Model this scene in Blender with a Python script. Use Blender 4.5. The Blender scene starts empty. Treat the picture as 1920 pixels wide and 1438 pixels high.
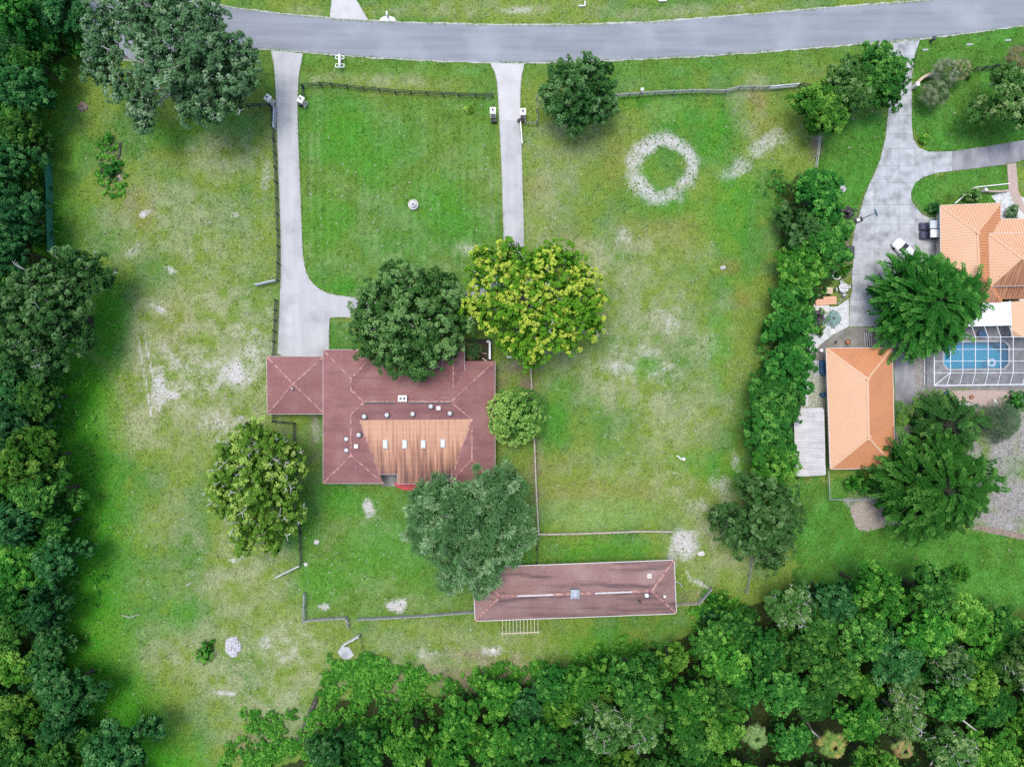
import bpy, math, random
import numpy as np
from mathutils import Vector, Matrix
from mathutils.geometry import tessellate_polygon

random.seed(7)
RNG = np.random.default_rng(11)
R = math.radians

# ------------------------------------------------------------------ camera, sky, sun, exposure
CAM_H = 107.0                       # drone height above the lawn, metres
PPM = 12.0                          # survey points per metre on the ground
scene = bpy.context.scene
col = scene.collection

cd = bpy.data.cameras.new('drone_camera')
cam = bpy.data.objects.new('drone_camera', cd)
col.objects.link(cam)
cam.location = (0, 0, CAM_H)
cam.rotation_euler = (0, 0, 0)
cd.sensor_fit = 'HORIZONTAL'
cd.sensor_width = 36.0
cd.lens = 18.0 / (80.0 / CAM_H)
cd.clip_start = 0.5
cd.clip_end = 3000
scene.camera = cam

SUN_ELEV, SUN_AZ = 77.0, 325.0      # azimuth clockwise from the top of the picture (+Y)
world = bpy.data.worlds.new('World')
scene.world = world
world.use_nodes = True
wn = world.node_tree.nodes
wl = world.node_tree.links
bg = wn['Background']
sky = wn.new('ShaderNodeTexSky')
sky.sky_type = 'NISHITA'
sky.sun_disc = False
sky.sun_elevation = R(SUN_ELEV)
sky.sun_rotation = R(SUN_AZ)
sky.air_density = 1.0
sky.dust_density = 2.6
sky.ozone_density = 0.6
wl.new(sky.outputs[0], bg.inputs[0])
bg.inputs[1].default_value = 0.15

sd = bpy.data.lights.new('sun', 'SUN')
sd.energy = 1.15
sd.angle = R(24)
sd.color = (1.0, 0.975, 0.93)
sun = bpy.data.objects.new('sun', sd)
col.objects.link(sun)
az = R(SUN_AZ)
sdir = Vector((math.sin(az) * math.cos(R(SUN_ELEV)), math.cos(az) * math.cos(R(SUN_ELEV)), math.sin(R(SUN_ELEV))))
sun.rotation_euler = sdir.to_track_quat('Z', 'Y').to_euler()
sun.location = (0, 0, 60)

vs = scene.view_settings
vs.view_transform = 'Standard'
vs.look = 'None'
vs.gamma = 1
vs.exposure = 0.84
vs.use_curve_mapping = False
scene.cycles.use_denoising = False        # keep the fine grain of turf and leaves
scene.cycles.max_bounces = 6
scene.cycles.diffuse_bounces = 3
scene.cycles.transparent_max_bounces = 12


# ------------------------------------------------------------------ helpers
def W(px, py, z=0.0):
    """survey point (seen at height z) -> world position"""
    s = (1 - z / CAM_H) / PPM
    return Vector(((px - 960) * s, (719 - py) * s, z))


def tag(o, label=None, cat=None, group=None, kind=None):
    if label: o['label'] = label
    if cat: o['category'] = cat
    if group: o['group'] = group
    if kind: o['kind'] = kind
    return o


ORG = {}


def empty(name, loc, label, cat, group=None):
    o = bpy.data.objects.new(name, None)
    o.empty_display_size = 0.3
    col.objects.link(o)
    o.location = loc
    ORG[o.name] = Vector(loc)
    return tag(o, label, cat, group)


def place(name, mesh, parent=None, loc=(0, 0, 0), rot=(0, 0, 0), scale=(1, 1, 1)):
    o = bpy.data.objects.new(name, mesh)
    col.objects.link(o)
    if parent is not None:
        o.parent = parent
    o.location = loc
    o.rotation_euler = rot
    o.scale = scale
    return o


class MB:
    """collects faces in world (or local) space; build() links them as one mesh object"""

    def __init__(self):
        self.v, self.f, self.m = [], [], []

    def add(self, vs_, fs, mi=0):
        b = len(self.v)
        self.v += [tuple(p) for p in vs_]
        self.f += [tuple(i + b for i in q) for q in fs]
        self.m += [mi] * len(fs)

    def box(self, c, s, rz=0.0, mi=0, top=1.0):
        hx, hy, hz = s[0] / 2, s[1] / 2, s[2] / 2
        ca, sa = math.cos(rz), math.sin(rz)
        pts = []
        for z in (-hz, hz):
            k = top if z > 0 else 1.0
            for x, y in ((-hx, -hy), (hx, -hy), (hx, hy), (-hx, hy)):
                x, y = x * k, y * k
                pts.append((c[0] + x * ca - y * sa, c[1] + x * sa + y * ca, c[2] + z))
        self.add(pts, [(3, 2, 1, 0), (4, 5, 6, 7), (0, 1, 5, 4), (1, 2, 6, 5), (2, 3, 7, 6), (3, 0, 4, 7)], mi)

    def beam(self, p0, p1, w, h, mi=0):
        p0, p1 = Vector(p0), Vector(p1)
        d = (p1 - p0).normalized()
        up = Vector((0, 0, 1)) if abs(d.z) < 0.95 else Vector((0, 1, 0))
        a = d.cross(up).normalized() * (w / 2)
        b = a.cross(d).normalized() * (h / 2)
        pts = [p0 - a - b, p0 + a - b, p0 + a + b, p0 - a + b, p1 - a - b, p1 + a - b, p1 + a + b, p1 - a + b]
        self.add(pts, [(0, 1, 2, 3), (7, 6, 5, 4), (0, 4, 5, 1), (1, 5, 6, 2), (2, 6, 7, 3), (3, 7, 4, 0)], mi)

    def tube(self, pts, rads, n=6, mi=0, cap=True):
        pts = [Vector(p) for p in pts]
        rings = []
        for i, p in enumerate(pts):
            d = (pts[min(i + 1, len(pts) - 1)] - pts[max(i - 1, 0)])
            if d.length < 1e-6: d = Vector((0, 0, 1))
            d.normalize()
            up = Vector((0, 0, 1)) if abs(d.z) < 0.9 else Vector((1, 0, 0))
            a = d.cross(up).normalized()
            b = a.cross(d).normalized()
            rings.append([p + (a * math.cos(2 * math.pi * k / n) + b * math.sin(2 * math.pi * k / n)) * rads[i] for k in range(n)])
        vs_, fs = [], []
        for r in rings: vs_ += r
        for i in range(len(rings) - 1):
            for k in range(n):
                k2 = (k + 1) % n
                fs.append((i * n + k, i * n + k2, (i + 1) * n + k2, (i + 1) * n + k))
        if cap:
            fs.append(tuple(range(n - 1, -1, -1)))
            fs.append(tuple((len(rings) - 1) * n + k for k in range(n)))
        self.add(vs_, fs, mi)

    def lathe(self, prof, c, n=24, mi=0):
        vs_, fs = [], []
        for (r, z) in prof:
            for k in range(n):
                a = 2 * math.pi * k / n
                vs_.append((c[0] + r * math.cos(a), c[1] + r * math.sin(a), c[2] + z))
        for i in range(len(prof) - 1):
            for k in range(n):
                k2 = (k + 1) % n
                fs.append((i * n + k, i * n + k2, (i + 1) * n + k2, (i + 1) * n + k))
        self.add(vs_, fs, mi)

    def prism(self, poly, z0, z1, mi=0):
        """poly: list of (x, y) in metres"""
        poly = [(p[0], p[1]) for p in poly]
        area = sum(poly[i][0] * poly[(i + 1) % len(poly)][1] - poly[(i + 1) % len(poly)][0] * poly[i][1] for i in range(len(poly)))
        if area < 0: poly = poly[::-1]
        n = len(poly)
        tris = tessellate_polygon([[Vector((x, y, 0)) for x, y in poly]])
        vs_ = [(x, y, z1) for x, y in poly] + [(x, y, z0) for x, y in poly]
        fs = []
        for t in tris:
            a, b, c_ = t
            (x1, y1), (x2, y2), (x3, y3) = poly[a], poly[b], poly[c_]
            if (x2 - x1) * (y3 - y1) - (x3 - x1) * (y2 - y1) < 0: a, c_ = c_, a
            fs.append((a, b, c_))
            fs.append((c_ + n, b + n, a + n))
        for i in range(n):
            j = (i + 1) % n
            fs.append((i, i + n, j + n, j))
        self.add(vs_, fs, mi)

    def slope(self, pts, th=0.16, mi=0):
        """a roof slope: planar 3-D polygon given thickness downwards"""
        pts = [Vector(p) for p in pts]
        area = sum(pts[i].x * pts[(i + 1) % len(pts)].y - pts[(i + 1) % len(pts)].x * pts[i].y for i in range(len(pts)))
        if area < 0: pts = pts[::-1]
        n = len(pts)
        tris = tessellate_polygon([[Vector((p.x, p.y, 0)) for p in pts]])
        vs_ = list(pts) + [p - Vector((0, 0, th)) for p in pts]
        fs = []
        for a, b, c_ in tris:
            A, B, C_ = pts[a], pts[b], pts[c_]
            if (B.x - A.x) * (C_.y - A.y) - (C_.x - A.x) * (B.y - A.y) < 0: a, c_ = c_, a
            fs.append((a, b, c_)); fs.append((c_ + n, b + n, a + n))
        for i in range(n):
            j = (i + 1) % n
            fs.append((i, i + n, j + n, j))
        self.add(vs_, fs, mi)

    def build(self, name, mats, parent=None, smooth=False):
        off = Vector((0, 0, 0))
        if parent is not None:
            off = ORG.get(parent.name, Vector((0, 0, 0)))
        me = bpy.data.meshes.new(name)
        me.from_pydata([(p[0] - off.x, p[1] - off.y, p[2] - off.z) for p in self.v], [], self.f)
        if not isinstance(mats, (list, tuple)): mats = [mats]
        for m in mats: me.materials.append(m)
        if len(mats) > 1: me.polygons.foreach_set('material_index', self.m)
        if smooth: me.polygons.foreach_set('use_smooth', [True] * len(self.f))
        me.update()
        o = bpy.data.objects.new(name, me)
        col.objects.link(o)
        if parent is not None:
            o.parent = parent
            ORG[o.name] = off
        return o


def np_mesh(name, verts, k, mat, tint=None):
    """verts (N*k,3): N faces of k corners each"""
    verts = np.asarray(verts, dtype=np.float32).reshape(-1, 3)
    n = len(verts) // k
    me = bpy.data.meshes.new(name)
    me.vertices.add(n * k)
    me.vertices.foreach_set('co', verts.ravel())
    me.loops.add(n * k)
    me.loops.foreach_set('vertex_index', np.arange(n * k, dtype=np.int32))
    me.polygons.add(n)
    me.polygons.foreach_set('loop_start', np.arange(0, n * k, k, dtype=np.int32))
    if tint is not None:
        a = me.color_attributes.new('tint', 'FLOAT_COLOR', 'POINT')
        c = np.ones((n * k, 4), dtype=np.float32)
        c[:, :3] = np.repeat(tint, k, axis=0)
        a.data.foreach_set('color', c.ravel())
    me.materials.append(mat)
    me.update(calc_edges=True)
    return me


# ---- numpy noise
NGRID = {}


def vnoise(x, y, scale, seed):
    if seed not in NGRID:
        NGRID[seed] = np.random.default_rng(seed).random((257, 257))
    g = NGRID[seed]
    u, v = x / scale, y / scale
    iu, iv = np.floor(u).astype(int), np.floor(v).astype(int)
    fu, fv = u - iu, v - iv
    fu = fu * fu * (3 - 2 * fu); fv = fv * fv * (3 - 2 * fv)
    a = g[iu % 256, iv % 256]; b = g[(iu + 1) % 256, iv % 256]
    c = g[iu % 256, (iv + 1) % 256]; d = g[(iu + 1) % 256, (iv + 1) % 256]
    return (a * (1 - fu) + b * fu) * (1 - fv) + (c * (1 - fu) + d * fu) * fv


def fbm(x, y, scale, seed, octv=4):
    t = 0; amp = 1; tot = 0
    for i in range(octv):
        t = t + amp * vnoise(x + 31.7 * i, y - 17.3 * i, scale / 2 ** i, seed + i)
        tot += amp; amp *= 0.55
    return t / tot


# ------------------------------------------------------------------ materials
def new_mat(name):
    m = bpy.data.materials.new(name)
    m.use_nodes = True
    nt = m.node_tree
    return m, nt, nt.nodes['Principled BSDF']


def noise_mat(name, c1, c2, scale=2.0, rough=0.8, c3=None, scale3=0.4, amt3=0.5, stretch=None, bump=0.0, bscale=None,
              spec=0.3, detail=5, contrast=0.25, metal=0.0):
    """two-tone noise in world space, optional third blotch colour, optional relief"""
    m, nt, p = new_mat(name)
    N, L = nt.nodes, nt.links
    geo = N.new('ShaderNodeNewGeometry')
    vec = geo.outputs['Position']
    if stretch:
        mp = N.new('ShaderNodeMapping'); mp.inputs['Scale'].default_value = stretch
        L.new(vec, mp.inputs['Vector']); vec = mp.outputs['Vector']
    n1 = N.new('ShaderNodeTexNoise'); n1.inputs['Scale'].default_value = scale; n1.inputs['Detail'].default_value = detail
    L.new(vec, n1.inputs['Vector'])
    rp = N.new('ShaderNodeValToRGB')
    rp.color_ramp.elements[0].position = 0.5 - contrast; rp.color_ramp.elements[1].position = 0.5 + contrast
    rp.color_ramp.elements[0].color = (*c1, 1); rp.color_ramp.elements[1].color = (*c2, 1)
    L.new(n1.outputs[0], rp.inputs[0])
    out = rp.outputs[0]
    if c3 is not None:
        n2 = N.new('ShaderNodeTexNoise'); n2.inputs['Scale'].default_value = scale3; n2.inputs['Detail'].default_value = 6
        L.new(geo.outputs['Position'], n2.inputs['Vector'])
        r2 = N.new('ShaderNodeMapRange'); r2.inputs[1].default_value = 0.48; r2.inputs[2].default_value = 0.72
        r2.inputs[4].default_value = amt3
        L.new(n2.outputs[0], r2.inputs[0])
        mx = N.new('ShaderNodeMix'); mx.data_type = 'RGBA'
        L.new(r2.outputs[0], mx.inputs[0]); L.new(out, mx.inputs[6]); mx.inputs[7].default_value = (*c3, 1)
        out = mx.outputs[2]
    L.new(out, p.inputs['Base Color'])
    p.inputs['Roughness'].default_value = rough
    p.inputs['Specular IOR Level'].default_value = spec
    p.inputs['Metallic'].default_value = metal
    if bump:
        n3 = N.new('ShaderNodeTexNoise'); n3.inputs['Scale'].default_value = bscale or scale * 4; n3.inputs['Detail'].default_value = 4
        L.new(geo.outputs['Position'], n3.inputs['Vector'])
        b = N.new('ShaderNodeBump'); b.inputs['Strength'].default_value = bump; b.inputs['Distance'].default_value = 0.05
        L.new(n3.outputs[0], b.inputs['Height']); L.new(b.outputs[0], p.inputs['Normal'])
    return m


def tint_mat(name, rough=0.7, transl=0.2, vary=0.2, spec=0.08, mean=1.0, sat=1.0):
    """foliage: colour from the leaf's own tint, varied a little from plant to plant"""
    m, nt, p = new_mat(name)
    N, L = nt.nodes, nt.links
    at = N.new('ShaderNodeAttribute'); at.attribute_name = 'tint'
    oi = N.new('ShaderNodeObjectInfo')
    mr = N.new('ShaderNodeMapRange'); mr.inputs[3].default_value = mean - vary; mr.inputs[4].default_value = mean + vary
    L.new(oi.outputs['Random'], mr.inputs[0])
    hs = N.new('ShaderNodeHueSaturation')
    mh = N.new('ShaderNodeMapRange'); mh.inputs[3].default_value = 0.5 - vary * 0.05; mh.inputs[4].default_value = 0.5 + vary * 0.025
    mm = N.new('ShaderNodeMath'); mm.operation = 'MULTIPLY'; mm.inputs[1].default_value = 7.31
    fr = N.new('ShaderNodeMath'); fr.operation = 'FRACT'
    L.new(oi.outputs['Random'], mm.inputs[0]); L.new(mm.outputs[0], fr.inputs[0]); L.new(fr.outputs[0], mh.inputs[0])
    L.new(mh.outputs[0], hs.inputs['Hue']); L.new(mr.outputs[0], hs.inputs['Value']); L.new(at.outputs['Color'], hs.inputs['Color'])
    hs.inputs['Saturation'].default_value = sat
    L.new(hs.outputs[0], p.inputs['Base Color'])
    p.inputs['Roughness'].default_value = rough
    p.inputs['Specular IOR Level'].default_value = spec
    if transl > 0:
        tr = N.new('ShaderNodeBsdfTranslucent'); L.new(hs.outputs[0], tr.inputs['Color'])
        mx = N.new('ShaderNodeMixShader'); mx.inputs[0].default_value = transl
        L.new(p.outputs[0], mx.inputs[1]); L.new(tr.outputs[0], mx.inputs[2])
        L.new(mx.outputs[0], N['Material Output'].inputs['Surface'])
    return m


M = {}
M['leaf'] = tint_mat('leaf')
M['leaf_wood'] = tint_mat('leaf_wood', vary=0.26, transl=0.14, mean=.86)
M['frond'] = tint_mat('frond', rough=0.4, transl=0.2, vary=0.1)
M['tuft'] = tint_mat('grass_tuft', rough=0.8, transl=0.25, vary=0.0, spec=0.1)
M['bark'] = noise_mat('bark', (0.04, 0.036, 0.028), (0.1, 0.09, 0.072), 3, 0.9)
M['bark_pale'] = noise_mat('bark_pale', (0.32, 0.31, 0.29), (0.6, 0.59, 0.57), 3, 0.9)
M['asphalt'] = noise_mat('asphalt', (0.19, 0.207, 0.235), (0.255, 0.274, 0.305), 0.6, 0.85, stretch=(0.12, 1.6, 1), c3=(0.32, 0.34, 0.37),
                         scale3=0.13, amt3=0.7, bump=0.15, bscale=14, contrast=0.22)
M['edge_sand'] = noise_mat('edge_sand', (0.3, 0.32, 0.26), (0.5, 0.5, 0.48), 1.5, 0.9)
M['concrete'] = noise_mat('concrete', (0.36, 0.364, 0.366), (0.475, 0.478, 0.475), 0.5, 0.85, stretch=(1.6, 0.12, 1), c3=(0.245, 0.252, 0.26),
                          scale3=0.35, amt3=0.55, bump=0.08, bscale=9)
M['concrete_pale'] = noise_mat('concrete_pale', (0.42, 0.415, 0.41), (0.53, 0.525, 0.52), 0.5, 0.85, c3=(0.4, 0.4, 0.4), scale3=0.4, amt3=0.4)
M['slab'] = noise_mat('slab', (0.31, 0.325, 0.335), (0.46, 0.475, 0.485), 0.9, 0.85, c3=(0.17, 0.18, 0.185), scale3=0.5, amt3=0.85, bump=0.1, bscale=8)
M['slab_dirty'] = noise_mat('slab_dirty', (0.12, 0.11, 0.1), (0.26, 0.25, 0.22), 0.8, 0.9, c3=(0.33, 0.31, 0.3), scale3=0.5, amt3=0.6)
M['slab_dark'] = noise_mat('slab_dark', (0.14, 0.14, 0.15), (0.34, 0.34, 0.355), 0.5, 0.85, stretch=(1.2, 0.5, 1))
M['joint'] = noise_mat('joint', (0.17, 0.17, 0.165), (0.25, 0.25, 0.24), 2, 0.95)
M['deck'] = noise_mat('deck', (0.2, 0.2, 0.205), (0.36, 0.36, 0.36), 1.1, 0.85, c3=(0.12, 0.12, 0.125), scale3=0.9, amt3=0.6)
M['white'] = noise_mat('white_paint', (0.7, 0.7, 0.69), (0.82, 0.82, 0.81), 2, 0.6)
M['vent_grey'] = noise_mat('vent_metal', (0.46, 0.45, 0.45), (0.62, 0.61, 0.6), 4, 0.6)
M['white_metal'] = noise_mat('white_metal', (0.62, 0.64, 0.65), (0.78, 0.79, 0.8), 1.5, 0.45)
M['stone_white'] = noise_mat('stone_white', (0.5, 0.48, 0.45), (0.72, 0.7, 0.67), 4, 0.85)
M['black'] = noise_mat('black_metal', (0.012, 0.012, 0.014), (0.03, 0.03, 0.035), 4, 0.5)
M['fence_dark'] = noise_mat('fence_dark', (0.014, 0.018, 0.024), (0.06, 0.07, 0.082), 2.5, 0.85)
M['fence_grey'] = noise_mat('fence_grey', (0.17, 0.17, 0.175), (0.34, 0.34, 0.34), 2.5, 0.85)
M['fence_pale'] = noise_mat('fence_pale', (0.36, 0.37, 0.37), (0.6, 0.61, 0.61), 2, 0.8)
M['fence_tan'] = noise_mat('fence_tan', (0.26, 0.22, 0.18), (0.48, 0.43, 0.37), 2, 0.85)
M['gate_blue'] = noise_mat('gate_blue', (0.3, 0.34, 0.38), (0.46, 0.5, 0.54), 2, 0.6)
M['wood_new'] = noise_mat('wood_new', (0.42, 0.38, 0.25), (0.6, 0.55, 0.4), 3, 0.8)
M['green_mesh'] = noise_mat('green_mesh', (0.02, 0.14, 0.09), (0.06, 0.24, 0.16), 2, 0.8)
M['gutter'] = noise_mat('gutter', (0.34, 0.31, 0.32), (0.52, 0.49, 0.5), 2, 0.6)
M['gutter_pale'] = noise_mat('gutter_pale', (0.5, 0.49, 0.48), (0.66, 0.65, 0.63), 2, 0.6)
M['stucco'] = noise_mat('stucco', (0.5, 0.45, 0.38), (0.6, 0.55, 0.47), 2, 0.9)
M['glass_sky'] = noise_mat('skylight_dome', (0.42, 0.48, 0.55), (0.6, 0.66, 0.72), 1.5, 0.25, spec=0.5)
M['red_patio'] = noise_mat('red_patio', (0.33, 0.045, 0.05), (0.48, 0.085, 0.085), 1.5, 0.7)
M['dirt'] = noise_mat('dirt', (0.16, 0.12, 0.09), (0.3, 0.24, 0.19), 2, 0.95)
M['gravel_white'] = noise_mat('gravel_white', (0.45, 0.46, 0.46), (0.64, 0.66, 0.66), 2.2, 0.95, c3=(0.25, 0.25, 0.24), scale3=1.2, amt3=0.5, bump=0.4, bscale=12)
M['brick_path'] = noise_mat('brick_path', (0.34, 0.25, 0.21), (0.5, 0.4, 0.35), 5, 0.9, c3=(0.26, 0.2, 0.17), scale3=3, amt3=0.5)
M['chips'] = noise_mat('wood_chips', (0.16, 0.125, 0.1), (0.46, 0.41, 0.35), 7, 0.95, bump=.6, bscale=8)
M['rock'] = noise_mat('rock', (0.2, 0.195, 0.21), (0.66, 0.65, 0.67), 4, 0.95, bump=0.5)
M['log'] = noise_mat('log', (0.035, 0.03, 0.028), (0.13, 0.115, 0.1), 2, 0.95)
M['stick'] = noise_mat('stick', (0.35, 0.34, 0.3), (0.55, 0.54, 0.5), 3, 0.9)
M['plastic_dark'] = noise_mat('plastic_dark', (0.03, 0.035, 0.04), (0.07, 0.075, 0.08), 2, 0.5)
M['plastic_blue'] = noise_mat('plastic_blue', (0.02, 0.07, 0.16), (0.06, 0.16, 0.3), 2, 0.5)
M['plum'] = noise_mat('plum_paint', (0.05, 0.05, 0.09), (0.09, 0.09, 0.14), 1, 0.25, spec=0.5)
M['car_white'] = noise_mat('car_white', (0.72, 0.73, 0.74), (0.78, 0.79, 0.8), 1, 0.25, spec=0.5)
M['glass_dark'] = noise_mat('glass_dark', (0.015, 0.018, 0.02), (0.03, 0.034, 0.038), 1, 0.1, spec=0.6)
M['glass_pale'] = noise_mat('glass_pale', (0.35, 0.43, 0.48), (0.6, 0.68, 0.72), 1.6, 0.2, spec=0.6)
M['rubber'] = noise_mat('rubber', (0.015, 0.015, 0.015), (0.03, 0.03, 0.03), 3, 0.8)
M['peach'] = noise_mat('peach_sheet', (0.55, 0.3, 0.18), (0.66, 0.4, 0.26), 1.5, 0.6)
M['terracotta'] = noise_mat('terracotta', (0.3, 0.12, 0.07), (0.4, 0.18, 0.1), 3, 0.85)
M['tan_board'] = noise_mat('tan_board', (0.5, 0.38, 0.27), (0.6, 0.47, 0.34), 2, 0.8)
M['pool_wall'] = noise_mat('pool_plaster', (0.06, 0.35, 0.52), (0.085, 0.42, 0.6), 0.6, 0.6)
M['soil_dark'] = noise_mat('soil_dark', (0.03, 0.025, 0.02), (0.07, 0.055, 0.045), 3, 0.95)


def shingle_mat(name, base, light, dark, streak=0.35):
    m, nt, p = new_mat(name)
    N, L = nt.nodes, nt.links
    geo = N.new('ShaderNodeNewGeometry')
    n1 = N.new('ShaderNodeTexNoise'); n1.inputs['Scale'].default_value = 4.0; n1.inputs['Detail'].default_value = 5
    L.new(geo.outputs['Position'], n1.inputs['Vector'])
    r1 = N.new('ShaderNodeValToRGB')
    r1.color_ramp.elements[0].position = 0.3; r1.color_ramp.elements[1].position = 0.7
    r1.color_ramp.elements[0].color = (*[c * 0.86 for c in base], 1); r1.color_ramp.elements[1].color = (*[c * 1.15 for c in base], 1)
    L.new(n1.outputs[0], r1.inputs[0])
    # shingle courses: rows at equal height steps
    sx = N.new('ShaderNodeSeparateXYZ'); L.new(geo.outputs['Position'], sx.inputs[0])
    mz = N.new('ShaderNodeMath'); mz.operation = 'MULTIPLY'; mz.inputs[1].default_value = 1 / 0.115
    fr = N.new('ShaderNodeMath'); fr.operation = 'FRACT'
    L.new(sx.outputs[2], mz.inputs[0]); L.new(mz.outputs[0], fr.inputs[0])
    rc = N.new('ShaderNodeMapRange'); rc.inputs[1].default_value = 0.0; rc.inputs[2].default_value = 0.35
    rc.inputs[3].default_value = 0.82; rc.inputs[4].default_value = 1.0
    L.new(fr.outputs[0], rc.inputs[0])
    m1 = N.new('ShaderNodeMix'); m1.data_type = 'RGBA'; m1.blend_type = 'MULTIPLY'; m1.inputs[0].default_value = 1
    L.new(r1.outputs[0], m1.inputs[6]); L.new(rc.outputs[0], m1.inputs[7])
    # faded blotches and algae
    n2 = N.new('ShaderNodeTexNoise'); n2.inputs['Scale'].default_value = 0.35; n2.inputs['Detail'].default_value = 6
    L.new(geo.outputs['Position'], n2.inputs['Vector'])
    r2 = N.new('ShaderNodeMapRange'); r2.inputs[1].default_value = 0.45; r2.inputs[2].default_value = 0.75; r2.inputs[4].default_value = 0.55
    L.new(n2.outputs[0], r2.inputs[0])
    m2 = N.new('ShaderNodeMix'); m2.data_type = 'RGBA'
    L.new(r2.outputs[0], m2.inputs[0]); L.new(m1.outputs[2], m2.inputs[6]); m2.inputs[7].default_value = (*light, 1)
    mp = N.new('ShaderNodeMapping'); mp.inputs['Scale'].default_value = (0.22, 2.0, 1); mp.inputs['Location'].default_value = (9, 3, 0)
    L.new(geo.outputs['Position'], mp.inputs[0])
    n3 = N.new('ShaderNodeTexNoise'); n3.inputs['Scale'].default_value = 0.5; n3.inputs['Detail'].default_value = 7
    L.new(mp.outputs[0], n3.inputs['Vector'])
    r3 = N.new('ShaderNodeMapRange'); r3.inputs[1].default_value = 0.5; r3.inputs[2].default_value = 0.72; r3.inputs[4].default_value = streak
    L.new(n3.outputs[0], r3.inputs[0])
    m3 = N.new('ShaderNodeMix'); m3.data_type = 'RGBA'
    L.new(r3.outputs[0], m3.inputs[0]); L.new(m2.outputs[2], m3.inputs[6]); m3.inputs[7].default_value = (*dark, 1)
    L.new(m3.outputs[2], p.inputs['Base Color'])
    p.inputs['Roughness'].default_value = 0.9
    p.inputs['Specular IOR Level'].default_value = 0.2
    b = N.new('ShaderNodeBump'); b.inputs['Strength'].default_value = 0.35; b.inputs['Distance'].default_value = 0.03
    L.new(fr.outputs[0], b.inputs['Height']); L.new(b.outputs[0], p.inputs['Normal'])
    return m


M['shingle'] = shingle_mat('shingle_red', (0.255, 0.12, 0.114), (0.335, 0.195, 0.17), (0.15, 0.072, 0.075), 0.55)
M['shingle_old'] = shingle_mat('shingle_stable', (0.265, 0.158, 0.145), (0.36, 0.255, 0.225), (0.07, 0.046, 0.052), 0.9)


def tan_roof_mat():
    m, nt, p = new_mat('rolled_tan_roof')
    N, L = nt.nodes, nt.links
    geo = N.new('ShaderNodeNewGeometry')
    mp = N.new('ShaderNodeMapping'); mp.inputs['Scale'].default_value = (3.0, 0.16, 0.2)
    L.new(geo.outputs['Position'], mp.inputs[0])
    n1 = N.new('ShaderNodeTexNoise'); n1.inputs['Scale'].default_value = 1.0; n1.inputs['Detail'].default_value = 7
    L.new(mp.outputs[0], n1.inputs['Vector'])
    sx = N.new('ShaderNodeSeparateXYZ'); L.new(geo.outputs['Position'], sx.inputs[0])
    # algae runs: thicker the further the water has run down the slope
    rg = N.new('ShaderNodeMapRange'); rg.inputs[1].default_value = -7.5; rg.inputs[2].default_value = -14.5
    rg.inputs[3].default_value = -0.32; rg.inputs[4].default_value = 0.42
    L.new(sx.outputs[1], rg.inputs[0])
    kc = N.new('ShaderNodeMath'); kc.operation = 'MULTIPLY_ADD'; kc.inputs[1].default_value = 2.1; kc.inputs[2].default_value = -0.55
    L.new(n1.outputs[0], kc.inputs[0])
    ad = N.new('ShaderNodeMath'); ad.operation = 'ADD'
    L.new(kc.outputs[0], ad.inputs[0]); L.new(rg.outputs[0], ad.inputs[1])
    rp = N.new('ShaderNodeValToRGB')
    e = rp.color_ramp.elements
    e[0].position = 0.2; e[0].color = (0.5, 0.29, 0.185, 1)
    e[1].position = 1.0; e[1].color = (0.13, 0.065, 0.055, 1)
    x = rp.color_ramp.elements.new(0.6); x.color = (0.33, 0.165, 0.105, 1)
    L.new(ad.outputs[0], rp.inputs[0])
    # lap seams of the sheet roofing, one row every 0.9 m
    mz = N.new('ShaderNodeMath'); mz.operation = 'MULTIPLY'; mz.inputs[1].default_value = 1 / 0.93
    fr = N.new('ShaderNodeMath'); fr.operation = 'FRACT'
    L.new(sx.outputs[1], mz.inputs[0]); L.new(mz.outputs[0], fr.inputs[0])
    rc = N.new('ShaderNodeMapRange'); rc.inputs[1].default_value = 0.0; rc.inputs[2].default_value = 0.16
    rc.inputs[3].default_value = 1.16; rc.inputs[4].default_value = 1.0
    L.new(fr.outputs[0], rc.inputs[0])
    m1 = N.new('ShaderNodeMix'); m1.data_type = 'RGBA'; m1.blend_type = 'MULTIPLY'; m1.inputs[0].default_value = 1
    L.new(rp.outputs[0], m1.inputs[6]); L.new(rc.outputs[0], m1.inputs[7])
    L.new(m1.outputs[2], p.inputs['Base Color'])
    p.inputs['Roughness'].default_value = 0.85
    return m


M['tan_roof'] = tan_roof_mat()


def metal_roof(name, c1, c2, c3, amt=0.5):
    return noise_mat(name, c1, c2, 0.5, 0.5, c3=c3, scale3=0.3, amt3=amt, stretch=(0.6, 0.6, 0.6), spec=0.35, contrast=0.3)


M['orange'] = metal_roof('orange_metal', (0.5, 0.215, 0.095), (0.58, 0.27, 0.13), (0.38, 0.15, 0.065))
M['orange_lit'] = metal_roof('orange_metal_lit', (0.58, 0.345, 0.205), (0.64, 0.4, 0.25), (0.53, 0.285, 0.155), 0.5)  # paler copy of orange: sunlit side and sky sheen put into the colour
M['orange_shaded_stained'] = noise_mat('orange_metal_shaded_stained', (0.46, 0.24, 0.13), (0.26, 0.115, 0.06), 1.0, 0.6, stretch=(2.2, 0.25, 0.3), contrast=0.2)  # darker copy for south slopes: shade put into the colour, plus weathering streaks
M['cap_mat'] = noise_mat('ridge_cap_shingle', (0.25, 0.12, 0.118), (0.46, 0.27, 0.22), 1.9, 0.9, contrast=0.09)


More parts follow.
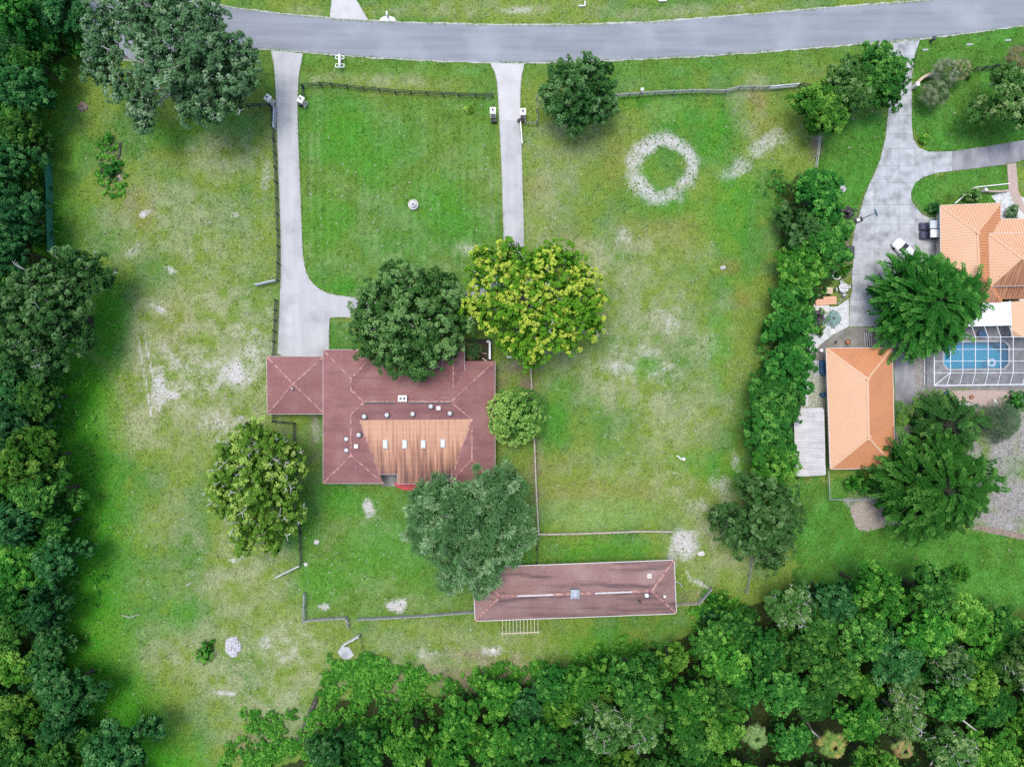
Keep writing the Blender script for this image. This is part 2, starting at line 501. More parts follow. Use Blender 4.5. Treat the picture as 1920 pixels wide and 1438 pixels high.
def screen_mat():
    m, nt, p = new_mat('insect_screen')
    N, L = nt.nodes, nt.links
    p.inputs['Base Color'].default_value = (0.06, 0.065, 0.07, 1)
    p.inputs['Roughness'].default_value = 0.7
    tr = N.new('ShaderNodeBsdfTransparent')
    mx = N.new('ShaderNodeMixShader'); mx.inputs[0].default_value = 0.2
    L.new(tr.outputs[0], mx.inputs[1]); L.new(p.outputs[0], mx.inputs[2])
    L.new(mx.outputs[0], N['Material Output'].inputs['Surface'])
    return m


M['screen'] = screen_mat()


def water_mat():
    m, nt, p = new_mat('pool_water')
    N, L = nt.nodes, nt.links
    p.inputs['Base Color'].default_value = (0.55, 0.85, 0.95, 1)
    p.inputs['Roughness'].default_value = 0.06
    p.inputs['IOR'].default_value = 1.33
    tr = N.new('ShaderNodeBsdfTransparent'); tr.inputs[0].default_value = (0.75, 0.93, 0.98, 1)
    mx = N.new('ShaderNodeMixShader'); mx.inputs[0].default_value = 0.1
    L.new(tr.outputs[0], mx.inputs[1]); L.new(p.outputs[0], mx.inputs[2])
    L.new(mx.outputs[0], N['Material Output'].inputs['Surface'])
    nz = N.new('ShaderNodeTexNoise'); nz.inputs['Scale'].default_value = 3
    b = N.new('ShaderNodeBump'); b.inputs['Strength'].default_value = 0.1
    L.new(nz.outputs[0], b.inputs['Height']); L.new(b.outputs[0], p.inputs['Normal'])
    return m


M['water'] = water_mat()


# ------------------------------------------------------------------ outlines on the ground (survey points)
ROAD_S = [(140, -90), (146, -40), (150, 0), (156, 50), (170, 88), (205, 108), (260, 114), (330, 108), (420, 94), (490, 90), (570, 98.5), (700, 108), (800, 113),
          (920, 117.5), (990, 118), (1100, 114.5), (1250, 108.5), (1400, 99.5), (1560, 86.5), (1640, 80), (1720, 73.5), (1830, 60), (1920, 48),
          (2100, 24), (2500, -40)]
ROAD_N = [(2500, -110), (2100, -42), (1920, -13), (1760, 0), (1700, 5), (1560, 15), (1440, 26), (1340, 33.5), (1250, 41), (1140, 46.5), (980, 49), (840, 46),
          (700, 41.5), (620, 36), (480, 22), (420, 13), (380, 4), (345, -20), (320, -60), (315, -90)]
DRIVE_W = [(508, 95), (515, 130), (518, 200), (521, 300), (525, 400), (527, 500), (525, 560), (522, 620), (520, 676), (617, 676), (617, 600), (621, 594.5),
           (650, 595), (720, 604), (800, 604), (880, 580), (945, 540), (981, 500), (983, 445), (981, 400), (979, 300), (975, 230), (976, 150), (985, 119),
           (918, 119), (930, 140), (934, 180), (936, 230), (940, 300), (943, 400), (945, 470), (920, 515), (870, 550), (800, 570), (720, 566),
           (650, 556), (625, 553), (600, 544), (582, 527), (572, 507), (567, 470), (564, 380), (560, 280), (557, 190), (560, 140), (569, 101)]
DRIVE_N = [(618, 35), (622, 0), (626, -60), (648, -60), (668, 0), (691, 39)]
DRIVE_E = [(1644, 84), (1725, 75), (1715, 105), (1710, 140), (1709, 230), (1712, 260), (1722, 277), (1741, 285), (1785, 284), (1850, 275),
           (1920, 263), (2050, 240), (2050, 278), (1920, 300), (1892, 308), (1837, 315), (1759, 324), (1730, 333), (1715, 345), (1708, 360), (1708, 372), (1712, 382),
           (1728, 402), (1740, 408), (1790, 410), (1790, 470), (1740, 520), (1690, 560), (1650, 600), (1645, 612), (1592, 612), (1593, 560),
           (1598, 545), (1597, 520), (1600, 490), (1597, 465), (1602, 430), (1612, 400), (1620, 370), (1630, 345), (1640, 325), (1650, 300), (1660, 260), (1665, 215),
           (1664, 160), (1658, 105)]


def wp(poly, z=0.0):
    return [tuple(W(a, b, z)[:2]) for a, b in poly]


def in_poly(px, py, poly):
    ins = np.zeros(px.shape, bool)
    n = len(poly)
    for i in range(n):
        x1, y1 = poly[i]; x2, y2 = poly[(i + 1) % n]
        if y1 == y2: continue
        c = ((y1 > py) != (y2 > py)) & (px < (x2 - x1) * (py - y1) / (y2 - y1) + x1)
        ins ^= c
    return ins


WOOD_S = [(420, 1440), (560, 1400), (600, 1330), (640, 1285), (760, 1290), (860, 1275), (960, 1262), (1100, 1220), (1240, 1185), (1330, 1150), (1400, 1112),
          (1480, 1085), (1600, 1062), (1740, 1062), (1830, 1120), (1920, 1140), (2300, 1140), (2300, 1800), (300, 1800)]
WOOD_W = [(-400, -300), (150, -300), (158, 100), (90, 140), (82, 300), (88, 470), (190, 520), (120, 680), (108, 800), (135, 930), (140, 1080), (120, 1200), (180, 1290),
          (190, 1360), (290, 1400), (300, 1440), (300, 1800), (-400, 1800)]


def sstep(a, b, x):
    t = np.clip((x - a) / (b - a), 0, 1)
    return t * t * (3 - 2 * t)


def blob(px, py, cx, cy, rx, ry, rot=0.0, soft=0.5, seed=1, rough=0.45):
    out = np.zeros(px.shape)
    ext = 2.1 * max(rx, ry)
    near = (np.abs(px - cx) < ext) & (np.abs(py - cy) < ext)
    px, py = px[near], py[near]
    dx, dy = px - cx, py - cy
    ca, sa = math.cos(R(rot)), math.sin(R(rot))
    u, v = (dx * ca + dy * sa) / rx, (-dx * sa + dy * ca) / ry
    d = np.sqrt(u * u + v * v) + rough * (fbm(px, py, max(14, min(rx, ry)), seed, 3) - 0.5) * 2
    out[near] = 1 - sstep(1 - soft, 1 + soft * 0.6, d)
    return out


def seg_dist(px, py, x1, y1, x2, y2):
    dx, dy = x2 - x1, y2 - y1
    t = np.clip(((px - x1) * dx + (py - y1) * dy) / (dx * dx + dy * dy), 0, 1)
    return np.hypot(px - (x1 + t * dx), py - (y1 + t * dy))


def ground_colour(px, py):
    """base colour of turf, sand and soil at survey points; returns rgb (n,3), sand amount (n,)"""
    sh = px.shape
    lush = np.zeros(sh); dry = np.zeros(sh); sand = np.zeros(sh); brown = np.zeros(sh); rich = np.zeros(sh); pale = np.zeros(sh); litter = np.zeros(sh); rust = np.zeros(sh)

    def mx(a, b): return np.maximum(a, b)
    # lush strip along the western wood
    edge = np.interp(py, [0, 140, 470, 690, 800, 1060, 1220, 1330, 1438], [130, 95, 95, 120, 115, 140, 130, 200, 290])
    d = (px - edge) + 30 * (fbm(px, py, 60, 21) - 0.5)
    wid = np.interp(py, [0, 200, 500, 700, 900, 1100, 1300, 1438], [130, 90, 90, 120, 190, 190, 170, 150])
    lush = mx(lush, (1 - sstep(0, 1, d / wid)) * np.interp(py, [0, 300, 600, 900], [0.6, 0.5, 1.0, 1.0]))
    for a in [(640, 260, 60, 55, 0), (700, 300, 70, 50, 0), (830, 390, 60, 60, 0), (620, 420, 50, 60, 0), (1350, 655, 24, 75, 0),
              (1370, 400, 60, 110, 0), (1335, 875, 60, 30, 10), (1190, 190, 40, 16, 0), (1270, 215, 60, 30, 0), (560, 980, 40, 60, 0), (620, 1090, 60, 40, 0),
              (1130, 1032, 125, 24, 0), (200, 1120, 60, 70, 0), (170, 720, 45, 80, 0), (230, 1330, 60, 60, 0), (1120, 1215, 90, 35, 0), (640, 940, 70, 30, 0),
              (1255, 395, 60, 22, 0), (700, 1050, 90, 60, 0), (1040, 780, 25, 80, 0), (640, 540, 40, 20, 0), (940, 770, 60, 30, 0), (1340, 250, 40, 60, 0),
              (1210, 690, 40, 20, 0), (160, 1260, 60, 80, 0), (330, 1150, 40, 30, 0)]:
        lush = mx(lush, blob(px, py, *a[:4], a[4], 0.9, 31, .6) * 0.5)
    for a in [(205, 610, 45, 90, .9), (180, 540, 60, 40, .7), (160, 720, 50, 60, 1.0), (110, 200, 40, 70, .5), (130, 400, 50, 60, .35), (420, 230, 70, 30, .5), (330, 250, 60, 30, .5), (1210, 330, 20, 40, .3)]:
        lush = mx(lush, blob(px, py, a[0], a[1], a[2], a[3], 0, .8, 33, .35) * a[4])
    # mown front lawn and verge: greener overall
    fl = in_poly(px, py, [(560, 180), (925, 185), (945, 470), (880, 560), (650, 556), (590, 540), (566, 480)])
    rich = mx(rich, fl * 0.5)
    rich = mx(rich, in_poly(px, py, [(565, 905), (1000, 905), (1000, 1160), (565, 1160)]) * 0.5)
    ver = (np.minimum.reduce([seg_dist(px, py, *ROAD_S[i], *ROAD_S[i + 1]) for i in range(9, len(ROAD_S) - 1)]))
    rich = mx(rich, (1 - sstep(10, 60, ver)) * 0.55)
    # neighbour's watered lawns
    for q in ([(1540, 230), (1660, 215), (1650, 300), (1620, 370), (1600, 430), (1590, 480), (1540, 420), (1530, 320)],
              [(1715, 60), (2100, 20), (2100, 300), (1740, 290), (1708, 230)], [(1705, 340), (1900, 300), (1900, 370), (1760, 410), (1706, 370)],
              [(1480, 900), (1680, 890), (1700, 980), (1830, 1000), (2050, 1030), (2050, 1160), (1480, 1110)]):
        jq = 46 if q[0] == (1480, 900) else 8
        rich = mx(rich, in_poly(px + jq * 2 * (fbm(px, py, 26, 195) - .5), py + jq * 2 * (fbm(px, py, 26, 197) - .5), q) * 0.9)
    pale = mx(pale, blob(px, py, 1130, 962, 125, 34, -2, 0.5, 41, 0.3) * 0.9)
    pale = mx(pale, blob(px, py, 1240, 210, 50, 22, -15, 0.6, 42) * 0.6)
    # worn, dry turf
    for a in [(360, 640, 160, 190, 0, .8), (410, 720, 120, 110, 0, .9), (300, 760, 100, 90, 0, .7), (1170, 470, 140, 70, 0, .65), (1230, 600, 130, 90, 0, .6), (1160, 700, 130, 60, 0, .75),
              (1230, 770, 110, 80, 0, .6), (1330, 740, 70, 70, 0, .4), (860, 480, 55, 35, 0, .8), (330, 420, 150, 100, 0, .5), (410, 280, 90, 80, 0, .5), (430, 1080, 130, 90, 0, .55), (350, 1200, 110, 70, 0, .6),
              (470, 1280, 140, 110, 0, .65), (1340, 1010, 90, 80, 0, .7), (700, 150, 130, 12, 2, .7), (1060, 250, 80, 60, 0, .5), (1040, 370, 60, 120, 0, .5),
              (820, 1230, 140, 50, 0, .6), (940, 1230, 120, 50, 0, .5), (1100, 900, 120, 60, 0, .35), (1250, 880, 80, 60, 0, .5), (300, 1000, 110, 150, 0, .25), (780, 1130, 120, 25, 0, .4),
              (800, 20, 240, 14, 0, .5), (1300, 20, 200, 12, -3, .45), (1410, 200, 50, 60, 0, .5), (960, 12, 160, 14, 0, .5), (1040, 640, 50, 80, 0, .4), (690, 1030, 150, 130, 0, .35), (750, 400, 200, 150, 0, .3), (720, 500, 120, 50, 0, .35)]:
        dry = mx(dry, blob(px, py, *a[:5], 0.9, 51, 0.6) * a[5])
    for a in [(1240, 430, 80, 40, .4), (1420, 190, 22, 30, .8), (1060, 470, 35, 50, .35), (270, 400, 20, 40, .5), (1370, 500, 18, 18, .7), (1390, 560, 20, 22, .6), (1120, 925, 130, 26, .5), (1000, 345, 40, 20, .45),
              (1440, 240, 30, 30, .5), (1040, 870, 60, 30, .4), (330, 600, 40, 50, .3), (1150, 300, 30, 60, .4)]:
        rust = mx(rust, blob(px, py, a[0], a[1], a[2], a[3], 0, 0.8, 61) * a[4])
    # bare sand: the exercise ring, feed spots, wheel tracks
    an = np.arctan2(py - 316, px - 1243)
    rr = np.hypot(px - 1243, (py - 316) * 1.04) + 20 * (fbm(px, py, 20, 71) - 0.5)
    rr = 57 + (rr - 57) / (1.12 + .16 * np.cos(an - 2.9) + .05 * np.sin(3 * an))
    ring = sstep(30, 50, rr) * (1 - sstep(54, 88, rr))
    ring *= np.clip(0.55 + 0.75 * fbm(px, py, 20, 72) - 0.22 * sstep(1250, 1290, px) * sstep(330, 370, py), 0, 1)
    sand = mx(sand, ring * 0.82)
    for a in [(1436, 272, 50, 32, -35, .68), (1380, 320, 40, 24, -25, .62), (297, 722, 18, 40, 0, .75), (322, 740, 14, 12, 0, .9), (440, 706, 42, 34, 0, .7), (470, 660, 40, 60, 0, .5), (300, 580, 22, 8, 40, .8),
              (1352, 910, 30, 38, 30, .6), (1283, 1018, 28, 32, 0, .9), (1262, 1040, 14, 34, 0, .6), (690, 952, 15, 20, -20, .85), (743, 1137, 24, 16, 0, .9), (607, 1138, 13, 10, 0, .8), (1290, 1076, 6, 22, -20, .6),
              (1310, 1092, 20, 6, 30, .7), (497, 1205, 16, 20, 0, .6), (648, 1222, 16, 10, 0, .8), (560, 1205, 70, 70, 0, .3), (1150, 620, 40, 22, 0, .35), (1190, 660, 60, 20, 0, .4), (1250, 590, 40, 30, 0, .4), (1170, 440, 30, 24, 0, .5),
              (1160, 690, 50, 22, 0, .5), (500, 335, 14, 60, 0, .5), (1300, 950, 40, 24, 0, .45), (592, 800, 16, 40, 0, .5), (270, 402, 13, 8, -30, .9), (320, 507, 20, 8, 25, .7), (440, 402, 10, 7, 0, .6), (250, 470, 24, 12, -40, .5),
              (435, 1050, 9, 6, 0, .8), (425, 1300, 30, 5, 5, .7), (890, 470, 40, 20, 0, .4), (965, 20, 40, 8, 0, .6), (360, 700, 100, 60, 0, .4), (420, 800, 60, 60, 0, .35), (1030, 465, 40, 30, 0, .4), (595, 150, 20, 10, 0, .4),
              (1380, 860, 14, 30, 0, .6), (1240, 700, 60, 30, 0, .35), (1330, 640, 25, 50, 0, .4), (800, 1225, 30, 12, 0, .4), (925, 1220, 25, 12, 0, .7), (690, 1240, 16, 10, 0, .5), (600, 870, 18, 40, 0, .3)]:
        sand = mx(sand, blob(px, py, *a[:5], 0.75, 81, 0.55) * a[5])
    for tr in [(258, 628, 283, 780), (270, 628, 300, 770)]:
        sand = mx(sand, (1 - sstep(1.0, 4.0, seg_dist(px, py, *tr))) * 0.65)
    # wheel ruts beside the drives
    for tr in [(583, 250, 583, 480), (918, 300, 926, 470), (596, 250, 600, 470)]:
        dry = mx(dry, (1 - sstep(1.5, 6.0, seg_dist(px, py, *tr))) * 0.5)
    # bare soil
    for a in [(985, 715, 22, 45, 0, .8), (930, 740, 26, 90, 0, .5), (1005, 860, 12, 130, 0, .5), (880, 1275, 110, 26, 3, .8), (960, 1265, 70, 22, 0, .8), (780, 1270, 60, 24, 0, .5), (735, 1310, 40, 30, 0, .7), (590, 820, 14, 80, 0, .5), (1530, 275, 12, 50, 8, .9),
              (920, 1235, 90, 16, 10, .6), (600, 1370, 60, 40, -60, .7), (480, 1390, 50, 26, 0, .5), (215, 300, 26, 50, 0, .6), (1300, 1120, 26, 16, 0, .5), (1370, 1220, 40, 40, 0, .6), (970, 690, 30, 24, 0, .7), (1590, 480, 14, 60, 0, .9), (1585, 540, 20, 26, 0, .9), (1605, 420, 6, 40, 12, .8), (1575, 500, 20, 40, 0, .7), (1728, 405, 14, 7, 0, .8), (1612, 920, 26, 20, 0, .4), (240, 380, 30, 30, 0, .4)]:
        brown = mx(brown, blob(px, py, *a[:5], 0.7, 91, 0.5) * a[5])
    # neighbour's back yard: grey sandy soil
    yard = in_poly(px, py, [(1670, 600), (1740, 600), (1740, 720), (2100, 720), (2100, 1025), (1920, 1008), (1820, 985), (1780, 940), (1690, 985), (1640, 985), (1600, 960), (1580, 935), (1640, 930), (1676, 870)])
    yard = yard * np.clip(2.6 * fbm(px, py, 40, 93) - .5, 0.15, 1)
    sidey = in_poly(px, py, [(1500, 640), (1560, 600), (1592, 612), (1552, 645), (1548, 880), (1500, 880)])
    # wood floor
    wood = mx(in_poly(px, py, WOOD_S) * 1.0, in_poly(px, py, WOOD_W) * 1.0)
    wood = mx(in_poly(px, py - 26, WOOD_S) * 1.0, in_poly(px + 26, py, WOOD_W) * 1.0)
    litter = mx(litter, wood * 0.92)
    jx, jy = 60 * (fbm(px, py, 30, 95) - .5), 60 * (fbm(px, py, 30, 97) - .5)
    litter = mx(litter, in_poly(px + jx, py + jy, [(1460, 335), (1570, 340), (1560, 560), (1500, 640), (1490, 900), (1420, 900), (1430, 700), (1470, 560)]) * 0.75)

    n1 = fbm(px, py, 90, 101, 5)
    n2 = fbm(px, py, 22, 111, 4)
    n3 = fbm(px, py, 7, 121, 3)
    olive = np.array([0.142, 0.215, 0.036]); green = np.array([0.064, 0.172, 0.028])
    clush = np.array([0.036, 0.215, 0.009]); crich = np.array([0.046, 0.17, 0.022]); cdry = np.array([0.285, 0.3, 0.165])
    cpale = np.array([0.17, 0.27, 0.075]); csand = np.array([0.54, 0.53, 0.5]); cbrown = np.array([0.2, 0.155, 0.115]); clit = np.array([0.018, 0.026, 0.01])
    crust = np.array([0.22, 0.165, 0.05]); cyard = np.array([0.27, 0.25, 0.245])

    def lerp(c, t, k): return c * (1 - k[:, None]) + t * k[:, None]
    t = sstep(0.4, 0.68, n1 * 0.6 + n2 * 0.4)
    c = olive[None] * (1 - t[:, None]) + green[None] * t[:, None]
    c = lerp(c, cdry, np.clip(dry * sstep(0.22, 0.6, n2) * 1.25 + 0.2 * sstep(0.5, 0.7, n2), 0, 1) * 0.8)
    c = lerp(c, crich, np.clip(rich * (0.7 + 0.6 * n1), 0, 1) * 0.85)
    c = c * (1 + (rich * .9 * (n2 - .5) + rich * .7 * (n1 - .5)))[:, None]
    c = lerp(c, clush, np.clip(lush * (0.75 + 0.8 * n2), 0, 1) * 0.9)
    c = lerp(c, crust, rust * 0.65)
    c = c * (1 + fl * .07 * np.sin(px * .42 + 2 * n1))[:, None]
    c = lerp(c, cpale, pale * (0.5 + 0.5 * n2))
    c = lerp(c, cbrown, brown * sstep(0.25, 0.55, n2))
    c = lerp(c, cyard, np.clip(yard, 0, 1) * 0.95)
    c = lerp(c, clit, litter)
    c = c * (0.8 + 0.4 * n3)[:, None]
    sand = np.clip(sand + 0.42 * dry * sstep(0.42, 0.7, n3 * .5 + n2 * .5) + 0.7 * sidey + 0.35 * np.clip(yard, 0, 1) * sstep(0.45, 0.7, n2), 0, 1) * (1 - 0.9 * litter)
    return c, sand, dry


def axis(lo, hi, step, far):
    inner = np.arange(lo, hi + 1e-6, step)
    outs, p, s = [], hi, step
    while p < far:
        s *= 1.5; p += s; outs.append(p)
    outs = np.array(outs)
    return np.concatenate([(lo + hi - outs)[::-1], inner, outs])


def ground_material():
    m, nt, p = new_mat('turf_and_sand')
    N, L = nt.nodes, nt.links
    geo = N.new('ShaderNodeNewGeometry')
    at = N.new('ShaderNodeAttribute'); at.attribute_name = 'tint'
    sa = N.new('ShaderNodeAttribute'); sa.attribute_name = 'sand'
    # blades and thatch: fine mottling
    n1 = N.new('ShaderNodeTexNoise'); n1.inputs['Scale'].default_value = 7.5; n1.inputs['Detail'].default_value = 6; n1.inputs['Roughness'].default_value = 0.75
    L.new(geo.outputs['Position'], n1.inputs['Vector'])
    r1 = N.new('ShaderNodeMapRange'); r1.inputs[1].default_value = 0.3; r1.inputs[2].default_value = 0.7; r1.inputs[3].default_value = 0.35; r1.inputs[4].default_value = 1.75
    L.new(n1.outputs[0], r1.inputs[0])
    m1 = N.new('ShaderNodeMix'); m1.data_type = 'RGBA'; m1.blend_type = 'MULTIPLY'; m1.inputs[0].default_value = 1
    L.new(at.outputs['Color'], m1.inputs[6]); L.new(r1.outputs[0], m1.inputs[7])
    # straw specks
    n4 = N.new('ShaderNodeTexNoise'); n4.inputs['Scale'].default_value = 5.5; n4.inputs['Detail'].default_value = 3
    L.new(geo.outputs['Position'], n4.inputs['Vector'])
    r4 = N.new('ShaderNodeMapRange'); r4.inputs[1].default_value = 0.56; r4.inputs[2].default_value = 0.72; r4.inputs[4].default_value = 0.3
    L.new(n4.outputs[0], r4.inputs[0])
    m4 = N.new('ShaderNodeMix'); m4.data_type = 'RGBA'; m4.inputs[7].default_value = (0.28, 0.31, 0.13, 1)
    L.new(r4.outputs[0], m4.inputs[0]); L.new(m1.outputs[2], m4.inputs[6])
    # sand shows between the tufts
    n2 = N.new('ShaderNodeTexNoise'); n2.inputs['Scale'].default_value = 3.4; n2.inputs['Detail'].default_value = 6; n2.inputs['Roughness'].default_value = 0.8
    L.new(geo.outputs['Position'], n2.inputs['Vector'])
    ad = N.new('ShaderNodeMath'); ad.operation = 'MULTIPLY_ADD'; ad.inputs[1].default_value = 0.62; 
    L.new(sa.outputs['Fac'], ad.inputs[0]); L.new(n2.outputs[0], ad.inputs[2])
    r2 = N.new('ShaderNodeMapRange'); r2.inputs[1].default_value = 0.72; r2.inputs[2].default_value = 1.06
    L.new(ad.outputs[0], r2.inputs[0])
    ns = N.new('ShaderNodeTexNoise'); ns.inputs['Scale'].default_value = 4
    L.new(geo.outputs['Position'], ns.inputs['Vector'])
    rs = N.new('ShaderNodeValToRGB'); rs.color_ramp.elements[0].position = 0.3; rs.color_ramp.elements[1].position = 0.7
    rs.color_ramp.elements[0].color = (0.36, 0.34, 0.31, 1); rs.color_ramp.elements[1].color = (0.58, 0.575, 0.56, 1)
    L.new(ns.outputs[0], rs.inputs[0])
    m2 = N.new('ShaderNodeMix'); m2.data_type = 'RGBA'
    L.new(r2.outputs[0], m2.inputs[0]); L.new(m4.outputs[2], m2.inputs[6]); L.new(rs.outputs[0], m2.inputs[7])
    L.new(m2.outputs[2], p.inputs['Base Color'])
    p.inputs['Roughness'].default_value = 0.95
    p.inputs['Specular IOR Level'].default_value = 0.0
    b = N.new('ShaderNodeBump'); b.inputs['Strength'].default_value = 0.6; b.inputs['Distance'].default_value = 0.12
    L.new(n1.outputs[0], b.inputs['Height']); L.new(b.outputs[0], p.inputs['Normal'])
    return m


def build_ground():
    xs = axis(-88, 88, 0.35, 1500); ys = axis(-66, 66, 0.35, 1500)
    X, Y = np.meshgrid(xs, ys)
    nx, ny = len(xs), len(ys)
    x, y = X.ravel(), Y.ravel()
    px, py = 960 + 12 * x, 719 - 12 * y
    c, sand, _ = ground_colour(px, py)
    z = -0.09 + 0.08 * fbm(px, py, 70, 5) - 0.03 * sand
    # the pool is dug out of the ground
    pool = (px > 1755) & (px < 1900) & (py > 633) & (py < 700)
    z = np.where(pool, -1.9, z)
    me = bpy.data.meshes.new('ground')
    me.vertices.add(nx * ny)
    me.vertices.foreach_set('co', np.stack([x, y, z], 1).astype(np.float32).ravel())
    i = np.arange(ny - 1)[:, None] * nx + np.arange(nx - 1)[None]
    q = np.stack([i, i + 1, i + nx + 1, i + nx], -1).reshape(-1, 4)
    me.loops.add(q.size)
    me.loops.foreach_set('vertex_index', q.ravel().astype(np.int32))
    me.polygons.add(len(q))
    me.polygons.foreach_set('loop_start', np.arange(0, q.size, 4, dtype=np.int32))
    a = me.color_attributes.new('tint', 'FLOAT_COLOR', 'POINT')
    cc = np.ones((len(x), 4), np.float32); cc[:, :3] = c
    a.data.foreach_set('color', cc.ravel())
    s = me.attributes.new('sand', 'FLOAT', 'POINT')
    s.data.foreach_set('value', sand.astype(np.float32))
    me.materials.append(ground_material())
    me.update(calc_edges=True)
    me.polygons.foreach_set('use_smooth', np.ones(len(q), bool))
    o = place('ground', me)
    tag(o, 'patchy green and straw coloured pasture with bare sandy spots', None, None, 'structure')


build_ground()


# ------------------------------------------------------------------ road and drives
def strip(pts, w, side=1):
    """band of width w (survey points) along a polyline"""
    out = []
    n = len(pts)
    for i, (x, y) in enumerate(pts):
        a = pts[max(0, i - 1)]; b = pts[min(n - 1, i + 1)]
        dx, dy = b[0] - a[0], b[1] - a[1]
        l = math.hypot(dx, dy)
        out.append((x - dy / l * w * side, y + dx / l * w * side))
    return pts + out[::-1]


def resample(pts, step):
    out = [pts[0]]
    for a, b in zip(pts[:-1], pts[1:]):
        n = max(1, int(math.hypot(b[0] - a[0], b[1] - a[1]) / step))
        for k in range(1, n + 1):
            out.append((a[0] + (b[0] - a[0]) * k / n, a[1] + (b[1] - a[1]) * k / n))
    return out


def smooth_line(pts, it=2):
    for _ in range(it):
        q = [pts[0]]
        for a, b in zip(pts[:-1], pts[1:]):
            q.append((a[0] * .75 + b[0] * .25, a[1] * .75 + b[1] * .25))
            q.append((a[0] * .25 + b[0] * .75, a[1] * .25 + b[1] * .75))
        q.append(pts[-1]); pts = q
    return pts


road_s, road_n = smooth_line(ROAD_S), smooth_line(ROAD_N)
mb = MB(); mb.prism(wp(road_s + road_n), -0.12, 0.02)
tag(mb.build('road', M['asphalt']), 'grey asphalt street curving across the top', None, None, 'structure')


def ragged(pts, w, seed):
    r = random.Random(seed)
    p = resample(pts, 9)
    q = strip(p, w)
    n = len(p)
    return p + [(x + r.uniform(-1, 1), y + r.uniform(-1.2, 1.2)) for x, y in q[n:]]


for pts, sd_ in ((road_s, 1), (road_n, 2)):
    mb = MB(); mb.prism(wp(ragged(pts, 2.6, sd_)), -0.1, 0.012)
    tag(mb.build('road_edge', M['edge_sand']), 'pale sandy shoulder along the street', None, None, 'structure')

dw = smooth_line(DRIVE_W + [DRIVE_W[0]], 1)
mb = MB(); mb.prism(wp(dw), -0.1, 0.03)
drive_w = tag(mb.build('driveway', M['concrete']), 'long pale concrete driveway looping past the red roofed house', None, None, 'structure')
ORG[drive_w.name] = Vector((0, 0, 0))
# aprons by the street, poured separately and raised a little at the joint
for poly, nm in (([(509, 97), (515, 130), (518, 196), (558, 196), (560, 140), (568, 101)], 'apron'),
                 ([(920, 120), (931, 140), (935, 180), (936, 227), (975, 227), (976, 150), (983, 120)], 'apron')):
    mb = MB(); mb.prism(wp(poly), 0.02, 0.045); mb.build(nm, M['concrete_pale'] if poly[0][0] > 800 else M['concrete'], drive_w)
mb = MB(); mb.prism(wp(DRIVE_N), -0.1, 0.035)
tag(mb.build('driveway', M['concrete_pale']), 'short flared concrete driveway across the street at the top edge', None, None, 'structure')

# neighbour's driveway: separate slabs with open joints over a dark bed
mb = MB(); mb.prism(wp(DRIVE_E), -0.1, 0.006)
drive_e = tag(mb.build('driveway', M['joint']), 'wide grey slab driveway of the orange roofed house', None, None, 'structure')
ORG[drive_e.name] = Vector((0, 0, 0))


def clip_poly(poly, axis_, val, keep_less):
    out = []
    n = len(poly)
    for i in range(n):
        a, b = poly[i], poly[(i + 1) % n]
        ia = (a[axis_] <= val) if keep_less else (a[axis_] >= val)
        ib = (b[axis_] <= val) if keep_less else (b[axis_] >= val)
        if ia: out.append(a)
        if ia != ib:
            t = (val - a[axis_]) / (b[axis_] - a[axis_])
            out.append((a[0] + (b[0] - a[0]) * t, a[1] + (b[1] - a[1]) * t))
    return out


def poly_area(p):
    return 0.5 * sum(p[i][0] * p[(i + 1) % len(p)][1] - p[(i + 1) % len(p)][0] * p[i][1] for i in range(len(p)))


main_part = [p for p in DRIVE_E]
xs_ = [1580, 1640, 1685.5, 1716, 1800]
ys_ = [60, 106, 142, 180, 217, 252, 279, 311, 343, 384, 421, 468, 515, 562, 614]
g = 0.28
rs_ = random.Random(3)
trunk_poly = clip_poly(DRIVE_E, 0, 1716, True)
for j in range(len(ys_) - 1):
    for i in range(len(xs_) - 1):
        if i == 3 and ys_[j] < 340: continue
        q = clip_poly(DRIVE_E, 0, xs_[i] + g, False); q = clip_poly(q, 0, xs_[i + 1] - g, True) if q else q
        q = clip_poly(q, 1, ys_[j] + g, False) if q else q
        q = clip_poly(q, 1, ys_[j + 1] - g, True) if q else q
        if len(q) < 3 or abs(poly_area(q)) < 40: continue
        mb = MB(); mb.prism(wp(q), -0.02, 0.032 + rs_.uniform(-0.006, 0.008)); mb.build('concrete_slab', M['slab'], drive_e)
# the branch to the front door
xb = [1716, 1750, 1785, 1820, 1856, 1890, 1925, 1960, 2050]
for i in range(len(xb) - 1):
    q = clip_poly(DRIVE_E, 0, xb[i] + g, False); q = clip_poly(q, 0, xb[i + 1] - g, True); q = clip_poly(q, 1, 343 - g, True)
    if len(q) < 3: continue
    mb = MB(); mb.prism(wp(q), -0.02, 0.03 + rs_.uniform(-0.006, 0.008)); mb.build('concrete_slab', M['slab_dark'] if 1 < i < 6 else M['slab'], drive_e)

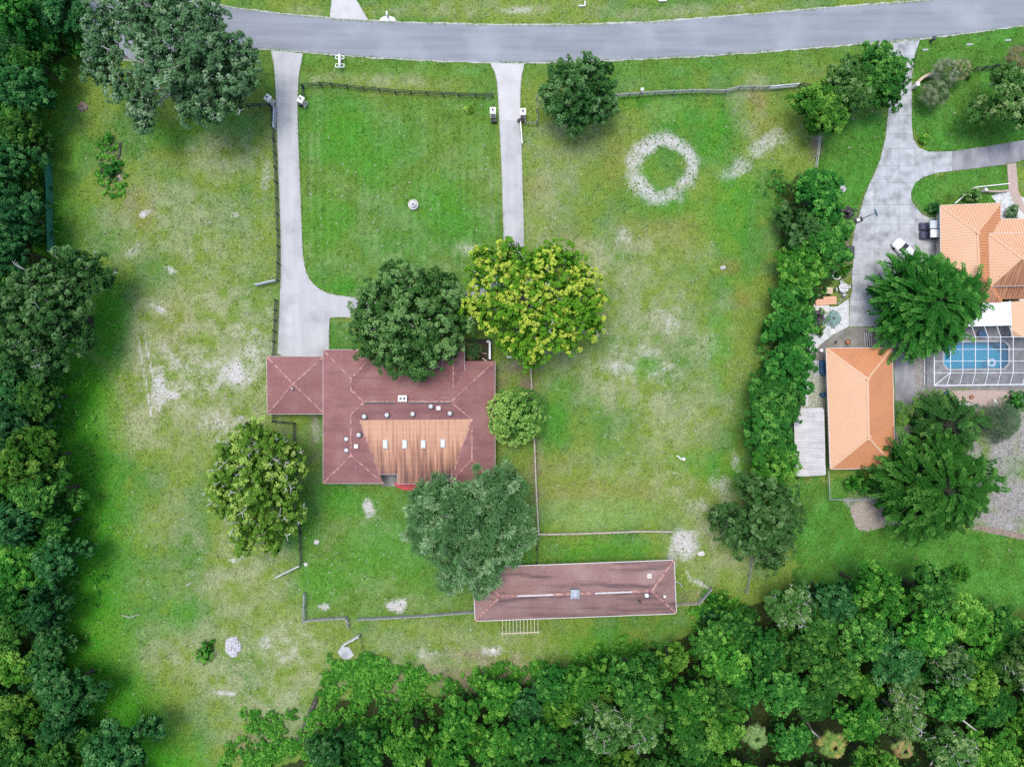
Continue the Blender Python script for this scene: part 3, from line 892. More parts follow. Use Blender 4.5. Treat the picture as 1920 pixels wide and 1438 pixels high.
# stained apron in front of the neighbour's garage and the pale gravel curve beside it
mb = MB(); mb.prism(wp([(1592, 613), (1560, 630), (1538, 648), (1524, 668), (1518, 690), (1530, 700), (1560, 700), (1680, 690), (1680, 612)]), -0.1, 0.02)
tag(mb.build('pavement', M['slab_dirty']), 'stained brown concrete apron before the orange roofed garage', None, None, 'structure')
mb = MB(); mb.prism(wp([(1591.5, 560), (1591.5, 612), (1559, 629), (1537, 647), (1523, 667), (1516, 700), (1516, 760), (1500, 765), (1506, 700), (1512, 660), (1518, 625), (1530, 590), (1548, 575), (1570, 575)]), -0.1, 0.026)
tag(mb.build('path', M['gravel_white']), 'pale gravel and concrete curve beside the garage apron', None, None, 'structure')
mb = MB(); mb.prism(wp([(1888, 309), (1905, 306), (1909, 356), (1920, 385), (1960, 410), (1930, 412), (1900, 380), (1891, 356)]), -0.1, 0.04)
tag(mb.build('path', M['brick_path']), 'pinkish brick path to the orange roofed house', None, None, 'structure')
mb = MB(); mb.prism(wp([(1858, 368), (1890, 357), (1960, 390), (1960, 440), (1876, 440), (1872, 384)]), -0.1, 0.016)
tag(mb.build('pavement', M['gravel_white']), 'pale gravel bed by the front wall of the orange roofed house', None, None, 'structure')
# paved bits round the red house
mb = MB(); mb.prism(wp([(716, 880), (850, 880), (850, 912), (716, 912)]), -0.1, 0.02)
tag(mb.build('pavement', M['slab_dirty']), 'grey paving in the notches behind the red roofed house', None, None, 'structure')
mb = MB(); mb.prism(wp([(866, 636), (922, 636), (922, 690), (866, 690)]), -0.1, 0.015)
tag(mb.build('pavement', M['soil_dark']), 'dark mulch bed in the walled entry corner of the red house', None, None, 'structure')
mb = MB(); mb.prism(wp([(1676, 665), (1712, 665), (1716, 735), (1705, 770), (1680, 770)]), -0.1, 0.01)
tag(mb.build('pavement', M['slab_dark']), 'dark stained paving between garage and pool cage', None, None, 'structure')
mb = MB(); mb.prism(wp([(1736, 735), (1830, 731), (1900, 733), (1898, 768), (1858, 768), (1810, 750), (1740, 756)]), -0.1, 0.008)
tag(mb.build('path', M['brick_path']), 'tan paved strip below the pool cage', None, None, 'structure')
mb = MB(); mb.prism(wp([(1820, 984), (1870, 990), (1930, 1003), (1990, 1010), (1990, 1020), (1920, 1012), (1860, 1000), (1815, 990)]), -0.1, 0.008)
tag(mb.build('path', M['dirt']), 'reddish dirt track at the edge of the sandy yard', None, None, 'structure')


# ------------------------------------------------------------------ buildings
def cap_line(mb, a, b, w=0.22, step=0.32, lift=0.03):
    """row of overlapping cap shingles along a hip or ridge"""
    a, b = Vector(a), Vector(b)
    L_ = (b - a).length
    n = max(1, int(L_ / step))
    d = (b - a) / n
    s = d.normalized().cross(Vector((0, 0, 1)))
    if s.length < 1e-4: return
    s = s.normalized() * (w / 2)
    up = Vector((0, 0, 1))
    for k in range(n):
        p, q = a + d * k, a + d * (k + 1.12)
        h0, h1 = lift, lift + 0.025
        drop = Vector((0, 0, -w * 0.12))
        mb.add([p + up * h0, p - s + drop + up * h0, q - s + drop + up * h1, q + up * h1, q + s + drop + up * h1, p + s + drop + up * h0],
               [(0, 3, 2, 1), (0, 5, 4, 3)])


def gutter(mb, pts, w=0.13, h=0.12):
    for a, b in zip(pts[:-1], pts[1:]):
        a, b = Vector(a), Vector(b)
        d = (b - a).normalized() * (w / 2)
        mb.beam(a - d + Vector((0, 0, -0.06)), b + d + Vector((0, 0, -0.06)), w, h)


def roof_vent(parent, px, py, z, r=0.33):
    c = W(px, py, z)
    mb = MB()
    mb.lathe([(r * 0.7, -0.25), (r * 0.7, 0.16), (r, 0.2), (r * 1.0, 0.28), (r * 0.55, 0.38), (0.0, 0.4)], c, 14, 0)
    o = mb.build('roof_vent', M['vent_grey'], parent, True)
    mb2 = MB(); mb2.lathe([(r * 1.4, -0.26), (r * 1.4, -0.02), (r * 0.72, 0.0)], c, 14)
    mb2.build('flashing', M['plastic_dark'], parent)
    return o


def box_vent(parent, px, py, z, s=0.62):
    c = W(px, py, z)
    mb = MB(); mb.box((c.x, c.y, c.z + 0.05), (s * .8, s * .8, 0.3)); mb.box((c.x, c.y, c.z + 0.24), (s, s, 0.08), 0, 0, 0.9)
    return mb.build('box_vent', M['white'], parent)


def seams(mb, pts, pitch=0.36, w=0.06, h=0.06):
    """standing seams running down a planar convex roof slope"""
    pts = [Vector(p) for p in pts]
    nrm = Vector((0, 0, 0))
    for i in range(len(pts)):
        nrm += (pts[i] - pts[0]).cross(pts[(i + 1) % len(pts)] - pts[0])
    nrm.normalize()
    if nrm.z < 0: nrm = -nrm
    dn = Vector((nrm.x, nrm.y, 0))
    if dn.length < 1e-3: return
    dn.normalize()
    ac = Vector((-dn.y, dn.x, 0))
    vals = [p.dot(ac) for p in pts]
    k = math.ceil(min(vals) / pitch) * pitch
    while k < max(vals):
        hits = []
        for i in range(len(pts)):
            a, b = pts[i], pts[(i + 1) % len(pts)]
            va, vb = a.dot(ac) - k, b.dot(ac) - k
            if va * vb < 0:
                hits.append(a.lerp(b, va / (va - vb)))
        if len(hits) >= 2:
            hits.sort(key=lambda p: p.dot(dn))
            a, b = hits[0], hits[-1]
            if (b - a).length > 0.1:
                mb.beam(a + nrm * (h / 2), b + nrm * (h / 2), w, h)
        k += pitch


# ---- the red roofed house
EAVE = 2.8
TP = 0.40 * 0.0815


def hz(h): return EAVE + h * TP


def P(px, py, h): return W(px, py, hz(h))


house = empty('ranch_house', W(765, 780), 'large dull red shingle roofed house with a tan sheet-roofed back section', 'house')
pA, pB, pC, pNWE = P(606, 656, 0), P(606, 906, 0), P(719, 906, 0), P(710, 656, 0)
R1, R2, M1, R3, R4 = P(658, 710, 52), P(658, 731, 52), P(683, 754, 77), P(658, 777, 52), P(658, 854, 52)
M2, R5, R6 = P(845, 754, 77), P(885, 786, 40), P(885, 862, 40)
NE, SE, SWr, V1 = P(928, 677, 0), P(928, 906, 0), P(842, 906, 0), P(710, 677, 0)
T1, T2, T3 = P(672.5, 788, 39.6), P(712, 889, 6), P(849, 889, 6.3)
mb = MB()
for pl in ([pA, pB, R4, R3, M1, R2, R1], [pA, R1, pNWE], [pNWE, R1, R2, V1], [V1, R2, M1, M2, NE], [NE, M2, R5, R6, SE], [SE, R6, SWr],
           [R5, R6, SWr, T3], [R3, T1, T2, pC, R4], [M1, R3, T1, R5, M2], [pB, R4, pC]):
    mb.slope(pl)
roof = mb.build('roof', M['shingle'], house)
# entry gable
GH = 2.8
g0, g1 = P(850, 640, 50), P(850, 728, 51)
gl0, gl1 = P(829, 640, 17), P(829, 692, 17)
gr0, gr1 = P(871, 640, 17), P(871, 696, 17)
mb = MB(); mb.slope([gl0, gl1, g1, g0]); mb.slope([gr0, gr1, g1, g0])
mb.build('entry_gable', M['shingle'], house)
mb = MB(); mb.slope([T1, T2, P(746, 889, 6), P(746, 906.5, 1), P(808, 906.5, 1), P(808, 889, 6), T3, R5], 0.14)
tan = mb.build('tan_roof_section', M['tan_roof'], house)
tan['label'] = 'tan sheet roof section streaked with dark algae'
# garage wing
q = [P(500, 668.5, -3), P(607, 668.5, -3), P(608.5, 776, -3), P(501.5, 776, -3)]
ap = P(550, 720, 50)
mb = MB()
for i in range(4): mb.slope([q[i], q[(i + 1) % 4], ap])
mb.build('garage_roof', M['shingle'], house)
roof_vent(roof, 549, 729, hz(46), 0.16)
# caps on every hip and ridge
for a, b in ((pA, R1), (R1, pNWE), (R1, R2), (R2, M1), (M1, R3), (R3, R4), (R4, pB), (R4, pC), (M2, NE), (M2, R5), (R5, R6), (R6, SE), (R6, SWr),
             (g0, g1), (q[0], ap), (q[1], ap), (q[2], ap), (q[3], ap), (T1, T2), (R5, T3)):
    mb = MB(); cap_line(mb, a, b); mb.build('ridge_cap', M['cap_mat'], roof)
# ridge vents: two rows of cap either side of a dark slot
for x0, x1 in ((684, 741), (767, 844)):
    a, b = P(x0, 754, 77), P(x1, 754, 77)
    mb = MB(); mb.beam(a + Vector((0, 0, 0.08)), b + Vector((0, 0, 0.08)), 0.42, 0.1); mb.build('ridge_vent', M['plastic_dark'], roof)
    mb = MB()
    cap_line(mb, a + Vector((0, .1, 0.12)), b + Vector((0, .1, 0.12)), 0.2, 0.4); mb.build('ridge_cap', M['cap_mat'], roof)
# chimney with two flues
c = W(755.5, 747, hz(77))
mb = MB(); mb.box((c.x, c.y, c.z - 0.1), (1.15, 0.8, 1.0)); ch = mb.build('chimney', M['stucco'], roof)
mb = MB(); mb.box((c.x, c.y, c.z + 0.46), (1.3, 0.95, 0.12)); mb.build('chimney_crown', M['white'], roof)
for s in (-0.27, 0.27):
    mb = MB(); mb.box((c.x + s, c.y, c.z + 0.56), (0.3, 0.26, 0.1)); mb.build('flue', M['black'], roof)
for (x, y, h) in ((683.4, 781, 50), (725.7, 778, 52), (774, 776, 54), (808, 762, 69), (843.6, 775, 55), (673, 815.5, 40), (650, 823, 44), (650, 844, 44)):
    roof_vent(roof, x, y, hz(h) + 0.1, 0.34)
for (x, y, h) in ((822.4, 765, 66), (668, 836.4, 44)):
    box_vent(roof, x, y, hz(h) + 0.05)
mb = MB(); mb.tube([P(668.6, 876, 20), P(668.6, 876, 20) + Vector((0, 0, 0.5))], [0.06, 0.06], 8); mb.build('vent_pipe', M['white'], roof)
for (x, y) in ((722.5, 832.5), (759, 832.5), (793.7, 832.5), (830.5, 831)):
    c = W(x, y, hz(25) + 0.1)
    mb = MB(); mb.box((c.x, c.y, c.z), (0.72, 1.3, 0.3)); sk = mb.build('skylight', M['fence_pale'], tan)
    mb = MB(); mb.box((c.x, c.y, c.z + 0.19), (0.6, 1.18, 0.1), 0, 0, 0.8); mb.build('skylight_dome', M['glass_sky'], tan)
# gutters
for pts in ([pNWE, pA, pB, pC], [SWr, SE, NE], [q[1], q[0], q[3], q[2]], [P(713, 889, 5), P(746, 889, 5), P(746, 906.5, 0), P(808, 906.5, 0), P(808, 889, 5), P(848, 889, 5)],
            [V1, P(828, 677, 0)], [gl0, gl1], [gr0, gr1]):
    mb = MB(); gutter(mb, pts); mb.build('gutter', M['gutter'], house)
# walls set in under the eaves
mb = MB()
for (x0, y0, x1, y1) in ((613, 664, 704, 899), (704, 684, 921, 780), (850, 780, 921, 899), (704, 780, 850, 884)):
    mb.prism(wp([(x0, y0), (x1, y0), (x1, y1), (x0, y1)], 2.0), 0, 2.78)
mb.build('wall', M['stucco'], house)
mb = MB(); mb.prism(wp([(508, 676), (600, 676), (600, 768), (508, 768)], 2.0), 0, 2.66); mb.build('garage_wall', M['stucco'], house)
mb = MB(); mb.prism(wp([(834, 650), (866, 650), (866, 690), (834, 690)], 2.0), 0, 3.2); mb.build('porch_wall', M['stucco'], house)
mb = MB(); a, b = W(528, 675, 1.2), W(592, 675, 1.2); mb.box(((a.x + b.x) / 2, a.y + 0.05, 1.15), (4.9, 0.08, 2.3)); mb.build('garage_door', M['white'], house)
for xx in (640, 680):
    a = W(xx, 663, 1.5); mb = MB(); mb.box((a.x, a.y + 0.04, 1.5), (1.4, 0.08, 1.2)); mb.build('window', M['glass_dark'], house)
for xx in (632, 690, 880):
    a = W(xx, 900, 1.5); mb = MB(); mb.box((a.x, a.y - 0.04, 1.5), (1.6, 0.08, 1.2)); mb.build('window', M['glass_dark'], house)

# half-round red step behind the house
mb = MB(); cx, cy = W(768, 904)[:2]
mb.prism([(cx + 2.35 * math.cos(a), cy - 1.3 * math.sin(a)) for a in [math.pi * k / 22 for k in range(23)]], -0.05, 0.16)
tag(mb.build('patio_step', M['red_patio']), 'half-round red painted step at the back eave', 'step')
# white garden wall of the entry corner, and the curl of white edging on the lawn
mb = MB(); mb.beam(W(918.6, 641, 1.0), W(918.6, 674, 1.0), 0.28, 2.0); mb.beam(W(913, 641, 1.0), W(918.6, 641, 1.0), 0.28, 2.0)
for y in (650, 660):
    pass
tag(mb.build('garden_wall', M['white']), 'white L-shaped wall by the entry corner of the red house', 'wall')
mb = MB(); mb.tube([W(950, 659, .1), W(949.5, 665, .1), W(952, 669.5, .1), W(957, 670, .1), W(963, 667.5, .1)], [0.17, 0.17, 0.17, 0.16, 0.1], 8)
tag(mb.build('garden_edging', M['white']), 'curl of white garden edging under the yellow tree', 'edging')
for a, b, l in (((866.5, 652), (877, 658), 'pale post lying near the porch end of the mulch bed'), ((871, 671), (882, 665), 'pale post slanting toward the palm'), ((901, 662), (912, 663), 'pale post lying beside the white wall'),
                ((904, 672), (913, 677), 'short pale post at the corner of the mulch bed')):
    mb = MB(); mb.beam(W(*a, .5), W(*b, .5), 0.14, 0.12); tag(mb.build('timber_post', M['tan_board']), l, 'post', 'posts in the mulch bed')

# ---- the stable
st = empty('stable', W(1080, 1108), 'long dull red roofed stable with a small blue cupola', 'stable')
SE_, SB = 2.9, 5.0
nw, ne, se, sw = W(886, 1064, SE_), W(1264, 1050, SE_), W(1268, 1150, SE_), W(891, 1164, SE_)
rw, re = W(938, 1118, SB), W(1222, 1108, SB)
mb = MB()
for pl in ([nw, ne, re, rw], [ne, se, re], [se, sw, rw, re], [sw, nw, rw]): mb.slope(pl)
sroof = mb.build('roof', M['shingle_old'], st)
for a, b in ((rw, re), (nw, rw), (sw, rw), (ne, re), (se, re)):
    mb = MB(); cap_line(mb, a, b, 0.36); mb.build('ridge_cap', M['cap_mat'], sroof)
for x0, y0, x1, y1 in ((969.5, 1117, 1038, 1114.6), (1115.6, 1112, 1185, 1109.3)):
    mb = MB(); mb.beam(W(x0, y0, SB + .14), W(x1, y1, SB + .14), 0.2, 0.1); mb.build('ridge_vent', M['vent_grey'], sroof)
c = W(1078, 1113, SB + 0.3)
mb = MB(); mb.box((c.x, c.y, c.z - 0.2), (1.3, 1.3, 1.0)); cu = mb.build('cupola', M['fence_grey'], sroof)
mb = MB(); mb.box((c.x, c.y, c.z + 0.5), (1.35, 1.35, 0.45), 0.0, 0, 0.25); mb.build('cupola_roof', M['gate_blue'], sroof)
c = W(1212, 1115, SB); mb = MB(); mb.lathe([(0.3, -.2), (0.3, .3), (0.36, .34), (0.2, .5), (0, .52)], c, 14); mb.build('roof_vent', M['white'], sroof, True)
for (x, y, z) in ((1199, 1127, 4.5), (1245.5, 1117, 4.2)):
    c = W(x, y, z); mb = MB(); mb.lathe([(0.14, -.4), (0.14, .35), (0.2, .38), (0.0, .45)], c, 10); mb.build('vent_pipe', M['plastic_dark'] if x < 1210 else M['white'], sroof)
c = W(1217, 1078.6, 3.8); mb = MB()
for dx in (-.2, .2):
    mb.box((c.x + dx, c.y, c.z + .05), (0.14, 0.62, 0.5)); mb.box((c.x, c.y + dx, c.z + .06), (0.62, 0.14, 0.5))
mb.build('box_vent', M['white'], sroof)
mb = MB(); gutter(mb, [nw, ne, se, sw, nw], 0.15, 0.14); mb.build('gutter', M['gutter_pale'], st)
mb = MB(); mb.prism([tuple((p * 1.0)[:2]) for p in (W(897, 1072, 2.5), W(1256, 1059, 2.5), W(1259, 1141, 2.5), W(899, 1155, 2.5))], 0, 2.85); mb.build('wall', M['fence_tan'], st)
for k in range(6):
    p = W(930 + k * 55, 1153.5 - k * 1.9, 1.2); mb = MB(); mb.box((p.x, p.y - .06, 1.15), (1.3, 0.1, 2.2)); mb.build('stall_door', M['white'], st)

# timber frame leaning off the back of the stable
pg = empty('pergola', W(975, 1186), 'pale timber lean-to frame behind the stable', 'pergola')
ucube = bpy.data.meshes.new('unit_timber')
ucube.from_pydata([(x, y, z) for x in (-.5, .5) for y in (-.5, .5) for z in (-.5, .5)], [], [(0, 1, 3, 2), (4, 6, 7, 5), (0, 4, 5, 1), (2, 3, 7, 6), (0, 2, 6, 4), (1, 5, 7, 3)])
UC = {}


def ucm(mat):
    if mat not in UC:
        me = ucube.copy(); me.name = 'timber_' + mat; me.materials.append(M[mat]); UC[mat] = me
    return UC[mat]


def bar(name, mat, a, b, w, h, parent):
    """a straight piece (shared mesh, scaled) from a to b"""
    a, b = Vector(a), Vector(b)
    d = b - a
    off = ORG.get(parent.name, Vector((0, 0, 0))) if parent else Vector((0, 0, 0))
    qn = d.to_track_quat('X', 'Z')
    o = place(name, ucm(mat), parent, (a + b) / 2 - off)
    o.rotation_mode = 'QUATERNION'; o.rotation_quaternion = qn
    o.scale = (d.length, w, h)
    return o


for k in range(11):
    x = 942 + k * 6.65
    bar('rafter', 'wood_new', W(x, 1157 - k * .2, 2.75), W(x + .5, 1191 - k * .2, 2.35), 0.08, 0.14, pg)
bar('cross_beam', 'wood_new', W(940, 1187, 2.3), W(1011, 1184.5, 2.3), 0.14, 0.18, pg)
for x, y in ((942, 1187), (1009, 1184.5)):
    p = W(x, y, 2.2); bar('post', 'wood_new', (p.x, p.y, 0), (p.x, p.y, 2.2), 0.12, 0.12, pg)

# ---- neighbour's garage
ga = empty('metal_garage', W(1612, 765), 'garage with a peach and orange hipped metal roof', 'garage')
e0 = 3.0
nw, ne, se, sw = W(1549, 653, e0), W(1673, 652, e0), W(1678, 877, e0), W(1557, 879.5, e0)
ra, rb = W(1627, 710.5, 5.4), W(1629, 820.5, 5.4)
for nm, pl, mt in (('west', [nw, sw, rb, ra], 'orange_lit'), ('north', [nw, ne, ra], 'orange'), ('east', [ne, se, rb, ra], 'orange'), ('south', [sw, se, rb], 'orange')):
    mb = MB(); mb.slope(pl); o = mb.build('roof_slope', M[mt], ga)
    mb = MB(); seams(mb, pl); sm = mb.build('standing_seams', M[mt], o); sm['kind'] = 'stuff'
for a, b in ((ra, rb), (nw, ra), (ne, ra), (sw, rb), (se, rb)):
    mb = MB(); cap_line(mb, a, b, 0.32, 2.4, 0.05); mb.build('ridge_cap', M['orange_lit'], ga)
mb = MB(); gutter(mb, [nw, ne, se, sw, nw], 0.12, 0.14); mb.build('gutter', M['gutter_pale'], ga)
mb = MB(); mb.prism([tuple(W(*p, 2.0)[:2]) for p in ((1556, 661), (1664, 660), (1668, 868), (1564, 870))], 0, 2.9); mb.build('wall', M['stucco'], ga)
p = W(1612, 659, 1.3); mb = MB(); mb.box((p.x, p.y + .06, 1.2), (5.2, 0.1, 2.3)); mb.build('garage_door', M['white'], ga)

# ---- white metal shed roof beside it
sh = empty('metal_shed', W(1518, 828), 'low shed with a white ribbed metal roof', 'shed')
a0, a1, b0, b1, c0, c1 = W(1488, 766, 2.3), W(1492, 893, 2.3), W(1514, 765, 2.75), W(1517, 892.5, 2.75), W(1543, 764.5, 2.3), W(1546, 891, 2.3)
for pl in ([a0, a1, b1, b0], [b0, b1, c1, c0]):
    mb = MB(); mb.slope(pl, 0.08); o = mb.build('roof_slope', noise_mat('shed_metal', (0.34, 0.335, 0.33), (0.55, 0.54, 0.525), 0.8, 0.5, c3=(0.3, 0.29, 0.27), scale3=0.7, amt3=0.5, stretch=(0.3, 2, 1)), sh)
    mb = MB(); seams(mb, pl, 0.45, 0.06, 0.04); s_ = mb.build('standing_seams', M['gutter_pale'], o); s_['kind'] = 'stuff'
mb = MB(); mb.prism([tuple(W(*p, 1.5)[:2]) for p in ((1490, 768), (1541, 767), (1544, 889), (1494, 890))], 0, 2.25); mb.build('wall', M['fence_pale'], sh)

# ---- neighbour's house
nh = empty('metal_roof_house', W(1880, 500), 'orange metal roofed house with several hips at the right edge', 'house')


def mslope(pl, mt, th=0.14):
    mb = MB(); mb.slope(pl, th); o = mb.build('roof_slope', M[mt], nh)
    mb = MB(); seams(mb, pl, 0.42, 0.07, 0.07); s_ = mb.build('standing_seams', M[mt], o); s_['kind'] = 'stuff'


h0, h1 = 2.9, 5.2
A, B = W(1763, 385.5, h0), W(1876, 381, h0)
AP, RS = W(1833, 436, h1), W(1837, 512, h1)
C_, D_ = W(1879, 570, h0), W(1765, 570, h0)
mslope([A, B, AP], 'orange_lit'); mslope([A, AP, RS, D_], 'orange_lit'); mslope([B, C_, RS, AP], 'orange'); mslope([C_, D_, RS], 'orange_shaded_stained')
# main body: low skirt roof and the raised hip above it
S0, S1 = W(1868, 411, h0), W(2100, 409, h0)
S2, S3 = W(2100, 446, 4.1), W(1850, 447, 4.1)
mslope([S0, S1, S2, S3], 'orange_lit')
L0, L1 = W(1806, 563, h0), W(2100, 556, h0)
L2, L3 = W(2100, 530, 4.0), W(1830, 530, 4.0)
mslope([L0, L1, L2, L3], 'orange_shaded_stained')
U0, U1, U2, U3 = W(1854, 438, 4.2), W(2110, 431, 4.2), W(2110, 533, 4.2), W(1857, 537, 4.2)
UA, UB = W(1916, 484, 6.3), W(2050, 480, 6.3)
mslope([U0, U1, UB, UA], 'orange_lit'); mslope([U0, UA, U3], 'orange_lit'); mslope([U3, UA, UB, U2], 'orange_shaded_stained')
mb = MB(); mb.prism([tuple(p[:2]) for p in (W(1862, 446, 3.9), W(2100, 440, 3.9), W(2100, 528, 3.9), W(1864, 532, 3.9))], 2.6, 4.1); mb.build('clerestory_wall', M['stucco'], nh)
# south-east wing
E0, E1, E2, E3 = W(1896, 566, h0), W(1897, 632, h0), W(2040, 632, h0), W(2040, 560, h0)
EA, EB = W(1962, 562, 4.6), W(1962, 632, 4.6)
mslope([E0, E1, EB, EA], 'orange_lit'); mslope([EB, E2, E3, EA], 'orange')
for a, b in ((A, AP), (B, AP), (AP, RS), (U0, UA), (U3, UA), (UA, UB), (RS, D_)):
    mb = MB(); cap_line(mb, a, b, 0.3, 2.4, 0.05); mb.build('ridge_cap', M['orange_lit'], nh)
for pts in ([D_, A, B, W(1877, 411, h0)], [S0, S1], [U1, U0, U3, U2], [E0, E1, E2]):
    mb = MB(); gutter(mb, pts, 0.11, 0.13); mb.build('gutter', M['gutter_pale'], nh)
mb = MB()
for x0, y0, x1, y1 in ((1770, 392, 1868, 556), (1868, 420, 2090, 552), (1904, 552, 2030, 624)):
    mb.prism(wp([(x0, y0), (x1, y0), (x1, y1), (x0, y1)], 2.0), 0, 2.85)
mb.build('wall', M['stucco'], nh)
mb = MB(); mb.slope([W(1796, 569, 3.0), W(1893, 566, 3.0), W(1895, 608.5, 2.85), W(1797, 611, 2.85)], 0.14)
lr = mb.build('lanai_roof', noise_mat('lanai_metal', (0.66, 0.68, 0.7), (0.78, 0.8, 0.81), 0.8, 0.4, c3=(0.45, 0.44, 0.4), scale3=0.8, amt3=0.35, stretch=(1.6, 0.2, 1)), nh)
lr['label'] = 'flat white patio roof with rain streaks'
mb = MB(); gutter(mb, [W(1893.5, 566, 3.05), W(1895.5, 609, 2.95), W(1797, 611.5, 2.95)], 0.2, 0.2); mb.build('gutter', M['white_metal'], nh)

# ---- pool, deck and screen cage
mb = MB()
pool_poly = [(1777, 641), (1882, 639.5), (1891.5, 648), (1891.5, 682), (1882, 692), (1778, 693.5), (1768.5, 683), (1768.5, 650)]
dk = [(1737, 612), (2060, 606), (2060, 724), (1737, 727)]
cutp = wp(pool_poly)
# deck as a ring of pieces round the pool
deck_o = [wp([(1737, 612), (2060, 606), (2060, 639), (1882, 639.5), (1777, 641), (1737, 641)]),
          wp([(1737, 641), (1777, 641), (1768.5, 650), (1768.5, 683), (1778, 693.5), (1737, 693.5)]),
          wp([(1737, 693.5), (1778, 693.5), (1882, 692), (2060, 692), (2060, 724), (1737, 727)]),
          wp([(1882, 639.5), (2060, 639), (2060, 692), (1882, 692), (1891.5, 682), (1891.5, 648)])]
for d in deck_o: mb.prism(d, -0.15, 0.03)
tag(mb.build('pavement', M['deck']), 'stained grey pool deck inside the screen cage', None, None, 'structure')
pool = empty('swimming_pool', W(1830, 666), 'blue swimming pool with cut corners under the white cage', 'swimming pool')
mb = MB()
n = len(cutp)
mb.add([(x, y, 0.0) for x, y in cutp] + [(x, y, -1.6) for x, y in cutp], [(i, (i + 1) % n, n + (i + 1) % n, n + i) for i in range(n)] + [tuple(n + i for i in range(n))])
mb.build('basin', M['pool_wall'], pool)
mb = MB(); mb.add([(x, y, -0.12) for x, y in cutp], [tuple(range(n))]); mb.build('water', M['water'], pool)
cw = MB()
for i in range(n):
    a, b = cutp[i], cutp[(i + 1) % n]
    cw.beam((a[0], a[1], 0.04), (b[0], b[1], 0.04), 0.28, 0.06)
cw.build('coping', M['concrete_pale'], pool)
for k in range(3):
    s = MB(); s.beam(W(1866 + k * 5, 642), W(1888, 655 - k * 4), 0.25, 0.9 - k * .25)
    o = s.build('pool_step', M['plastic_blue'], pool); o.location.z = -0.75 + k * 0.1
mb = MB()
pts = [W(1859, 680, -0.06) + Vector((0.5 * math.cos(a), 0.5 * math.sin(a), 0)) for a in [2 * math.pi * k / 20 for k in range(21)]]
mb.tube(pts, [0.17] * 21, 8)
tag(mb.build('swim_ring', noise_mat('swim_ring', (0.45, 0.62, 0.8), (0.8, 0.78, 0.85), 3, 0.3), None, True), 'pale blue inflatable ring floating in the pool', 'swim ring')
c = W(1837, 626)
mb = MB(); mb.lathe([(0.05, 0), (0.05, .7), (.72, .72), (.72, .78), (0, .8)], c, 8)
tag(mb.build('patio_table', M['plastic_blue']), 'blue eight-sided patio table beside the pool', 'table')

cage = empty('pool_cage', W(1737, 724), 'white aluminium screen cage over the pool', 'screen cage')
ZE, ZT = 2.6, 3.5
gx = [1782, 1805, 1828.7, 1852.4, 1876, 1899.5, 1923, 1947, 1971]
gy = [632, 655, 677, 699]
for x in gx:
    for y0, y1 in zip(gy[:-1], gy[1:]): bar('roof_beam', 'white_metal', W(x, y0, ZT), W(x, y1, ZT), 0.08, 0.1, cage)
for j, y in enumerate(gy):
    for x0, x1 in zip(gx[:-1], gx[1:]): bar('purlin', 'white_metal', W(x0, y + (0.0), ZT), W(x1, y, ZT), 0.06, 0.08, cage)
    bar('purlin', 'white_metal', W(1751.5, y, ZE), W(gx[0], y, ZT), 0.06, 0.08, cage)
for x in gx:
    bar('rafter', 'white_metal', W(x, gy[-1], ZT), W(x - 6.5, 722.5, ZE), 0.08, 0.1, cage)
    bar('rafter', 'white_metal', W(x, gy[0], ZT), W(x - 7, 612, ZE), 0.08, 0.1, cage)
bar('hip_rafter', 'white_metal', W(1782, 699, ZT), W(1751.5, 723, ZE), 0.1, 0.1, cage)
bar('hip_rafter', 'white_metal', W(1782, 632, ZT), W(1751.5, 612, ZE), 0.1, 0.1, cage)
for a, b in (((1751.5, 723), (1968, 720)), ((1751.5, 723), (1751.5, 612))):
    bar('eave_beam', 'white_metal', W(*a, ZE), W(*b, ZE), 0.12, 0.14, cage)
for y in (723, 700, 677, 655, 633, 613):
    p = W(1751.5, y, ZE); bar('post', 'white_metal', (p.x, p.y, 0), (p.x, p.y, ZE), 0.09, 0.09, cage)
for x in [g_ - 6.5 for g_ in gx]:
    p = W(x, 722.4, ZE); bar('post', 'white_metal', (p.x, p.y, 0), (p.x, p.y, ZE), 0.09, 0.09, cage)
p0, p1 = W(1751.5, 723, ZE), W(1751.5, 613, ZE)
bar('sill_beam', 'white_metal', (p0.x, p0.y, .1), (p1.x, p1.y, .1), 0.12, 0.14, cage)
bar('sill_beam', 'white_metal', (p0.x, p0.y, .1), (W(1968, 720, ZE).x, W(1968, 720, ZE).y, .1), 0.12, 0.14, cage)
for i in range(len(gx) - 1):
    for j in range(len(gy) - 1):
        mb = MB(); mb.add([W(gx[i], gy[j], ZT), W(gx[i + 1], gy[j], ZT), W(gx[i + 1], gy[j + 1], ZT), W(gx[i], gy[j + 1], ZT)], [(0, 1, 2, 3)])
        mb.build('screen_panel', M['screen'], cage)
    mb = MB(); mb.add([W(gx[i], 699, ZT), W(gx[i + 1], 699, ZT), W(gx[i + 1] - 6.5, 722.5, ZE), W(gx[i] - 6.5, 722.5, ZE)], [(0, 1, 2, 3)]); mb.build('screen_panel', M['screen'], cage)
    mb = MB(); mb.add([W(gx[i], 632, ZT), W(gx[i + 1], 632, ZT), W(gx[i + 1] - 7, 612, ZE), W(gx[i] - 7, 612, ZE)], [(0, 1, 2, 3)]); mb.build('screen_panel', M['screen'], cage)
mb = MB(); mb.add([p0, p1, (p1.x, p1.y, 0), (p0.x, p0.y, 0)], [(0, 1, 2, 3)]); mb.build('screen_panel', M['screen'], cage)


# ------------------------------------------------------------------ trees and plants
def unit(v):
    return v / np.maximum(np.linalg.norm(v, axis=1, keepdims=True), 1e-6)


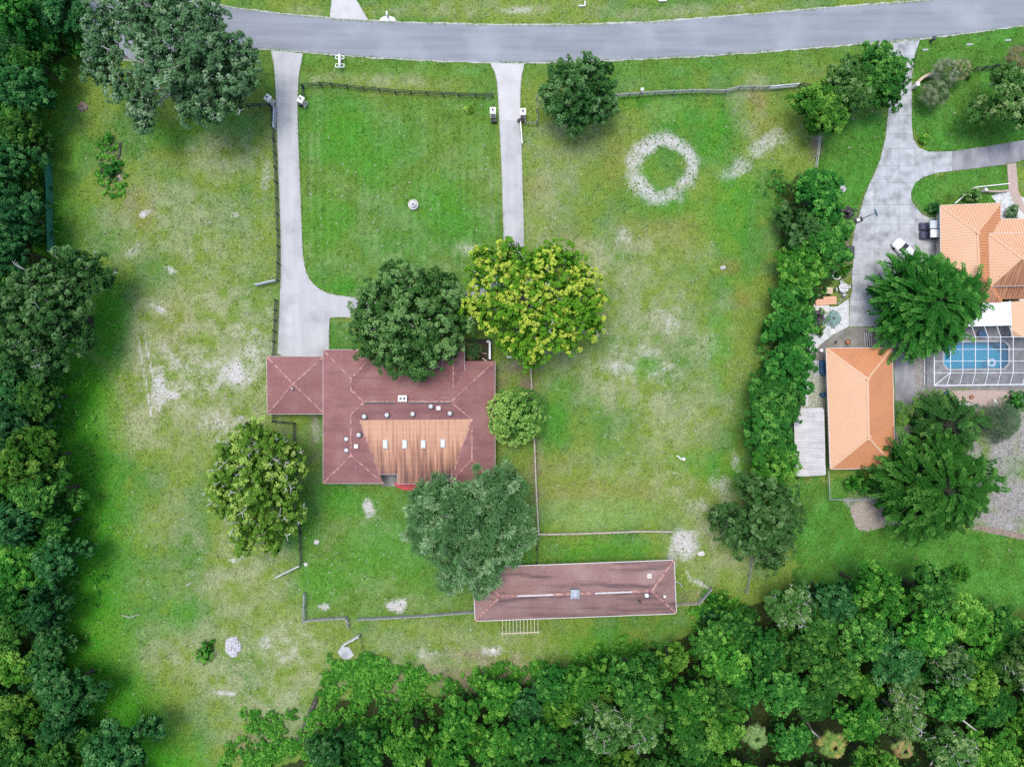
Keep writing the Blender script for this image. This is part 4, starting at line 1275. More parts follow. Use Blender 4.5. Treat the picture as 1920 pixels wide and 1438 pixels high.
def leaf_quads(pos, nn, rad, ll, lw, rng, radial=0.0, dirs=None):
    n = len(pos)
    rnd = rng.normal(size=(n, 3))
    u = unit(np.cross(nn, rnd))
    if radial > 0 and dirs is not None:
        u = unit(dirs * radial + u * (1 - radial))
    v = unit(np.cross(nn, u))
    s = (0.7 + 0.6 * rng.random(n))[:, None]
    a, b = u * (ll * 0.5) * s, v * (lw * 0.5) * s
    return np.stack([pos - a, pos + b - a * 0.1, pos + a, pos - b - a * 0.1], 1)


LEAF_N, LEAF_L, LEAF_W, LEAF_B = 1.5, 1.02, 1.15, 1.75


def crown_arrays(lobes, seed, dens=3.2, rc=0.62, leaves=24, ll=0.34, lw=0.2, cA=(.04, .08, .03), cB=(.1, .16, .06), tip=None, tip_amt=0.0,
                 radial=0.0, low=-0.15, inner=True, squash=0.85, edge=0.22, upb=0.8, split=True):
    rng = np.random.default_rng(seed)
    L_ = np.asarray(lobes, float)
    leaves = int(leaves * LEAF_N); ll *= LEAF_L; lw *= LEAF_W
    cA, cB = np.array(cA) * LEAF_B, np.array(cB) * LEAF_B
    if tip is not None: tip = np.array(tip) * (LEAF_B * .5 + .5)
    CC, NN, RC = [], [], []
    base_l = L_
    if split:
        # every bough carries smaller rounded masses of leaves
        sub = []
        for (x, y, z, r) in L_:
            if r < 1.3:
                sub.append((x, y, z, r)); continue
            ns = max(5, int(3.4 * (r / 1.2) ** 1.15))
            d = unit(rng.normal(size=(ns * 3, 3))); d = d[d[:, 2] > -0.2]
            got = []
            for v in d:
                if all(np.dot(v, w) < 0.72 for w in got): got.append(v)
                if len(got) >= ns: break
            for v in got:
                rs = r * rng.uniform(.34, .5)
                c = np.array([x, y, z]) + v * np.array([1, 1, squash]) * (r - rs * rng.uniform(.5, .95))
                sub.append((*c, rs))
        sub = np.array(sub)
        # drop masses buried in other boughs
        keep = np.ones(len(sub), bool)
        for (x2, y2, z2, r2) in L_:
            keep &= ~(np.linalg.norm((sub[:, :3] - np.array([x2, y2, z2])) / np.array([1, 1, squash]), axis=1) < r2 * .42)
        L_ = sub[keep] if keep.sum() > 4 else sub
    LT = []
    for (x, y, z, r) in L_:
        nc = max(7, int(dens * 1.15 * r * r + 3))
        d = unit(rng.normal(size=(nc * 2, 3)))
        d = d[d[:, 2] > low][:nc]
        k = r * (1 - edge + 2 * edge * rng.random(len(d)) ** 1.2)[:, None]
        c = np.array([x, y, z]) + d * k * np.array([1, 1, squash])
        keep = np.ones(len(c), bool)
        for (x2, y2, z2, r2) in L_:
            if (x2, y2, z2) == (x, y, z): continue
            dd = np.linalg.norm((c - np.array([x2, y2, z2])) / np.array([1, 1, squash]), axis=1)
            keep &= dd > r2 * 0.62
        CC.append(c[keep]); NN.append(d[keep]); LT.append(np.full(keep.sum(), rng.random()))
    CC = np.concatenate(CC); NN = np.concatenate(NN)
    nC = len(CC)
    rcs = rc * (0.65 + 0.7 * rng.random(nC))
    LT = np.concatenate(LT)
    ctone = rng.random(nC) * .5 + LT * .5
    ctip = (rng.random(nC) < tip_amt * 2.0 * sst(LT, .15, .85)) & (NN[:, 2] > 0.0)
    idx = np.repeat(np.arange(nC), leaves)
    n = len(idx)
    d = unit(NN[idx] * 0.8 + unit(rng.normal(size=(n, 3))) * 0.95)
    pr = np.sqrt(rng.random(n))
    pos = CC[idx] + d * (rcs[idx] * (0.3 + 0.75 * pr))[:, None]
    nn = unit(d * 0.8 + 0.5 * rng.normal(size=(n, 3)) + np.array([0, 0, upb]))
    q = leaf_quads(pos, nn, None, ll, lw, rng, radial, d)
    t = np.clip(ctone[idx] * 0.65 + 0.35 * rng.random(n), 0, 1)[:, None]
    colr = cA * (1 - t) + cB * t
    if tip is not None:
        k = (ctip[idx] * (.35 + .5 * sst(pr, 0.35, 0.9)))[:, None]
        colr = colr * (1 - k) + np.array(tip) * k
    colr = colr * (0.78 + 0.45 * rng.random(n))[:, None]
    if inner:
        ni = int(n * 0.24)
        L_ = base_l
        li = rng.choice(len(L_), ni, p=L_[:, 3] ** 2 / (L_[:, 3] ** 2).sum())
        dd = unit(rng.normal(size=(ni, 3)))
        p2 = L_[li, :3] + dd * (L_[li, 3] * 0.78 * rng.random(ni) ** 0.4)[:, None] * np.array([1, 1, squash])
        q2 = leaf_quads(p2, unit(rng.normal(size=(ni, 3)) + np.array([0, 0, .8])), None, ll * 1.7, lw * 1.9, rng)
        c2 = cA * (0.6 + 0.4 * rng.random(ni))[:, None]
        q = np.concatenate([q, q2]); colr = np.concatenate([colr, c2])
    return q, colr


def sst(x, a, b):
    t = np.clip((x - a) / (b - a), 0, 1)
    return t * t * (3 - 2 * t)


def auto_lobes(rx, ry, height, seed, n=12, rl=(0.3, 0.44), depth=0.45, irregular=0.15):
    rg = random.Random(seed)
    out = []
    Rm = (rx + ry) / 2
    for k in range(n):
        if k == 0:
            rho, a = 0.05, 0
        else:
            rho = math.sqrt((k - 0.3) / (n - 0.3)) * (0.72 + rg.uniform(-irregular, irregular))
            a = k * 2.39996 + rg.uniform(-0.5, 0.5)
        r = Rm * rg.uniform(*rl)
        x, y = rx * rho * math.cos(a), ry * rho * math.sin(a)
        z = height - r * 0.85 - (rho ** 2) * height * depth + rg.uniform(-0.5, 0.4) * irregular * 6
        out.append((x, y, max(z, r * 0.55), r))
    return out


def trunk_mb(lobes, height, tr, seed, wob=0.4):
    rg = random.Random(seed)
    mb = MB()
    fork = Vector((rg.uniform(-.3, .3), rg.uniform(-.3, .3), height * 0.34))
    mb.tube([(0, 0, -0.1), fork * 0.5 + Vector((0, 0, .1)), fork, fork + Vector((0, 0, height * 0.22))], [tr * 1.3, tr, tr * 0.85, tr * 0.45], 9)
    for (x, y, z, r) in lobes:
        e = Vector((x, y, z + r * 0.45))
        m_ = fork.lerp(e, 0.55) + Vector((rg.uniform(-wob, wob), rg.uniform(-wob, wob), rg.uniform(0, .5)))
        mb.tube([fork - Vector((0, 0, .2)), m_, e], [tr * 0.5, tr * 0.3, tr * 0.08], 6)
        for k in range(2):
            s_ = m_.lerp(e, rg.uniform(0.1, .6))
            t_ = Vector((x, y, z)) + Vector((rg.uniform(-1, 1), rg.uniform(-1, 1), rg.uniform(0.1, .9))) * r * 0.8
            mb.tube([s_, s_.lerp(t_, .5) + Vector((0, 0, .15)), t_], [tr * .2, tr * .12, tr * .03], 5)
    return mb


def twigs(mb, lobes, n, seed, length=1.3, rad=0.045):
    """bare twigs standing out of the leaves"""
    rg = random.Random(seed)
    for k in range(n):
        x, y, z, r = rg.choice(lobes)
        a, e = rg.uniform(0, 6.28), rg.uniform(0.2, 1.3)
        d = Vector((math.cos(a) * math.cos(e), math.sin(a) * math.cos(e), math.sin(e) * .85))
        p = Vector((x, y, z)) + d * r * 0.7
        q = Vector((x, y, z)) + d * (r * 1.02) + Vector((rg.uniform(-.3, .3), rg.uniform(-.3, .3), 0.3))
        t = Vector((-d.y, d.x, 0))
        q2 = q + d * length * 0.4 + t * rg.uniform(-.8, .8) * length * .6
        mb.tube([p, q, q2], [rad * 1.2, rad, rad * .35], 4, 0, False)
        for _ in range(2):
            q3 = q + t * rg.uniform(-1, 1) * length * .6 + d * length * .25 + Vector((0, 0, .1))
            mb.tube([q, q.lerp(q3, .5) + Vector((0, 0, .08)), q3], [rad * .8, rad * .6, rad * .25], 4, 0, False)


STY = {
    'oak_grey': dict(dens=3.8, rc=0.5, leaves=26, ll=0.33, lw=0.19, cA=(.03, .074, .028), cB=(.072, .142, .058), tip=(.17, .25, .14), tip_amt=.22),
    'dark_round': dict(dens=4.2, rc=0.5, leaves=28, ll=0.34, lw=0.17, cA=(.02, .07, .014), cB=(.055, .145, .034), tip=(.15, .29, .09), tip_amt=.42, edge=.14),
    'yellow': dict(dens=5.6, rc=0.4, leaves=20, ll=0.3, lw=0.2, cA=(.034, .12, .007), cB=(.1, .22, .016), tip=(.36, .43, .055), tip_amt=.48, edge=.3),
    'dome': dict(dens=9, rc=0.34, leaves=20, ll=0.26, lw=0.13, cA=(.04, .13, .02), cB=(.1, .22, .04), tip=(.3, .48, .11), tip_amt=.55, edge=.05, radial=.5, split=False),
    'wispy': dict(dens=3.8, rc=0.8, leaves=40, ll=0.58, lw=0.1, cA=(.034, .092, .028), cB=(.095, .185, .068), tip=(.24, .36, .18), tip_amt=.34, radial=.75, edge=.22),
    'olive': dict(dens=5.6, rc=0.44, leaves=22, ll=0.32, lw=0.19, cA=(.042, .115, .01), cB=(.115, .215, .028), tip=(.29, .42, .09), tip_amt=.4, edge=.24),
    'dark_oak': dict(dens=3.8, rc=0.48, leaves=26, ll=0.32, lw=0.18, cA=(.014, .05, .011), cB=(.036, .09, .023), tip=(.09, .17, .06), tip_amt=.25),
    'green': dict(dens=3.8, rc=0.48, leaves=27, ll=0.32, lw=0.19, cA=(.009, .06, .008), cB=(.03, .125, .018), tip=(.09, .25, .04), tip_amt=.3),
    'bright': dict(dens=3.8, rc=0.48, leaves=27, ll=0.33, lw=0.2, cA=(.014, .078, .008), cB=(.043, .155, .016), tip=(.13, .3, .04), tip_amt=.34),
    'lime': dict(dens=3.6, rc=0.5, leaves=25, ll=0.36, lw=0.23, cA=(.018, .088, .008), cB=(.055, .165, .017), tip=(.15, .31, .045), tip_amt=.4),
    'bluish': dict(dens=3.8, rc=0.48, leaves=27, ll=0.32, lw=0.19, cA=(.009, .055, .013), cB=(.027, .105, .027), tip=(.08, .2, .06), tip_amt=.26),
    'weed': dict(dens=3.8, rc=0.48, leaves=27, ll=0.33, lw=0.2, cA=(.015, .082, .008), cB=(.046, .162, .016), tip=(.12, .3, .04), tip_amt=.35),
    'plum': dict(dens=3.6, rc=0.5, leaves=24, ll=0.34, lw=0.17, cA=(.03, .026, .032), cB=(.085, .07, .085), tip=(.15, .14, .16), tip_amt=.3),
    'mossy': dict(dens=3.6, rc=0.5, leaves=24, ll=0.34, lw=0.17, cA=(.024, .082, .014), cB=(.065, .15, .034), tip=(.2, .3, .11), tip_amt=.32),
}


def tree(name, label, px, py, rpx, height, style, seed, lobes_px=None, n=12, rl=(0.3, 0.44), depth=0.4, irregular=0.15, cat='tree', group=None, bark='bark',
         tr=0.3, ntwig=0, ry=None, zc=0.66, twig_len=1.3, trunk=True, **over):
    z0 = height * zc
    base = W(px, py, z0); base.z = 0
    root = empty(name, base, label, cat, group)
    if lobes_px:
        lobes = []
        for (lx, ly, lr, lz) in lobes_px:
            w = W(lx, ly, lz)
            lobes.append((w.x - base.x, w.y - base.y, lz, lr * (1 - lz / CAM_H) / PPM))
    else:
        k = (1 - z0 / CAM_H) / PPM
        lobes = auto_lobes(rpx * k, (ry or rpx) * k, height, seed, n, rl, depth, irregular)
    st_ = dict(STY[style]); st_.update(over)
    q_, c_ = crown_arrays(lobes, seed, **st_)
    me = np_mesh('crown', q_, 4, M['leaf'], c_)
    place('crown' if trunk else 'foliage', me, root)
    mb = trunk_mb(lobes, height, tr, seed) if trunk else MB()
    if not trunk:
        for (x, y, z, r) in lobes:
            mb.tube([(x * .2, y * .2, -0.05), (x * .7, y * .7, z * .6), (x, y, z)], [0.07, 0.05, 0.02], 5)
    me = bpy.data.meshes.new('trunk')
    me.from_pydata(mb.v, [], mb.f); me.materials.append(M[bark]); me.polygons.foreach_set('use_smooth', [True] * len(mb.f))
    place('trunk' if trunk else 'stems', me, root)
    if ntwig:
        mb = MB(); twigs(mb, lobes, ntwig, seed + 5, twig_len, .062 if twig_len > 1.5 else .045)
        me = bpy.data.meshes.new('bare_twigs'); me.from_pydata(mb.v, [], mb.f); me.materials.append(M['bark_pale'])
        place('bare_twigs', me, root)['kind'] = 'stuff'
    return root


# ---- named yard trees
tree('oak_tree', 'huge grey-green live oak overhanging the street at the top left', 320, 130, 150, 15, 'oak_grey', 1, lobes_px=[
    (205, 40, 42, 10.5), (260, 30, 48, 12), (330, 25, 50, 12.5), (385, 40, 42, 11), (195, 95, 36, 9.5), (300, 85, 50, 13.5), (360, 100, 50, 13), (420, 95, 40, 10.5), (462, 105, 30, 9),
    (190, 135, 34, 8.5), (285, 140, 30, 12), (345, 160, 46, 12), (410, 150, 46, 10.5), (455, 150, 34, 9), (235, 165, 32, 9), (270, 190, 30, 8.5), (360, 200, 36, 9.5), (400, 205, 34, 9), (435, 190, 30, 8.5), (268, 228, 22, 7.5),
    (300, 10, 45, 11.5), (270, 75, 30, 12)], tr=0.62, ntwig=70, bark='bark_pale')
tree('oak_tree', 'dark green dense round tree over the north eave of the red house', 765, 602, 113, 12.5, 'dark_round', 2, lobes_px=[
    (765, 600, 52, 9.8), (735, 545, 42, 8.6), (785, 535, 40, 8.2), (830, 560, 38, 8.0), (848, 605, 36, 7.6), (835, 650, 36, 7.2), (700, 570, 40, 8.0), (690, 615, 38, 7.6), (705, 650, 36, 7.4), (745, 670, 38, 7.6),
    (795, 668, 38, 7.8), (760, 640, 42, 9), (810, 600, 42, 9), (715, 600, 40, 9), (765, 555, 40, 9.3), (860, 575, 26, 6.6), (840, 530, 26, 6.6), (740, 515, 24, 6.6), (780, 690, 20, 6.2)], tr=0.45, bark='bark_pale')
tree('sycamore_tree', 'bright yellow-green open crowned tree between the house and the pasture', 1000, 572, 125, 14, 'yellow', 3, lobes_px=[
    (905, 480, 26, 8), (905, 520, 30, 8.5), (890, 575, 30, 8), (920, 600, 28, 9), (960, 480, 36, 10), (1000, 500, 36, 11), (960, 530, 36, 11.5), (1010, 550, 32, 12), (960, 590, 34, 11), (1000, 600, 30, 11.5),
    (1060, 490, 32, 9.5), (1090, 520, 32, 9.5), (1065, 545, 30, 10.5), (1110, 560, 26, 8.5), (1090, 590, 36, 9.5), (1115, 610, 24, 8), (1050, 600, 30, 10.5), (1060, 640, 28, 8.5), (985, 650, 34, 9), (1000, 672, 24, 8), (950, 640, 26, 8),
    (925, 560, 26, 9.5), (1022, 520, 34, 11), (1032, 578, 34, 11), (1030, 628, 30, 9.5), (1035, 480, 28, 9.5), (940, 500, 28, 9.5)], tr=0.42, bark='bark_pale', ntwig=20)
tree('ball_tree', 'small dome shaped light green tree touching the east eave', 967, 779, 58, 5.6, 'dome', 4, lobes_px=[
    (967, 779, 50, 2.9), (950, 770, 34, 3.2), (985, 765, 34, 3.1), (965, 798, 36, 3.0), (990, 795, 28, 2.6), (945, 795, 28, 2.6), (968, 778, 40, 3.6)], tr=0.16, inner=True, low=-.1)
tree('willow_tree', 'grey-green feathery tree behind the house and west end of the stable', 872, 995, 115, 12.5, 'wispy', 5, lobes_px=[
    (870, 960, 48, 10), (830, 930, 38, 8.5), (920, 920, 44, 9), (960, 960, 36, 8), (800, 965, 36, 7.5), (850, 1010, 46, 9.5), (910, 990, 46, 9.5), (960, 1010, 34, 8), (815, 1010, 36, 7.5), (870, 1055, 40, 8), (920, 1050, 38, 8),
    (905, 1090, 24, 6.5), (850, 1080, 28, 6.5), (790, 930, 24, 6), (955, 905, 28, 7), (780, 990, 22, 5.5)], tr=0.38, bark='bark_pale')
tree('oak_tree', 'olive green oak with pale bare twigs left of the house', 487, 915, 100, 12, 'olive', 6, lobes_px=[
    (475, 815, 34, 8), (440, 850, 34, 8), (510, 835, 34, 8), (545, 850, 24, 6.5), (430, 895, 34, 7.6), (480, 880, 44, 10), (530, 890, 36, 8.6), (485, 930, 44, 10.4), (535, 935, 34, 8.2), (430, 945, 34, 7.6), (470, 980, 38, 8.6),
    (520, 985, 36, 8), (510, 1020, 24, 6.4), (460, 1015, 24, 6.6), (410, 920, 20, 6), (555, 960, 18, 6)], tr=0.4, ntwig=75, bark='bark_pale', twig_len=1.8)
tree('oak_tree', 'dark green oak beside the middle driveway and street', 1088, 182, 78, 10, 'dark_oak', 7, lobes_px=[
    (1090, 180, 42, 7.4), (1060, 140, 30, 6.4), (1110, 135, 34, 6.8), (1035, 190, 26, 5.8), (1060, 210, 32, 6), (1120, 190, 34, 6.4), (1145, 195, 20, 5), (1140, 130, 16, 5.4), (1085, 232, 20, 4.8), (1095, 215, 28, 5.6), (1125, 215, 20, 5), (1040, 160, 20, 5.6), (1130, 160, 22, 6)],
     tr=0.32)
tree('oak_tree', 'dark spreading oak reaching out from the left wood', 100, 590, 110, 13, 'dark_oak', 8, lobes_px=[
    (165, 505, 36, 8), (195, 525, 26, 7), (120, 510, 38, 9), (70, 530, 46, 9.5), (130, 560, 40, 9.5), (90, 590, 46, 11), (30, 580, 46, 10), (140, 620, 36, 8.6), (90, 645, 44, 9), (40, 650, 44, 9.5), (160, 640, 24, 7), (100, 680, 36, 8), (140, 485, 24, 7)],
     tr=0.5, ntwig=30)

# ---- trees of the neighbour's boundary row
row = [
    ('shade_tree', 'full green tree over the mouth of the neighbour driveway', 1648, 146, 54, 8.5, 'green', 0.35),
    ('shade_tree', 'olive tinted tree next to the grey gate of the front fence', 1592, 165, 52, 8, 'mossy', 0.3),
    ('shade_tree', 'bright green tree at the inner corner of the front fence', 1538, 208, 48, 7.5, 'bright', 0.28),
    ('shade_tree', 'green tree at the head of the boundary row below the corner', 1530, 372, 48, 7.5, 'green', 0.25),
    ('shade_tree', 'dull dark tree second in the boundary row', 1502, 425, 40, 6.5, 'dark_oak', 0.22),
    ('shade_tree', 'dark green tree by the dark bin on the neighbour driveway', 1548, 458, 42, 7, 'green', 0.25),
    ('fig_tree', 'big-leaved bright green round tree in the boundary row', 1500, 505, 46, 6.5, 'bright', 0.22),
    ('shade_tree', 'dark green tree just below the bright green round tree', 1492, 562, 40, 6, 'green', 0.22),
    ('shade_tree', 'mid green tree beside the orange sheets and agave', 1474, 622, 42, 6.5, 'green', 0.22),
    ('shade_tree', 'dense green tree left of the garage north corner', 1478, 690, 48, 7, 'green', 0.25),
    ('shade_tree', 'dense green tree left of the white shed roof top end', 1452, 748, 46, 7, 'green', 0.25),
    ('shade_tree', 'dense green tree left of the middle of the shed', 1440, 808, 50, 7.5, 'green', 0.25),
    ('shade_tree', 'yellowish green tree left of the lower end of the shed', 1450, 868, 48, 7, 'bright', 0.25),
    ('shade_tree', 'large dark green round tree ending the boundary row', 1430, 978, 76, 10, 'dark_oak', 0.35),
    ('shade_tree', 'grey-green tree at the right edge beside the palms', 1905, 185, 62, 9, 'mossy', 0.3),
]
for i, (nm, lb, px, py, rp, h, sty, tr_) in enumerate(row):
    tree(nm, lb, px, py, rp * 1.15, h, sty, 100 + i, n=12 if rp < 60 else 18, rl=(0.3, 0.46), depth=0.34, irregular=0.2, tr=tr_, group='trees of the neighbour boundary' if 3 <= i <= 13 else None)


# ---- plumes: palms and feathery conifers
def plume_arrays(P0, D, Ls, rise, droop, nl, ll, lw, cA, cB, rng, fwd=0.6, upv=0.15, taper=0.6, start=0.1, tipc=None):
    """P0 (n,3) roots, D (n,3) horizontal unit directions, Ls lengths; leaflets both sides of a drooping spine"""
    n = len(P0)
    t = np.linspace(start, 1, nl)
    T = np.tile(t, n); I = np.repeat(np.arange(n), nl)
    T = np.clip(T + rng.normal(0, 0.4 / nl, len(T)), 0, 1)
    up = np.array([0, 0, 1.0])
    pos = P0[I] + D[I] * (Ls[I] * T)[:, None] + up * ((rise[I] * T - droop[I] * T * T) * Ls[I])[:, None]
    sp = unit(D[I] + up * (rise[I] - 2 * droop[I] * T)[:, None])
    side = unit(np.cross(sp, np.tile(up, (len(I), 1))))
    qs, cs = [], []
    ctone = rng.random(n)
    for s in (-1, 1):
        d = unit(side * s + sp * fwd + up * upv + 0.18 * rng.normal(size=(len(I), 3)))
        l = ll * (1 - taper * np.abs(T - 0.35) ** 1.1) * (0.75 + .5 * rng.random(len(I)))
        e = pos + d * l[:, None]
        w = unit(np.cross(d, up + 0.5 * rng.normal(size=(len(I), 3)))) * (lw / 2)
        m_ = pos * 0.5 + e * 0.5
        qs.append(np.stack([pos, m_ + w, e, m_ - w], 1))
        k = np.clip(ctone[I] * .6 + .4 * rng.random(len(I)), 0, 1)[:, None]
        c_ = np.array(cA) * (1 - k) + np.array(cB) * k
        if tipc is not None:
            kk = (sst(T, 0.5, 1.0) * 0.7 * (ctone[I] > 0.4))[:, None]
            c_ = c_ * (1 - kk) + np.array(tipc) * kk
        cs.append(c_)
    return np.concatenate(qs), np.concatenate(cs)


def palm(name, label, px, py, rpx, height, seed, cA, cB, n=30, dead=0.1, tipc=None, group=None, nl=34, lw=0.055, trunk_r=0.17, fan=False, cat='palm', lfr=None):
    base = W(px, py, height); base.z = 0
    rng = np.random.default_rng(seed)
    root = empty(name, base, label, cat, group)
    Rm = rpx * (1 - height / CAM_H) / PPM
    a = np.arange(n) * 2.39996 + rng.normal(0, .2, n)
    el = np.linspace(1.25, -0.35, n)                       # upright hearts to hanging skirts
    D = np.stack([np.cos(a), np.sin(a), np.zeros(n)], 1)
    Ls = Rm * np.linspace(.12, 1.0, n) ** .8 * (0.9 + .2 * rng.random(n))
    rise = np.sin(el) * 0.75; droop = 0.35 + 0.3 * rng.random(n)
    P0 = np.tile(np.array([0, 0, height]), (n, 1)) + D * 0.08
    if fan:
        # every frond ends in a pleated fan of narrow leaflets
        nf = 22
        hub = P0 + D * (Ls * .5)[:, None] + np.array([0, 0, 1]) * ((rise * .5 - droop * .7 * .25) * Ls)[:, None]
        I = np.repeat(np.arange(n), nf)
        th = np.tile(np.linspace(-1.35, 1.35, nf), n) + rng.normal(0, .05, n * nf)
        sd2 = np.stack([-D[:, 1], D[:, 0], np.zeros(n)], 1)
        slope_ = (rise - droop)[I] * .8 - .25 * np.abs(th)
        d = unit(D[I] * np.cos(th)[:, None] + sd2[I] * np.sin(th)[:, None] + np.array([0, 0, 1]) * slope_[:, None])
        l = (Ls[I] * .55 * (.72 + .28 * np.cos(th)) * (.85 + .3 * rng.random(n * nf)))[:, None]
        e = hub[I] + d * l - np.array([0, 0, 1]) * (.12 * l)
        w = unit(np.cross(d, np.array([0, 0, 1.0]) + .4 * rng.normal(size=d.shape))) * (lw * .75)
        m_ = hub[I] * .45 + e * .55
        q_ = np.stack([hub[I], m_ + w, e, m_ - w], 1)
        ct = rng.random(n)
        k = np.clip(ct[I] * .6 + .4 * rng.random(n * nf), 0, 1)[:, None]
        c_ = np.array(cA) * (1 - k) + np.array(cB) * k
        if tipc is not None:
            kk = ((ct[I] > .55) * .8)[:, None]
            c_ = c_ * (1 - kk) + np.array(tipc) * kk
    else:
        q_, c_ = plume_arrays(P0, D, Ls, rise, droop, nl, lfr or Rm * 0.3, lw, cA, cB, rng, 0.7, .1, .6, .12, tipc)
    place('fronds', np_mesh('fronds', q_, 4, M['frond'], c_), root)
    mb = MB()
    mb.tube([(0, 0, -.1), (0.05, 0, height * .5), (0, 0, height - (.35 if fan else -.05))], [trunk_r * 1.2, trunk_r, trunk_r * 1.1], 9)
    for i in range(n if not fan else 0):
        pts = []
        for t in (0, .35, .7, 1):
            pts.append(P0[i] + D[i] * Ls[i] * t + np.array([0, 0, (rise[i] * t - droop[i] * t * t * (.7 if fan else 1)) * Ls[i]]))
        mb.tube(pts[: 3 if fan else 4], [0.03, 0.025, 0.018, 0.008][: 3 if fan else 4], 4, 0, False)
    me = bpy.data.meshes.new('trunk'); me.from_pydata(mb.v, [], mb.f); me.materials.append(M['bark']); place('trunk', me, root)
    return root


def feather_tree(label, px, py, rpx, ry, height, seed, n=230, cA=(.012, .095, .01), cB=(.05, .21, .026), tipc=(.15, .39, .07), lean=(0.0, 0.0)):
    zc = height * 0.6
    base = W(px, py, zc); base.z = 0
    rng = np.random.default_rng(seed)
    root = empty('feathery_conifer', base, label, 'tree', 'feathery conifers by the garage')
    k = (1 - zc / CAM_H) / PPM
    rx_, ry_ = rpx * k, ry * k
    u = rng.random(n) ** 0.52 * 0.84
    a = rng.random(n) * 6.2832
    lob = 1 + 0.13 * np.sin(3 * a + 1.3) + 0.09 * np.sin(5 * a + .4)
    P0 = np.stack([rx_ * u * np.cos(a) * lob, ry_ * u * np.sin(a) * lob, height * (1 - 0.62 * u ** 1.7) - 0.8 + rng.normal(0, .45, n)], 1)
    az_ = a + rng.normal(0, 0.75, n)
    D = unit(np.stack([np.cos(az_) + lean[0], np.sin(az_) + lean[1], np.zeros(n)], 1))
    Ls = 1.7 + 1.7 * rng.random(n)
    rise = 0.35 + .35 * rng.random(n); droop = .45 + .45 * rng.random(n)
    q_, c_ = plume_arrays(P0, D, Ls, rise, droop, 34, 0.62, 0.19, cA, cB, rng, .75, .22, .7, 0.0, tipc)
    # inner sprays so the heart of the crown is closed
    ni = n
    u2 = rng.random(ni) ** .5 * .7; a2 = rng.random(ni) * 6.2832
    P2 = np.stack([rx_ * u2 * np.cos(a2), ry_ * u2 * np.sin(a2), height * (.9 - .6 * u2 ** 1.7) - 2.0 - rng.random(ni)], 1)
    D2 = unit(np.stack([np.cos(a2 * 3), np.sin(a2 * 3), np.zeros(ni)], 1))
    q2, c2 = plume_arrays(P2, D2, np.full(ni, 2.6), np.full(ni, .2), np.full(ni, .4), 16, 0.8, .3, cA, cA, rng)
    place('crown', np_mesh('crown', np.concatenate([q_, q2]), 4, M['leaf'], np.concatenate([c_, c2])), root)
    mb = MB(); mb.tube([(0, 0, -.1), (0, 0, height * .5), (0.1, 0, height * .7)], [.34, .24, .05], 9)
    for i in range(0, n, 3):
        mb.tube([(0, 0, P0[i][2] * .75), tuple(P0[i] * .6 + np.array([0, 0, P0[i][2] * .3])), tuple(P0[i])], [.07, .05, .02], 4, 0, False)
    me = bpy.data.meshes.new('trunk'); me.from_pydata(mb.v, [], mb.f); me.materials.append(M['bark']); place('trunk', me, root)
    return root


feather_tree('feathery dark green conifer between the slab driveway and pool cage', 1742, 570, 98, 96, 10, 31, n=320, lean=(.35, .1))
feather_tree('feathery green conifer below the garage beside the sandy yard', 1758, 912, 112, 98, 9.5, 32, n=300, lean=(.25, -.1))

palm('fan_palm', 'grey-green fan palm nearest the street, right of the slab driveway', 1782, 130, 30, 4.2, 41, (.055, .11, .035), (.15, .225, .08), 60, fan=True, group='fan palms by the neighbour gate', lw=.07, tipc=(.26, .3, .2))
palm('fan_palm', 'fan palm just behind another, tips yellowing', 1808, 126, 24, 3.6, 42, (.06, .11, .04), (.15, .22, .08), 48, fan=True, group='fan palms by the neighbour gate', lw=.07, tipc=(.3, .3, .14))
palm('fan_palm', 'fan palm with a yellow patch below the curved brick wall', 1762, 170, 30, 4, 43, (.04, .095, .03), (.12, .2, .07), 60, fan=True, group='fan palms by the neighbour gate', lw=.07, tipc=(.2, .26, .14))
palm('fan_palm', 'fan palm with brown dead fronds at the top right edge', 1915, 104, 28, 4.4, 44, (.12, .13, .05), (.26, .25, .1), 56, fan=True, lw=.07, tipc=(.18, .2, .1))
palm('date_palm', 'spiky grey-green palm on the pale sand at the right edge', 1888, 790, 44, 3, 45, (.05, .1, .05), (.13, .2, .1), 60, nl=44, lw=.06, trunk_r=.24)
palm('sago_palm', 'bright green palm rosette against the garage wall, upper one', 1688, 765, 17, 2.2, 46, (.06, .15, .03), (.14, .27, .06), 26, group='rosettes along the garage wall')
palm('sago_palm', 'bright green palm rosette right of the upper one', 1707, 768, 13, 2.0, 47, (.06, .15, .03), (.14, .27, .06), 24, group='rosettes along the garage wall')
palm('sago_palm', 'bright green palm rosette against the garage wall, lower one', 1692, 788, 17, 2.2, 48, (.06, .16, .02), (.15, .3, .05), 26, group='rosettes along the garage wall')
palm('palm_shrub', 'deep green palm in the walled entry corner', 887, 656, 22, 2.6, 49, (.02, .08, .02), (.06, .16, .04), 28, tipc=(.25, .22, .08), nl=30)
palm('agave_plant', 'large blue-green agave on the pale gravel', 1563, 597, 20, 0.5, 50, (.2, .31, .3), (.36, .5, .48), 34, nl=14, lw=.13, trunk_r=.1, cat='plant', lfr=0.55)
palm('cabbage_palm', 'pale green fan palm head in the wood, bottom edge', 1420, 1385, 27, 9.0, 51, (.1, .2, .05), (.23, .34, .12), 54, fan=True, lw=.08, group='palms in the wood')
palm('cabbage_palm', 'yellow-tipped fan palm head among the wood trees', 1566, 1402, 30, 9.0, 52, (.12, .24, .04), (.28, .4, .1), 56, fan=True, lw=.08, tipc=(.42, .34, .1), group='palms in the wood')
